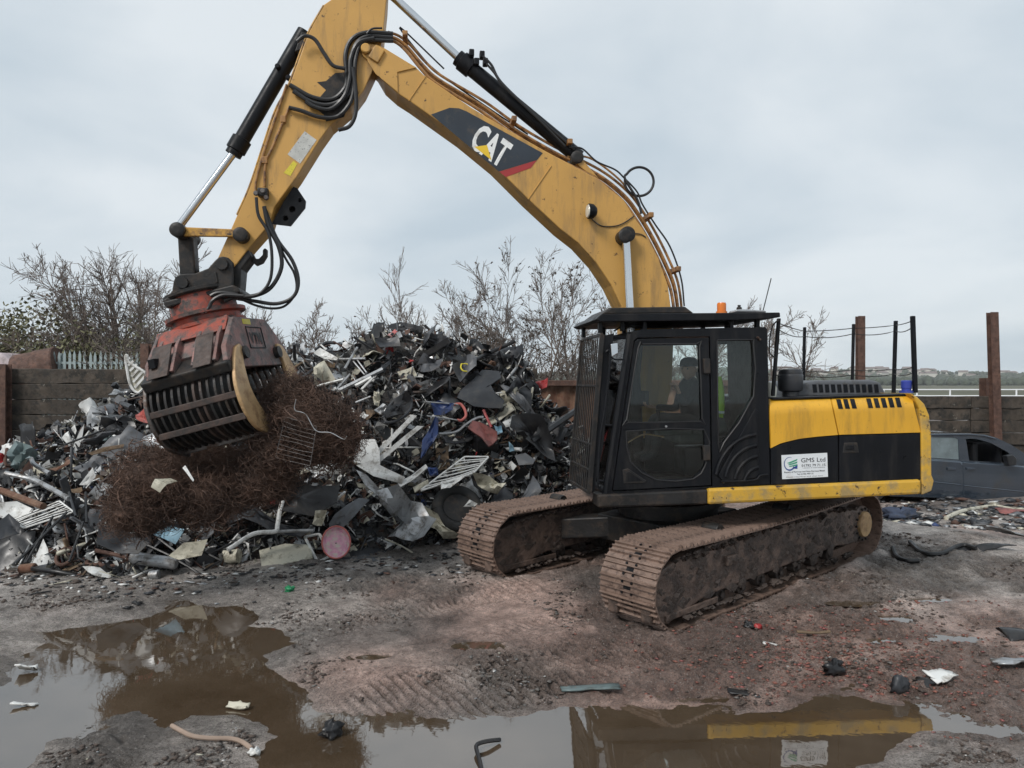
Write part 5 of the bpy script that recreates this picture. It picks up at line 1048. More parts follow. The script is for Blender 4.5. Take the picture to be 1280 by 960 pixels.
for x in (1196, 1226): MB().box(cpoly([(x, 568)], -.75)[0], CP.F*.08, CPL*.5, V(0, 0, .3)).build('seat_back', M['black'], CR, bevel=.06)
sq = MB(); th_ = np.linspace(0, 2*math.pi, 20); c_ = cpoly([(1252, 572)], -.5)[0]; sq.tube([c_+CPL*.18*math.cos(a)+V(0, 0, .18*math.sin(a)) for a in th_], .016, 6); sq.build('steering_wheel', M['black'], CR)
for x in (1092, 1302):
    for v in (.03, -1.52):
        c_ = cpoly([(x, 606 if x < 1200 else 619)], 0)[0]+CPL*v; w_ = MB().lathe(c_, -CPL, [(.2, -.01), (.31, 0), (.32, .04), (.32, .16), (.3, .2)], 26).build('wheel', M['tyre'], CR, smooth=True); MB().lathe(c_-CPL*-.005, -CPL, [(.02, -.02), (.2, -.01), (.2, .1)], 18).build('rim', M['alu'], w_, smooth=True)
MB().box(cpoly([(1338, 598)], -.12)[0], CP.F*.08, CPL*.1, V(0, 0, .07)).build('headlight', M['lens'], CR, bevel=.02)
# ================================================================ scrap heap
HXk = [-14, -9.6, -8.7, -7.85, -6.9, -6.1, -5.2, -4.2, -3.25, -2.0, -1.1, -.54, .13, .54, 1.1, 1.7, 2.6]
HZk = [.9, 1.1, 1.25, 1.6, 2.0, 2.45, 2.75, 2.9, 2.95, 3.28, 3.2, 2.95, 2.72, 2.0, 1.75, .9, 0]
YBx, YBz = [-14, -6.5, -4.8, -3.3, -1.6, -1.0, 0, 1.5, 2.6], [9.9, 9.75, 9.4, 10.4, 10.8, 11.2, 11.5, 12.0, 12.4]
def heap_z(x, y):
    H = np.interp(x, HXk, HZk); yb = np.interp(x, YBx, YBz); t = np.clip((y-yb)/(13-yb), 0, 1)
    z = H*t**.85*(1-.45*smooth01((y-13.2)/1.6)); return z+np.clip(z, 0, .5)*.45*fbm(x, y, 1.3, 3, 101)-.05*(t <= 0)
def heap_hit(px, py):
    Y_ = np.arange(8.0, 14.6, .02); x = (px-640)/FPX*Y_; z = CAM_H-(py-480)/FPX*Y_; h = np.maximum(heap_z(x, Y_), 0); i = np.argmax(z <= h)
    return float(Y_[i]) if z[i] <= h[i] else 13.4
def on_heap(px, py, off=0.0): d = heap_hit(px, py)-off; return at(px, py, d)
ax_, ay_ = np.arange(-13, 2.7, .07), np.arange(9.2, 14.75, .07); AX, AY = np.meshgrid(ax_, ay_); AZ = heap_z(AX, AY)+.12*fbm(AX, AY, 5, 3, 111)*(heap_z(AX, AY) > .05)-.06
ii = np.arange(AX.size).reshape(AX.shape); qq = np.stack([ii[:-1, :-1], ii[:-1, 1:], ii[1:, 1:], ii[1:, :-1]], -1).reshape(-1, 4)
M['heapdark'] = pmat('compacted dark scrap', (.020, .019, .018), .8, var=.5, vscale=6, dirt=(.06, .05, .045), dscale=9, damt=.45, tiny=(.25, .24, .22), tamt=.25, tscale=16, bump=1, bscale=18)
tag(linkobj('scrap_heap', fast_mesh('scrap_heap', np.stack([AX, AY, AZ], -1).reshape(-1, 3), [qq], [M['heapdark']])), 'dark compacted core of the scrap heap', 'scrap', kind='stuff')

def crumple(w, h, nx_, ny_, folds, g, jag=.12, sharp=1.0):
    x, y = np.meshgrid(np.linspace(-w/2, w/2, nx_), np.linspace(-h/2, h/2, ny_)); P = np.stack([x, y, 0*x], -1)
    edge = np.zeros(x.shape, bool); edge[0] = edge[-1] = True; edge[:, 0] = edge[:, -1] = True
    P[..., :2] += g.normal(0, jag*min(w, h)*.5, P[..., :2].shape)*np.where(edge, 1, .25)[..., None]
    for _ in range(folds):
        a = g.uniform(0, math.pi); d = V(math.cos(a), math.sin(a), 0); n = V(-math.sin(a), math.cos(a), 0); c = V(g.uniform(-w, w)*.3, g.uniform(-h, h)*.3, 0); s = (P-c)@n
        ang = g.normal(0, .55)*sharp*np.clip(np.maximum(s, 0)/(.25*min(w, h)), 0, 1); rel = P-c; ca, sa = np.cos(ang)[..., None], np.sin(ang)[..., None]
        P = np.where((s > 0)[..., None], c+rel*ca+np.cross(d, rel)*sa+d*(rel@d)[..., None]*(1-ca), P)
    return P+g.normal(0, .012*min(w, h), P.shape)
def sheet_geo(P, th):
    ny_, nx_ = P.shape[:2]; n = ny_*nx_; i = np.arange(n).reshape(ny_, nx_); q = np.stack([i[:-1, :-1], i[:-1, 1:], i[1:, 1:], i[1:, :-1]], -1).reshape(-1, 4)
    du = np.gradient(P, axis=1); dv = np.gradient(P, axis=0); N_ = np.cross(du, dv); N_ /= np.linalg.norm(N_, axis=2)[..., None]+1e-9
    v = np.concatenate([P.reshape(-1, 3), (P-N_*th).reshape(-1, 3)]); ring = np.concatenate([i[0], i[1:, -1], i[-1, -2::-1], i[-2:0:-1, 0]]); r2 = np.roll(ring, -1)
    return v, np.concatenate([q, q[:, ::-1]+n, np.stack([ring, ring+n, r2+n, r2], -1)])
def rand_rot(g): q = g.normal(0, 1, 4); q /= np.linalg.norm(q); w, x, y, z = q; return np.array([[1-2*(y*y+z*z), 2*(x*y-z*w), 2*(x*z+y*w)], [2*(x*y+z*w), 1-2*(x*x+z*z), 2*(y*z-x*w)], [2*(x*z-y*w), 2*(y*z+x*w), 1-2*(x*x+y*y)]])
SIL = [(0, 566), (60, 535), (150, 495), (190, 470), (300, 450), (400, 432), (470, 418), (560, 415), (605, 432), (655, 446), (668, 490), (700, 520), (735, 560)]
BAS = [(0, 712), (150, 722), (340, 700), (500, 688), (560, 676), (620, 655), (735, 620)]
def rand_heap_px(g):
    px = g.uniform(0, 735); return px, g.uniform(np.interp(px, *zip(*SIL)), np.interp(px, *zip(*BAS)))
# small loose scrap that nobody could count
PAL = ['bplastic', 'dplastic', 'gplastic', 'white', 'alu', 'rust', 'cream', 'wood', 'mud_thick', 'blue', 'red']
PW = np.array([.30, .17, .09, .13, .12, .09, .05, .03, .05, .005, .004]); PW /= PW.sum()
g = np.random.default_rng(77); vs, qs, ms, off = [], [], [], 0
for k in range(15000):
    if k % 3: px, py = rand_heap_px(g); c = on_heap(px, py)
    else: x = g.uniform(-12, 2.2); y = g.uniform(np.interp(x, YBx, YBz)-.15, 14.3); c = V(x, y, max(0, float(heap_z(np.array(x), np.array(y)))))
    c = c+g.normal(0, .04, 3); s = g.uniform(.025, .12)*(1+(g.uniform() < .1)*.8); kind = g.uniform()
    if kind < .68: P = crumple(s*g.uniform(.8, 2.2), s, 3, 3, 2, g, .2).reshape(-1, 3); f = np.array([[0, 1, 4, 3], [1, 2, 5, 4], [3, 4, 7, 6], [4, 5, 8, 7]])
    else:
        l, r_ = s*g.uniform(1.5, 4.5), s*g.uniform(.03, .12); b_ = g.normal(0, .12*l, 2); P = np.array([[x_, dy+(b_[0] if j == 1 else 0), dz+(b_[1] if j == 1 else 0)] for j, x_ in enumerate((-l/2, 0, l/2)) for dy, dz in ((-r_, -r_), (r_, -r_), (r_, r_), (-r_, r_))]); f = np.array([[i*4+j, i*4+(j+1) % 4, (i+1)*4+(j+1) % 4, (i+1)*4+j] for i in (0, 1) for j in range(4)]+[[3, 2, 1, 0], [8, 9, 10, 11]])
    P = P@rand_rot(g).T+c; vs.append(P); qs.append(f+off); ms.append(np.full(len(f), g.choice(len(PAL), p=PW))); off += len(P)
tag(linkobj('loose_scrap', fast_mesh('loose_scrap', np.concatenate(vs), [np.concatenate(qs)], [M[m] for m in PAL], np.concatenate(ms))), 'countless small torn bits covering the scrap heap', 'scrap', kind='stuff')

# larger pieces one can tell apart
DESC = {'bplastic': 'black plastic', 'dplastic': 'dark grey plastic', 'gplastic': 'mid grey', 'white': 'white enamelled', 'alu': 'dull silver', 'rust': 'rusty brown', 'cream': 'cream', 'wood': 'weathered wooden'}
g = np.random.default_rng(99)
LM = [(505, 410, 'domed crest trim'), (530, 460, 'yellow chalked panel'), (595, 485, 'broad grey undertray'), (650, 500, 'long grey bumper'), (650, 450, 'black wheel arch liner'), (605, 545, 'red vinyl seat pad'), (545, 520, 'blue tub'), (500, 515, 'black oval shell'), (500, 550, 'white boards'), (480, 590, 'long white door skin'), (575, 595, 'white ladder rack'), (570, 640, 'buried tyre'), (665, 615, 'curved grey fender'), (665, 560, 'bulging black liner'), (430, 470, 'silver gutter length'), (405, 470, 'cream ribbed tub'), (510, 660, 'large crumpled silver sheet'), (420, 680, 'pink oval tray'), (340, 640, 'wide bumper skin'), (345, 665, 'bent white pipe'), (300, 690, 'flat cream sheet'), (195, 703, 'exhaust silencer'), (65, 695, 'white enamel shard'), (140, 520, 'black moulded tub'), (100, 540, 'tall white slat'), (30, 565, 'grey green tub'), (75, 585, 'orange rust chunk'), (45, 610, 'long silver pipe'), (50, 640, 'white wire rack'), (120, 640, 'rusty wire tangle'), (10, 660, 'dark slate plate'), (400, 600, 'rusty wire bale'), (300, 480, 'slatted grab jaw')]
def landmark(px, py):
    d = [(math.hypot(px-a, py-b_), b_, n) for a, b_, n in LM]; d.sort(); dd, b_, n = d[0]
    return ('just above the ' if py < b_-12 else 'just below the ' if py > b_+12 else 'close beside the ')+n
def place(name, me, c, label, cat, group=None, rot=None):
    o = bpy.data.objects.new(name, me); COL.objects.link(o); o.location = c; ORG[o.name] = np.asarray(c)
    if rot is not None: o.rotation_euler = rot
    return tag(o, label, cat, group)
for k in range(235):
    px, py = rand_heap_px(g); u = g.uniform(); c = on_heap(px, py, .0); left = px < 320
    kind = 'panel' if u < .58 else 'bar' if u < .74 else 'tube' if u < .86 else 'cable' if u < .94 else 'can'
    pal = ['bplastic', 'dplastic', 'gplastic', 'white', 'alu', 'rust', 'cream']; w = np.array([.31, .20, .12, .14, .13, .06, .04] if not left else [.22, .15, .12, .20, .17, .09, .05])
    if py < 470: w = np.array([.45, .28, .17, .02, .04, .03, .01])
    m = pal[g.choice(7, p=w/w.sum())]; s = g.uniform(.16, .5)*(1.2 if m in ('bplastic', 'dplastic', 'gplastic') else .85)
    if kind == 'panel':
        v, q = sheet_geo(crumple(s*g.uniform(.9, 2.0), s*.8, 7, 6, int(g.integers(2, 5)), g, .10), .012); nm, cat = 'crumpled_panel', 'panel'; lab = f'crumpled {DESC[m]} panel lying in the scrap heap'
        # lie roughly along the slope
        base = np.array([[1, 0, 0], [0, .62, .78], [0, -.78, .62]]).T; Rm = base@rand_rot(g) if g.uniform() < .35 else base@np.array(Matrix.Rotation(g.uniform(0, 6.28), 3, 'Z'))@np.array(Matrix.Rotation(g.normal(0, .45), 3, 'X'))@np.array(Matrix.Rotation(g.normal(0, .45), 3, 'Y')); v = v@Rm.T
        me = fast_mesh(nm, v, [q], [M[m]])
    else:
        if kind == 'bar':
            l = s*g.uniform(1.4, 3); b_ = MB(); P = spline([(-l/2, 0, 0), (g.normal(0, .06)*l, g.normal(0, .06)*l, g.normal(0, .06)*l), (l/2, 0, 0)], 4); ww = g.uniform(.02, .05); hh = g.uniform(.008, .02)
            vv = [p+V(0, a*ww, c2*hh) for p in P for a, c2 in ((-1, -1), (1, -1), (1, 1), (-1, 1))]; n = len(P); b_.add(vv, [[i*4+j, i*4+(j+1) % 4, (i+1)*4+(j+1) % 4, (i+1)*4+j] for i in range(n-1) for j in range(4)]+[[3, 2, 1, 0], [n*4-4, n*4-3, n*4-2, n*4-1]]); nm, cat, lab = 'bent_strip', 'strip', f'bent {DESC[m]} strip sticking out of the scrap heap'
        elif kind == 'tube':
            l = s*g.uniform(1.2, 2.8); b_ = MB().tube(spline([(-l/2, 0, 0), (-l*.1, g.normal(0, .1)*l, 0), (l*.2, g.normal(0, .1)*l, g.normal(0, .1)*l), (l/2, 0, g.normal(0, .1)*l)], 4), g.uniform(.012, .035), 8); nm, cat, lab = 'bent_tube', 'tube', f'bent {DESC[m]} tube lying in the scrap heap'
        elif kind == 'cable':
            m = 'bplastic'; a = np.linspace(0, g.uniform(4, 11), 28); r_ = s*.4*(1+.2*np.sin(a*1.7)); b_ = MB().tube(np.stack([r_*np.cos(a), r_*np.sin(a), .03*a*s+.05*np.sin(3*a)], -1), g.uniform(.006, .013), 5); nm, cat, lab = 'coiled_cable', 'cable', 'loosely coiled black cable lying in the scrap heap'
        else:
            r_ = s*.3; n = 14; prof = [(r_*.9, 0), (r_, .02)]+[(r_*(1-.12*g.uniform()), r_*2.2*f) for f in (.25, .5, .75)]+[(r_, r_*2.2), (r_*.85, r_*2.22)]; b_ = MB().lathe((0, 0, 0), (0, 0, 1), prof, n); b_.v[0] += g.normal(0, r_*.07, b_.v[0].shape); nm, cat, lab = 'dented_container', 'container', f'dented {DESC[m]} container lying in the scrap heap'
        o = b_.build(nm, M[m], None, smooth=(kind != 'bar')); me = o.data; bpy.data.objects.remove(o); v = np.array([x.co[:] for x in me.vertices])@rand_rot(g).T; me.vertices.foreach_set('co', v.astype(np.float32).ravel()); me.update()
    lab = ('small ' if s < .26 else 'large ' if s > .46 else '')+lab.replace(' lying in the scrap heap', '').replace(' sticking out of the scrap heap', '')+' in the heap '+landmark(px, py); place(nm, me, c, lab, cat, cat+'s lying in the scrap heap')

# ---------------- pieces the photograph lets one single out
def px_panel(name, pts, mat, label, cat, off=.12, tilt=(0, 0), bend=.03, th=.015, lean=.35, depth=None, smooth=True):
    pts = np.array(pts, float); cx, cy = pts.mean(0); d0 = (heap_hit(cx, cy)-off-.12) if depth is None else depth; c = at(cx, cy, d0); n = nrm(nrm(V(0, 0, CAM_H)-c)*(1-lean)+V(tilt[0], -.2, lean+tilt[1])); P = []
    def proj(p): d = V((p[0]-640)/FPX, 1, -(p[1]-480)/FPX); o = V(0, 0, CAM_H); return o+d*(np.dot(c-o, n)/np.dot(d, n))
    dense = []
    for a, b_ in zip(pts, np.roll(pts, -1, 0)): dense += [a, a*.5+b_*.5]
    gg = np.random.default_rng(int(cx*31+cy)); ring = [proj(p) for p in dense]; k = len(ring); m1 = [c*.38+p*.62 for p in ring]; m2 = [c*.72+p*.28 for p in ring]; RR = max(np.linalg.norm(p-c) for p in ring); u1 = nrm(np.cross(n, gg.normal(0, 1, 3))); u2 = nrm(np.cross(n, gg.normal(0, 1, 3))); s1, s2 = gg.uniform(-.3, .3, 2); g1, g2 = gg.choice((-1, 1), 2)
    def dis(p): a = np.dot(p-c, u1)/RR; b2 = np.dot(p-c, u2)/RR; return p+n*bend*(g1*2.6*abs(a-s1)+g2*1.6*abs(b2-s2)+.9*math.sin(5*a+3*b2)+gg.normal(0, .22))
    ring, m1, m2 = [[dis(p) for p in r_] for r_ in (ring, m1, m2)]
    vs = np.array(ring+m1+m2+[dis(c)]); fs = [[i, (i+1) % k, k+(i+1) % k, k+i] for i in range(k)]+[[k+i, k+(i+1) % k, 2*k+(i+1) % k, 2*k+i] for i in range(k)]+[[2*k+i, 2*k+(i+1) % k, 3*k] for i in range(k)]
    lo = vs.copy(); lo -= n*th; n0 = len(vs); fs2 = fs+[[x+n0 for x in reversed(f)] for f in fs]+[[i, i+n0, (i+1) % k+n0, (i+1) % k] for i in range(k)]
    org = V(c[0], c[1], vs[:, 2].min()); return tag(MB().add(np.concatenate([vs, lo]), fs2).build(name, M[mat], None, origin=org, smooth=smooth), label, cat)
def px_tube(name, pts, r_, mat, label, cat, off=.12, n=8, depth=None, sm=True):
    d = depth if depth is not None else None; P = [at(a, b_, (depth[i] if isinstance(depth, (list, tuple)) else depth) if depth is not None else heap_hit(a, b_)-off-.12) for i, (a, b_) in enumerate(pts)]
    return tag(MB().tube(spline(P, 5) if sm else P, r_, n).build(name, M[mat], None, origin=P[0], smooth=True), label, cat)
zA, zB, zC = Zm(0, 480, 3.693), Zm(240, 480, 3.693), Zm(440, 390, 3.693); zD, zE, zF, zG = Zm(460, 540, 4.571), Zm(380, 400, 6.0), Zm(540, 400, 6.0), Zm(0, 440, 6.0)
# crest and upper right
px_panel('car_trim', zC([(160, 70), (180, 45), (225, 38), (330, 72), (325, 102), (250, 95)]), 'bplastic', 'domed black car trim lying on the very crest of the heap', 'panel', .1, bend=.05)
px_panel('grey_sheet', zC([(105, 130), (215, 118), (225, 165), (130, 170)]), 'dplastic', 'dark grey sheet just below the crest beside the black trim', 'sheet')
px_panel('grey_sheet', zC([(330, 105), (420, 110), (440, 150), (400, 160), (350, 130)]), 'gplastic', 'pale grey folded sheet on the shoulder of the crest', 'sheet', bend=.05)
px_panel('grey_sheet', zC([(275, 235), (330, 195), (360, 215), (420, 205), (400, 270), (330, 275)]), 'gplastic', 'crumpled mid grey sheet below the crest, beside the yellow marked panel', 'sheet', bend=.09)
mp = px_panel('marked_panel', zC([(460, 270), (530, 195), (575, 220), (575, 260), (500, 335)]), 'gplastic', 'bent grey car panel with a yellow chalk ring', 'panel', .16, bend=.07)
px_tube('chalk_ring', zC([(505, 240), (530, 240), (548, 255), (540, 272), (515, 272), (503, 258), (505, 240)]), .012, 'ystick', 'yellow ring marking on the bent grey car panel', 'marking', .26, 6)
px_panel('car_floor_tray', zC([(485, 395), (500, 355), (560, 300), (600, 250), (680, 255), (690, 290), (640, 330), (660, 365), (705, 395), (690, 428), (560, 432)]), 'dplastic', 'broad smooth dark grey car undertray in the upper heap', 'tray', .22, bend=.03, lean=.5)
px_panel('bumper', zC([(675, 320), (720, 330), (790, 390), (850, 470), (905, 560), (880, 560), (830, 480), (740, 400)]), 'gplastic', 'long grey bumper skin sloping down the beside the heap', 'bumper', .25, bend=.05)
px_panel('grey_sheet', zC([(735, 335), (830, 345), (830, 440), (790, 420)]), 'dplastic', 'square dark grey sheet behind the long grey bumper', 'sheet', .1)
px_panel('black_liner', zC([(590, 180), (640, 150), (700, 165), (790, 200), (815, 290), (760, 330), (690, 300), (620, 250)]), 'bplastic', 'jumbled black wheel arch liner at the top beside the heap', 'liner', .1, bend=.14)
px_tube('bent_black_bar', zC([(560, 225), (640, 185), (720, 150), (752, 132)]), .035, 'bplastic', 'black bar poking out beyond the top beside the heap', 'bar', .2)
px_panel('red_lamp', zC([(840, 335), (870, 310), (905, 300), (900, 345), (850, 360)]), 'red', 'red rear lamp cluster at the heap shoulder by the rusty sheet wall', 'lamp', .1, bend=.06)
px_tube('black_beam', [(664, 552), (690, 534), (722, 512)], .055, 'bplastic', 'thick black beam slanting from the heap toward the cab guard', 'beam', .3, 6)
px_panel('copper_cloth', zC([(610, 245), (640, 205), (680, 210), (665, 240), (630, 250)]), 'orust', 'coppery torn strip beside the black wheel arch liner', 'strip', .2, bend=.08)
# middle right
px_panel('seat_pad', zC([(535, 545), (555, 510), (590, 505), (670, 560), (672, 590), (630, 628), (600, 590)]), 'redpad', 'faded red vinyl seat pad in the middle of the heap', 'pad', .25, bend=.03, th=.05)
px_panel('black_bag', zC([(740, 510), (800, 490), (880, 500), (920, 580), (940, 690), (880, 660), (800, 600), (730, 560)]), 'bplastic', 'big black bulging liner beside the red seat pad', 'liner', .22, bend=.12)
px_panel('blue_box', zC([(360, 425), (400, 420), (470, 440), (465, 480), (380, 485)]), 'blue', 'blue plastic tub behind the orange handled ring', 'tub', .18, bend=.08)
px_tube('orange_ring', zC([(470, 428), (500, 425), (520, 450), (525, 480), (505, 500), (485, 498)]), .022, 'salmon', 'orange red plastic loop handle beside the blue tub', 'handle', .32)
px_tube('ring_rail', zC([(340, 415), (470, 425), (490, 430)]), .012, 'alu', 'thin silver rail joined to the top of the orange loop', 'rail', .33); px_tube('ring_rail', zC([(345, 480), (440, 492), (490, 500)]), .012, 'alu', 'thin silver rail joined to the bottom of the orange loop', 'rail', .33)
px_panel('blue_shell', zC([(385, 500), (400, 510), (398, 570), (350, 640), (318, 690), (325, 600)]), 'blue', 'dark blue curved chair shell below the blue tub', 'shell', .2, bend=.05)
px_panel('blue_rag', zC([(345, 715), (395, 720), (400, 750), (360, 760)]), 'blue', 'small bright blue scrap above the white ladder rack', 'scrap', .15)
px_panel('pale_blue_scrap', zF([(465, 810), (520, 800), (530, 850), (490, 870)]), 'ltblue', 'pale blue torn sheet beside the red seat pad', 'sheet', .2); px_panel('pale_blue_scrap', zF([(575, 920), (610, 950), (620, 975), (580, 985)]), 'ltblue', 'small pale blue triangle below the red seat pad', 'sheet', .2)
px_tube('red_rod', zF([(385, 675), (410, 730), (445, 805)]), .022, 'red', 'thin red rod standing behind the red seat pad', 'rod', .2, 6)
px_tube('grey_hose', zF([(50, 855), (180, 840), (260, 780), (340, 735), (385, 730)]), .022, 'alu', 'grey hose arching beside the red seat pad', 'hose', .25)
px_panel('round_plate', zC([(750, 660), (800, 650), (845, 680), (835, 705), (770, 705)]), 'gplastic', 'flat grey rounded plate above the curved fender', 'plate', .2, bend=.01)
px_panel('fender', zC([(835, 735), (865, 790), (875, 830), (800, 880), (730, 895), (790, 840), (820, 780)]), 'gplastic', 'curved grey fender standing behind the far track', 'fender', .25, bend=.04)
wh = thing('wheel', on_heap(568, 640), 'discarded black tyre half buried behind the far track', 'wheel'); cw = on_heap(572, 636, .25); nw = nrm(V(.25, -.75, .6))
th_ = np.linspace(0, 2*math.pi, 33); u_ = nrm(np.cross(nw, V(0, 0, 1))); v_ = np.cross(nw, u_); MB().tube([cw+(u_*math.cos(a)+v_*math.sin(a))*.30 for a in th_], .085, 12).build('tyre', M['tyre'], wh, smooth=True); MB().lathe(cw-nw*.06, nw, [(.02, .05), (.12, .05), (.2, .0), (.22, .05), (.22, .1)], 24).build('rim', M['dark_steel'], wh, smooth=True)
px_panel('wheel_arch', zC([(148, 490), (175, 430), (220, 392), (255, 385), (275, 405), (270, 450), (220, 495), (165, 510)]), 'bplastic', 'black oval trim shell beside the blue tub', 'shell', .25, bend=.05, th=.03)
px_tube('arch_rim', zC([(148, 490), (175, 430), (220, 392), (258, 386), (274, 408), (268, 450), (220, 495), (165, 510), (148, 490)]), .022, 'dplastic', 'raised rim round the black oval trim shell', 'rim', .30)
# white goods
def px_board(name, pts, mat, label, off=.2, th=.02): return px_panel(name, pts, mat, label, 'board', off, bend=.002, th=th, lean=.1)
px_board('white_board', zC([(112, 640), (122, 662), (300, 478), (275, 475)]), 'white', 'upper of two white boards leaning from the white cabinet', .3); px_board('white_board', zC([(120, 672), (128, 694), (330, 527), (300, 525)]), 'white', 'lower of two white boards leaning from the white cabinet', .34)
px_panel('white_cabinet', zC([(5, 690), (20, 585), (105, 588), (128, 640), (130, 705), (80, 700)]), 'white', 'dented white appliance side with holes beside the wire bale', 'panel', .3, bend=.02)
px_panel('white_door', zC([(20, 705), (90, 690), (245, 765), (230, 790), (100, 760)]), 'white', 'long white curved door skin below the white boards', 'panel', .3, bend=.03)
px_panel('white_door', zC([(20, 735), (60, 750), (110, 800), (150, 850), (140, 865), (60, 800)]), 'alu', 'silver folded edge piece under the white door skin', 'strip', .3, bend=.03)
rk = zC([(520, 668), (632, 668), (560, 745), (310, 828)]); wire_frame_thing('ladder_rack', [on_heap(*p, .42) for p in (rk[0], rk[1], rk[2], rk[3])], 8, .010, 'white', 'white slatted rack like a short ladder behind the far track', 'rack')
px_panel('white_profile', zC([(210, 790), (340, 712), (350, 730), (225, 812)]), 'white', 'white window profile lying beside the ladder rack', 'profile', .3, th=.04); px_panel('white_profile', zC([(280, 800), (350, 770), (355, 790), (290, 830)]), 'cream', 'short cream window profile under the ladder rack', 'profile', .3)
px_panel('cream_basket', zE([(75, 460), (70, 350), (150, 285), (235, 430), (150, 460)]), 'cream', 'cream ribbed tub leaning against the far jaw', 'tub', .5, bend=.05, th=.03); px_panel('white_box', zE([(70, 250), (120, 205), (260, 300), (240, 320), (150, 290)]), 'white', 'white open box lying behind the far jaw', 'box', .5, bend=.05)
for i, (a, b_, m_, r_, lb) in enumerate((((85, 500), (295, 445), 'white', .02, 'white rod pointing away from the wire bale'), ((240, 525), (345, 405), 'alu', .02, 'silver profile crossing above the wire bale'), ((260, 530), (590, 370), 'alu', .035, 'wide silver gutter length beside the cream tub'), ((385, 495), (505, 430), 'white', .03, 'white frame length on the silver gutter'), ((305, 365), (400, 205), 'alu', .02, 'silver bar standing up toward the crest'), ((430, 520), (510, 440), 'white', .02, 'short white bar below the silver gutter'), ((265, 295), (460, 290), 'alu', .02, 'pale rail below the crest'), ((370, 310), (455, 410), 'alu', .012, 'thin pale strut under the pale rail'), ((400, 300), (470, 395), 'alu', .012, 'second thin pale strut under the pale rail'), ((385, 620), (500, 575), 'alu', .018, 'dull bar beside the yellow green rag'))): px_tube('metal_bar', zE([a, b_]), r_, m_, lb, 'bar', .4, 5, sm=False)
px_panel('rag', zE([(515, 570), (525, 530), (560, 525), (575, 580), (560, 640), (530, 645)]), 'cream', 'yellowish rag beside the black oval shell', 'rag', .3, bend=.06); px_panel('grey_box', zE([(525, 680), (590, 625), (635, 650), (580, 715)]), 'alu', 'small pale grey box beside the black oval shell', 'box', .25)
px_panel('white_plate', zB([(498, 385), (660, 360), (690, 395), (690, 425), (560, 412)]), 'white', 'white jagged plate under the rusty wire bale', 'plate', .35, bend=.03)
# lower middle
px_panel('black_bumper', zB([(85, 540), (200, 460), (290, 560), (420, 640), (560, 665), (500, 690), (380, 680), (240, 620), (160, 630)]), 'dplastic', 'wide dark grey bumper skin at the foot of the heap', 'bumper', .3, bend=.07); px_panel('black_bumper', zB([(280, 480), (430, 430), (560, 480), (680, 480), (670, 560), (560, 620), (420, 600), (300, 560)]), 'bplastic', 'black glossy moulded liner above the wide bumper skin', 'liner', .25, bend=.1)
px_panel('scoop', zB([(630, 640), (660, 600), (770, 520), (820, 530), (740, 620), (690, 665), (640, 660)]), 'gplastic', 'grey pointed scoop behind the pink tray', 'scoop', .3, bend=.03)
px_tube('white_pipe', zB([(165, 765), (265, 700), (320, 685), (385, 680), (395, 650), (405, 590), (418, 540)]), .03, 'white', 'bent white pipe at the foot of the heap', 'pipe', .35); px_tube('white_pipe', zB([(385, 682), (470, 678), (560, 676)]), .022, 'alu', 'straight grey pipe beside the bent white pipe', 'pipe', .3)
px_panel('cream_sheet', zB([(310, 770), (430, 735), (545, 740), (558, 805), (430, 830), (400, 845), (325, 868)]), 'cream', 'flat cracked cream panel lying on the mud before the heap', 'panel', depth=10.2, lean=.7, bend=.01)
px_panel('silver_crumple', zD([(60, 400), (180, 370), (310, 440), (390, 580), (320, 680), (200, 640), (110, 590), (190, 520), (80, 470)]), 'alu', 'large crumpled silver sheet near the far track', 'sheet', .25, bend=.14); px_panel('silver_crumple', zD([(320, 430), (400, 480), (450, 560), (540, 590), (430, 600), (350, 540)]), 'cream', 'crumpled pale sheet hard by the far track', 'sheet', .25, bend=.1)
px_panel('grey_lump', zD([(420, 290), (540, 255), (550, 270), (470, 330), (420, 340)]), 'white', 'white torn flap below the ladder rack', 'flap', .3, bend=.04); px_panel('cloth_bundle', zD([(600, 270), (700, 265), (790, 310), (740, 350), (650, 330)]), 'cream', 'pale crumpled cloth behind the tyre', 'cloth', .3, bend=.1); px_panel('white_cup', zD([(545, 420), (580, 390), (625, 410), (610, 430)]), 'white', 'small white scrap on the tyre', 'scrap', .35, bend=.04)
px_panel('yellow_rag', zB([(555, 645), (570, 590), (625, 600), (600, 655)]), 'cream', 'pale rag on the black bumper near the pink tray', 'rag', .35, bend=.05); px_panel('red_scrap', zB([(355, 540), (385, 532), (385, 555), (365, 558)]), 'red', 'small red scrap on the black moulded liner', 'scrap', .4)
# tray
tr_ = thing('tray', at(421, 700, 10.4), 'pink patterned oval tray leaning at the foot of the heap', 'tray'); ct_ = at(420, 679, 10.35); nt_ = nrm(V(.25, -.85, .45)); tu = nrm(np.cross(nt_, V(0, 0, 1))); tv = np.cross(nt_, tu)
def oval(rx, ry, h): return [ct_+tu*rx*math.cos(a)*1.0+tv*ry*math.sin(a)+nt_*h for a in np.linspace(0, 2*math.pi, 25)[:-1]]
q = MB(); rings = [oval(.19, .225, .05), oval(.175, .21, .05), oval(.14, .175, .005), oval(.01, .01, .003), oval(.01, .01, -.01), oval(.15, .185, -.01)]; q.add([p for r_ in rings for p in r_], [[i*24+j, i*24+(j+1) % 24, ((i+1) % 6)*24+(j+1) % 24, ((i+1) % 6)*24+j] for i in range(6) for j in range(24)]); q.build('dish', M['pink'], tr_, smooth=True); MB().tube(oval(.185, .22, .05)+oval(.185, .22, .05)[:1], .012, 6).build('rim', M['salmon'], tr_, smooth=True)
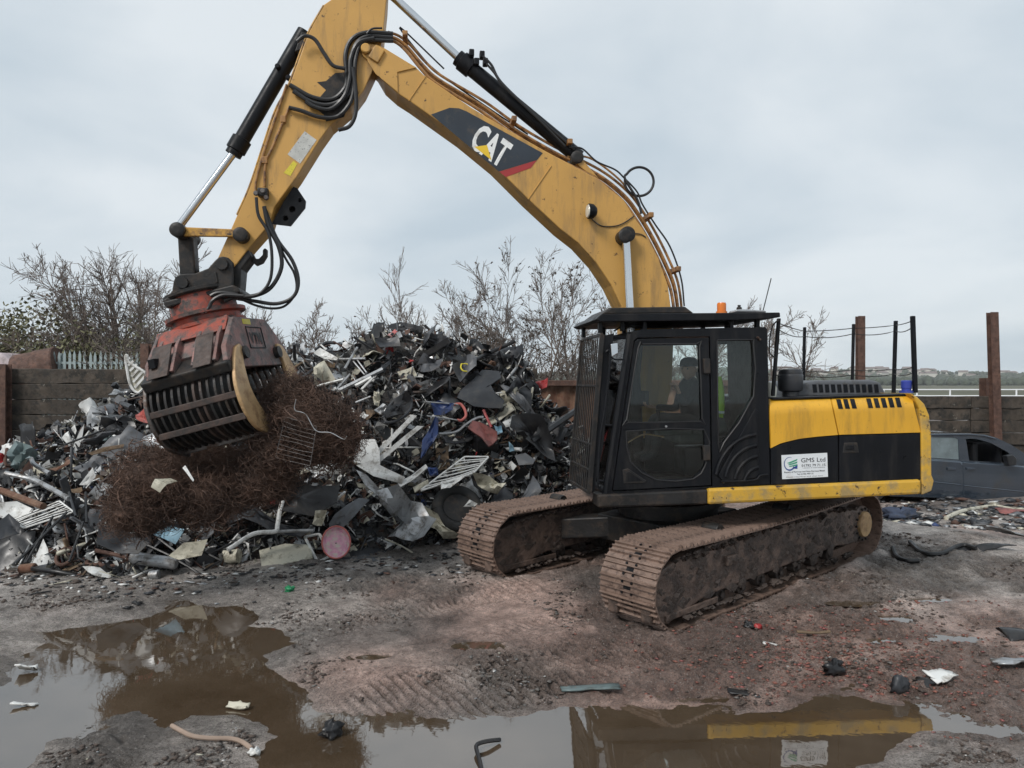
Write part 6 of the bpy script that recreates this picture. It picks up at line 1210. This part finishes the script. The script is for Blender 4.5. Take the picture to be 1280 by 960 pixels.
wire_frame_thing('square_hoop', [at(*p, d_) for p, d_ in zip(zB([(520, 705), (588, 692), (640, 795), (580, 822)]), (10.5, 10.6, 10.3, 10.25))], 1, .014, 'white', 'white square frame behind the pink tray', 'frame')
px_panel('ground_bumper', zB([(585, 825), (760, 800), (960, 800), (970, 815), (820, 850), (600, 868)]), 'dplastic', 'dark grey bumper lying flat on the mud below the pink tray', 'bumper', depth=10.35, lean=.6, bend=.03, th=.05); px_panel('ground_flap', zB([(830, 820), (880, 825), (920, 880), (930, 920), (880, 890), (840, 850)]), 'gplastic', 'bent grey flap lying across the bumper on the mud', 'flap', depth=10.1, lean=.6, bend=.03)
px_panel('blue_flap', zB([(920, 850), (975, 845), (985, 865), (930, 878)]), 'gplastic', 'small blue grey flap at the end of the bumper on the mud', 'flap', depth=10.2, lean=.7)
px_tube('thin_rod', zB([(890, 715), (960, 745), (1020, 780), (1045, 800)]), .012, 'cream', 'thin pale rod lying on the mud near the far track', 'rod', depth=10.75)
# left part of the heap
px_panel('dark_tub', zG([(755, 440), (800, 400), (880, 420), (1000, 500), (1030, 580), (960, 610), (800, 580), (750, 520)]), 'bplastic', 'black moulded tub against the sleeper wall', 'tub', .3, bend=.08); px_panel('lampshade', zG([(1020, 490), (1050, 450), (1095, 440), (1150, 530), (1160, 565), (1080, 545), (1025, 515)]), 'salmon', 'salmon red shade beside the slatted jaw', 'shade', .4, bend=.05)
px_panel('grey_plank', zG([(640, 600), (650, 480), (685, 415), (755, 440), (740, 500), (690, 580), (650, 620)]), 'alu', 'splintered grey plank standing beside the black tub', 'plank', .35, bend=.03); px_board('white_lath', zG([(520, 800), (560, 680), (600, 590), (632, 540), (620, 620), (580, 770)]), 'white', 'tall white slat leaning below the grey plank', .4)
px_panel('white_chip', zG([(458, 630), (510, 580), (548, 670), (510, 685)]), 'white', 'white broken tile beside the tall white slat', 'tile', .4); px_panel('white_chip', zG([(535, 575), (565, 558), (578, 600), (550, 660)]), 'white', 'narrow white chip between broken tile and white slat', 'tile', .4)
px_panel('teal_tub', zG([(40, 760), (110, 650), (220, 700), (280, 740), (270, 800), (180, 850), (80, 820)]), 'teal', 'shiny grey green tub near the rusty end post', 'tub', .4, bend=.07); px_panel('teal_tub', zG([(85, 850), (130, 800), (230, 810), (260, 870), (180, 910), (90, 890)]), 'teal', 'crushed grey green sheet below the shiny tub', 'sheet', .45, bend=.1)
px_panel('red_cushion', zG([(-10, 770), (30, 775), (50, 800), (30, 830), (-10, 830)]), 'red', 'bright red piece near the foot of the rusty end post', 'scrap', .4, bend=.04); px_panel('rust_chunk', zG([(350, 885), (400, 850), (500, 800), (550, 805), (530, 860), (420, 900)]), 'orust', 'flaking orange rust chunk near the sleeper wall', 'chunk', .4, bend=.08)
px_panel('white_flag', zA([(365, 465), (430, 390), (442, 430), (400, 465)]), 'white', 'white triangular piece beside the orange rust chunk', 'scrap', .45, bend=.02); px_panel('round_bin', zG([(760, 640), (800, 615), (860, 620), (870, 680), (800, 690)]), 'teal', 'small blue green pot below the black tub', 'pot', .4, bend=.05)
px_tube('silver_pipe', zA([(25, 412), (150, 440), (230, 480), (320, 530)]), .035, 'alu', 'long silver pipe slanting near the grey green tub', 'pipe', .5); px_tube('rust_pipe', zA([(0, 490), (80, 520), (200, 565)]), .045, 'orust', 'rusty brown pipe below the long silver pipe', 'pipe', .5); px_tube('bent_rail', zG([(235, 800), (260, 845), (370, 910)]), .03, 'alu', 'silver handle tube bent over the grey green tub', 'tube', .55)
px_panel('appliance_skin', zA([(0, 550), (80, 545), (150, 580), (120, 625), (60, 640), (0, 620)]), 'white', 'white appliance side under the white wire rack', 'panel', .45, bend=.02); rk = zA([(55, 630), (275, 540), (340, 590), (110, 665)]); wire_frame_thing('white_rack', [on_heap(*p, .55) for p in (rk[0], rk[1], rk[2], rk[3])], 7, .008, 'white', 'white wire rack lying over the white appliance side', 'rack')
px_panel('navy_plate', zA([(0, 635), (40, 598), (95, 650), (90, 690), (0, 728)]), 'dplastic', 'dark slate plate at the far end of the heap foot', 'plate', .6, bend=.02); px_panel('white_shard', zA([(148, 825), (200, 715), (225, 770), (290, 845), (190, 865)]), 'white', 'white sharp cornered enamel shard on the heap foot', 'shard', depth=9.7, bend=.02)
px_panel('white_sheet', zA([(385, 860), (480, 855), (540, 870), (580, 845), (660, 850), (610, 890), (500, 905), (430, 895)]), 'white', 'curled white sheet lying on the mud before the heap', 'sheet', depth=9.45, lean=.6, bend=.04)
def px_cyl(name, a, b_, r_, mat, label, cat, d): A_, B_ = at(*a, d), at(*b_, d); return tag(MB().tube([A_, A_+(B_-A_)*.06, A_+(B_-A_)*.94, B_], [r_*.8, r_, r_, r_*.8], 14).build(name, M[mat], None, origin=A_, smooth=True), label, cat)
px_cyl('silencer', zA([(605, 800)])[0], zA([(815, 830)])[0], .075, 'alu', 'grey exhaust silencer on the mud under the wire tangle', 'silencer', 9.5); px_tube('exhaust_pipe', zA([(440, 768), (520, 785), (605, 808)]), .025, 'rust', 'rusty pipe leading into the grey exhaust silencer', 'pipe', depth=9.55)
px_cyl('filter_can', zA([(690, 885)])[0], zA([(735, 880)])[0], .06, 'alu', 'small pale can at the end of the curled white sheet', 'can', 9.35)
for i, (x, y, r_, lb) in enumerate(((440, 820, .10, 'rusty brake ring beside a larger rusty ring'), (525, 815, .16, 'larger rusty brake ring before the dark slab'), (300, 795, .1, 'rusty ring leaning beside the white enamel shard'), (590, 876, .07, 'small rusty ring lying on the curled white sheet'))):
    c = at(*zA([(x, y)])[0], 9.62); a = np.linspace(0, 2*math.pi, 25); tag(MB().tube(np.stack([c[0]+r_*np.cos(a), c[1]+r_*.8*np.sin(a), c[2]+(.25 if i != 2 else .9)*r_*np.sin(a)], -1), .024, 8).build('brake_ring', M['rust'], None, smooth=True, origin=c), lb, 'ring')
px_panel('dark_slab', zA([(445, 740), (460, 670), (540, 650), (690, 740), (640, 790), (560, 785)]), 'dplastic', 'dark slab behind the rusty brake rings', 'slab', .45, bend=.02); px_panel('glass_sheet', zA([(705, 700), (790, 660), (855, 680), (810, 740)]), 'ltblue', 'pale blue grey flat sheet under the wire tangle', 'sheet', .4)
af = thing('table_frame', at(*zA([(920, 870)])[0], 9.7), 'black folding metal leg frame under the wire tangle', 'frame')
for a, b_ in (((470, 645), (780, 790)), ((780, 790), (920, 875)), ((690, 650), (1020, 815)), ((920, 875), (1020, 815)), ((700, 690), (880, 825)), ((970, 785), (1070, 735))): MB().tube([at(*zA([a])[0], 9.75), at(*zA([b_])[0], 9.6)], .016, 6).build('leg', M['bplastic'], af)
for a, b_, lb in (((320, 820), (385, 635), 'dark stake leaning over the rusty rings'), ((75, 825), (310, 590), 'long dark rod near the white enamel shard'), ((120, 825), (245, 610), 'second dark rod beside the long dark rod'), ((318, 500), (350, 610), 'black stay below the long silver pipe'), ((395, 500), (400, 640), 'upright black stay beside the wire tangle'), ((300, 280), (470, 215), 'black bar reaching up toward the black tub')): px_tube('dark_rod', zA([a, b_]), .016, 'bplastic', lb, 'rod', .55, 6, sm=False)
px_cyl('wood_round', zA([(92, 855)])[0], zA([(165, 848)])[0], .06, 'orust', 'rusty brown cylinder beside the white enamel shard', 'cylinder', 9.55); px_panel('wood_piece', zA([(232, 880), (375, 822), (385, 832), (250, 888)]), 'wood', 'splintered wood piece lying before the white enamel shard', 'wood', depth=9.5, bend=.01); px_panel('mottled_panel', zA([(780, 800), (850, 740), (960, 725), (930, 790), (830, 820)]), 'cream', 'mottled cream slab under the wire tangle', 'slab', .35, bend=.03)
px_panel('yellow_leaf', zA([(695, 470), (715, 435), (780, 415), (815, 430), (770, 460), (735, 492)]), 'cream', 'pale greenish torn card stuck in the dark wire tangle', 'card', depth=7.85, bend=.03); px_panel('white_sliver', zA([(842, 385), (855, 375), (895, 440), (890, 448)]), 'white', 'white sliver stuck in the dark wire tangle', 'sliver', depth=7.9, bend=.01)
px_panel('beam_end', zG([(660, 755), (780, 715), (930, 690), (925, 715), (780, 745), (690, 770)]), 'wood', 'flat weathered lath beside the wire tangle', 'lath', .4, bend=.01); px_panel('black_corner', zG([(830, 255), (845, 222), (875, 218), (930, 300), (880, 300)]), 'bplastic', 'black square corner piece high against the sleeper wall', 'corner piece', .3); px_tube('black_rail', zG([(770, 365), (860, 370), (990, 420)]), .05, 'bplastic', 'black glossy rail above the black tub', 'rail', .35); px_panel('silver_flash', zG([(820, 345), (860, 290), (930, 280), (1010, 300), (930, 320)]), 'alu', 'silver folded strip above the black glossy rail', 'strip', .35, bend=.03)
# white slatted plastic chair back standing behind the grab
wc = thing('plastic_chair', at(175, 495, 12.4), 'white slatted plastic chair back standing beside the grab', 'chair'); fr_ = zG([(940, 30), (955, 25), (965, 75), (1120, 185), (1060, 290), (1020, 300), (975, 240), (950, 110)])
MB().tube(spline([at(*p, 12.4) for p in fr_+fr_[:1]], 3), .022, 6).build('rim', M['white'], wc, smooth=True)
for i in range(6):
    f = (i+.7)/6.5; a = np.array(fr_[1])*(1-f)+np.array(fr_[3])*f; b_ = np.array(fr_[0])*(1-f)+np.array(fr_[5])*f; A_, B_ = at(*a, 12.4), at(*b_, 12.4); d_ = nrm(B_-A_); s_ = nrm(np.cross(d_, V(0, 1, 0)))*.018; MB().prism([A_+s_, A_-s_, B_-s_, B_+s_], (0, .012, 0)).build('slat', M['white'], wc)
MB().prism([at(*p, 12.43) for p in fr_], (0, .006, 0)).build('seat_shell', M['cream'], wc)
# ================================================================ litter on the mud
g = np.random.default_rng(5)
def scatter(name, n, region, smin, smax, mats, wts, label, cat, flat=.5, seed=1):
    g = np.random.default_rng(seed); vs, fs, ms, off = [], [], [], 0
    for k in range(n):
        px, py = region(g); p = ground_at(px, py); p[2] = ground_z(p[0], p[1]); s = smin+(smax-smin)*g.uniform()**3
        P = octv*g.uniform(.45, 1.15, (10, 1))*s*np.array([g.uniform(.7, 1.8), g.uniform(.6, 1.2), flat]); P = P@np.array(Matrix.Rotation(g.uniform(0, 6.3), 3, 'Z')).T+p+V(0, 0, s*flat*.3)
        vs.append(P); fs.append(ft+off); off += 10; ms.append(np.full(len(ft), g.choice(len(mats), p=wts)))
    return tag(linkobj(name, fast_mesh(name, np.concatenate(vs), [np.concatenate(fs)], [M[m] for m in mats], np.concatenate(ms))), label, cat, kind='stuff')
M['stone'] = pmat('grey stone', (.13, .12, .11), .8, var=.4, vscale=20); M['clod'] = pmat('mud clod', (.085, .062, .05), .75, var=.4, vscale=20, bump=.6); M['chip'] = pmat('white chip', (.55, .54, .52), .7, var=.2)
def reg_all(g):
    for _ in range(40):
        px, py = g.uniform(0, 1280), 690+270*g.uniform()**1.3; p = ground_at(px, py)
        if float(fbm(np.array(p[0]), np.array(p[1]), 1.7, 3, 201)) > .12+.3*g.uniform(): break
    return px, py
def reg_red(g): x = g.normal(1060, 130); return x, np.clip(g.normal(830+(x-1000)*.06, 38), 770, 930)
def reg_right(g): return g.uniform(1100, 1290), g.uniform(628, 668)
def reg_heapfoot(g): x = g.uniform(0, 620); return x, np.interp(x, [0, 150, 340, 500, 620], [715, 728, 712, 700, 690])+abs(g.normal(0, 16))
def land_only(reg):
    def f(g):
        for _ in range(30):
            px, py = reg(g); p = ground_at(px, py)
            if ground_z(p[0], p[1]) > ZW+.012: return px, py
        return 640, 830
    return f
scatter('mud_clods', 4600, land_only(reg_all), .007, .030, ['clod', 'stone', 'mud_thick'], [.55, .2, .25], 'small mud clods and stones on the yard', 'clods', .55, 1)
scatter('pale_chips', 420, land_only(reg_all), .006, .020, ['chip', 'alu', 'cream'], [.55, .25, .2], 'tiny pale chips strewn over the mud', 'chips', .3, 2)
scatter('brick_rubble', 5200, land_only(reg_red), .003, .026, ['brick', 'redpad', 'clod'], [.45, .1, .45], 'crushed red brick rubble beside the puddle', 'rubble', .5, 3)
scatter('yard_litter', 620, reg_right, .03, .13, ['bplastic', 'dplastic', 'white', 'alu', 'gplastic', 'rust', 'blue', 'cream'], [.36, .22, .08, .13, .1, .07, .005, .035], 'low strip of mixed litter in front of the car', 'litter', .5, 4)
scatter('heap_foot_litter', 900, reg_heapfoot, .012, .06, ['bplastic', 'dplastic', 'white', 'alu', 'clod', 'rust'], [.3, .2, .1, .12, .2, .08], 'fine litter along the foot of the scrap heap', 'litter', .4, 5)
def gp(px, py, dz=0.0): p = ground_at(px, py); z = max(ground_z(p[0], p[1]), ZW); p = ground_at(px, py, z); p[2] = max(ground_z(p[0], p[1]), ZW)+dz; return p
def lump(name, px, py, sx_, sy_, sz_, mat, label, cat, seed, rz=0.0):
    g = np.random.default_rng(seed); ph = np.linspace(0, 2*math.pi, 17)[:-1]; tt = np.linspace(.05, math.pi-.05, 10); A_, B_ = np.meshgrid(ph, tt); x = np.stack([np.cos(A_)*np.sin(B_), np.sin(A_)*np.sin(B_), np.cos(B_)], -1); f = 1+1.0*fbm(x[..., 0]*1.3+seed, x[..., 1]*1.3+x[..., 2]*1.7, 2.2, 3, seed, .7); x = x*f[..., None]*np.array([sx_, sy_, sz_]); x[..., 2] += sz_*.7
    i = np.arange(160).reshape(10, 16); q = np.stack([i[:-1], np.roll(i, -1, 1)[:-1], np.roll(i, -1, 1)[1:], i[1:]], -1).reshape(-1, 4); o = linkobj(name, fast_mesh(name, x.reshape(-1, 3), [q], [M[mat]]), None, gp(px, py)); o.rotation_euler.z = rz; return tag(o, label, cat)
def flat_piece(name, px, py, w, h, mat, label, cat, seed, rz=0.0, folds=2, lift=.02):
    g = np.random.default_rng(seed); v, q = sheet_geo(crumple(w, h, 7, 5, folds, g, .18, .5), .012); o = linkobj(name, fast_mesh(name, v, [q], [M[mat]]), None, gp(px, py, lift)); o.rotation_euler = (g.normal(0, .08), g.normal(0, .08), rz); return tag(o, label, cat)
lump('black_lump', 1043, 842, .085, .06, .065, 'bplastic', 'crumpled black plastic lump on the red brick rubble', 'lump', 3); lump('black_lump', 1126, 864, .06, .05, .07, 'dplastic', 'small upright dark grey lump near the puddle edge', 'lump', 9)
flat_piece('white_cover', 1177, 846, .22, .13, 'white', 'white plastic cover lying on dark scraps beside the rubble', 'cover', 4, .3); flat_piece('dark_scrap', 1150, 852, .22, .14, 'bplastic', 'dark torn scrap beside the white plastic cover', 'scrap', 5, .6, 3); flat_piece('dark_scrap', 930, 866, .24, .07, 'bplastic', 'thin dark scrap lying near the brown puddle', 'scrap', 6, -.2, 3); flat_piece('rubber_mat', 738, 857, .46, .10, 'teal', 'dark slate mat fragment flattened in the mud', 'mat', 7, -.02, 1, .012)
lump('red_bead', 947, 783, .035, .03, .03, 'red', 'small red plastic bit in the mud beside the near track', 'scrap', 2); lump('black_stub', 936, 786, .05, .04, .035, 'bplastic', 'black knob next to the small red plastic bit', 'stub', 8); flat_piece('white_card', 963, 803, .13, .07, 'white', 'small white card in the mud below the red plastic bit', 'card', 11); flat_piece('stick_scrap', 1017, 797, .32, .03, 'wood', 'thin brown stick lying above the red rubble', 'stick', 12, .05, 1)
lump('green_bottle', 362, 738, .05, .04, .035, 'green', 'small crushed green bottle on the mud before the heap', 'bottle', 6); flat_piece('grey_lath', 245, 729, .32, .04, 'alu', 'short pale lath on the mud before the curled white sheet', 'lath', 13, -.35, 1); flat_piece('grey_lath', 72, 730, .3, .04, 'cream', 'pale splinter on the mud beside the curled white sheet', 'splinter', 14, .45, 1); flat_piece('grey_lath', 48, 742, .26, .03, 'bplastic', 'dark splinter beside the pale splinter', 'splinter', 15, .8, 1)
tag(MB().tube(spline([gp(a, b_, .022) for a, b_ in za([(625, 555), (660, 575), (700, 595), (760, 600), (840, 605), (880, 620), (915, 640)])], 5), .016, 8).build('hose_length', M['hose_tan'], None, smooth=True, origin=gp(265, 925)), 'short tan hose lying on the mud between the puddles', 'hose'); lump('hose_nozzle', 318, 943, .035, .03, .025, 'white', 'white clump at the end of the tan hose', 'clump', 12)
lump('black_boot', 416, 921, .075, .05, .06, 'bplastic', 'black boot-like lump standing in the puddle', 'lump', 15, .6); flat_piece('white_rag', 298, 886, .17, .06, 'cream', 'pale rag floating at the puddle edge', 'rag', 16, -.2, 3); flat_piece('white_bracket', 34, 841, .15, .12, 'white', 'white plastic bracket in the shallow end of the puddle', 'bracket', 17, .4, 3, .03); flat_piece('bird_scrap', 30, 883, .17, .05, 'white', 'white and dark scrap floating in the puddle', 'scrap', 18, .15, 2)
tag(MB().tube(spline([gp(a, b_, dz) for (a, b_), dz in zip(zb([(592, 720), (580, 680), (568, 645), (575, 632), (610, 622), (655, 606)]), (-.01, .02, .035, .04, .04, .02))], 3), .014, 6).build('bent_strap', M['bplastic'], None, smooth=True, origin=gp(600, 945)), 'bent black strap poking out of the puddle', 'strap')
flat_piece('silver_scrap', 1268, 830, .34, .12, 'alu', 'crushed silver scrap on the mud beside the white cover', 'scrap', 19, .1, 4, .05); flat_piece('black_scrap', 1270, 795, .25, .2, 'bplastic', 'black crumpled scrap behind the crushed silver scrap', 'scrap', 20, .3, 4, .07); flat_piece('sheet_scrap', 1252, 676, .7, .3, 'alu', 'pale flattened sheet in the mud before the litter strip', 'sheet', 21, .1, 4, .06); flat_piece('wire_scrap', 1230, 690, .7, .12, 'bplastic', 'dark torn strip beside the pale flattened sheet', 'strip', 22, -.1, 4, .06)
tag(MB().tube(spline([gp(a, b_, .03) for a, b_ in zz([(440, 690), (530, 655), (600, 645), (660, 625), (760, 612), (860, 615), (960, 635)])], 5), .04, 8).build('white_pole', M['cream'], None, smooth=True, origin=gp(1215, 642)), 'long cream pole lying in the litter before the car', 'pole'); flat_piece('red_cloth', 1270, 644, .6, .2, 'redpad', 'dull red cloth in the litter before the car', 'cloth', 23, 0, 3, .1); lump('blue_rag', 1126, 648, .3, .16, .10, 'navy', 'blue grey rag in the litter behind the near track', 'rag', 24)
tag(MB().tube(spline([gp(a, b_, .025) for a, b_ in zz([(85, 880), (110, 920), (180, 950), (260, 955)])], 5), .03, 8).build('black_hose', M['rubber'], None, smooth=True, origin=gp(1125, 692)), 'short black hose curling behind the near track', 'hose'); tag(MB().tube(spline([gp(a, b_, .025) for a, b_ in zz([(200, 850), (280, 880), (400, 895), (540, 890), (640, 905)])], 5), .03, 8).build('black_hose', M['rubber'], None, smooth=True, origin=gp(1165, 688)), 'long black hose lying on the mud behind the near track', 'hose')
# ================================================================ hazy winter air
hz = MB().box((350, 780, 59), (1700, 0, 0), (0, 990, 0), (0, 0, 64)).build('haze', None, None)
hz.data.materials.clear(); vm = bpy.data.materials.new('hazy air'); vm.use_nodes = True; N, Lk = vm.node_tree.nodes, vm.node_tree.links; N.clear()
o_ = N.new('ShaderNodeOutputMaterial'); pv = N.new('ShaderNodeVolumePrincipled'); pv.inputs['Color'].default_value = (.93, .96, 1, 1); pv.inputs['Density'].default_value = .00017; Lk.new(pv.outputs[0], o_.inputs['Volume']); hz.data.materials.append(vm)
tag(hz, 'thin pale winter haze over the yard and the far hill', 'haze', kind='stuff')
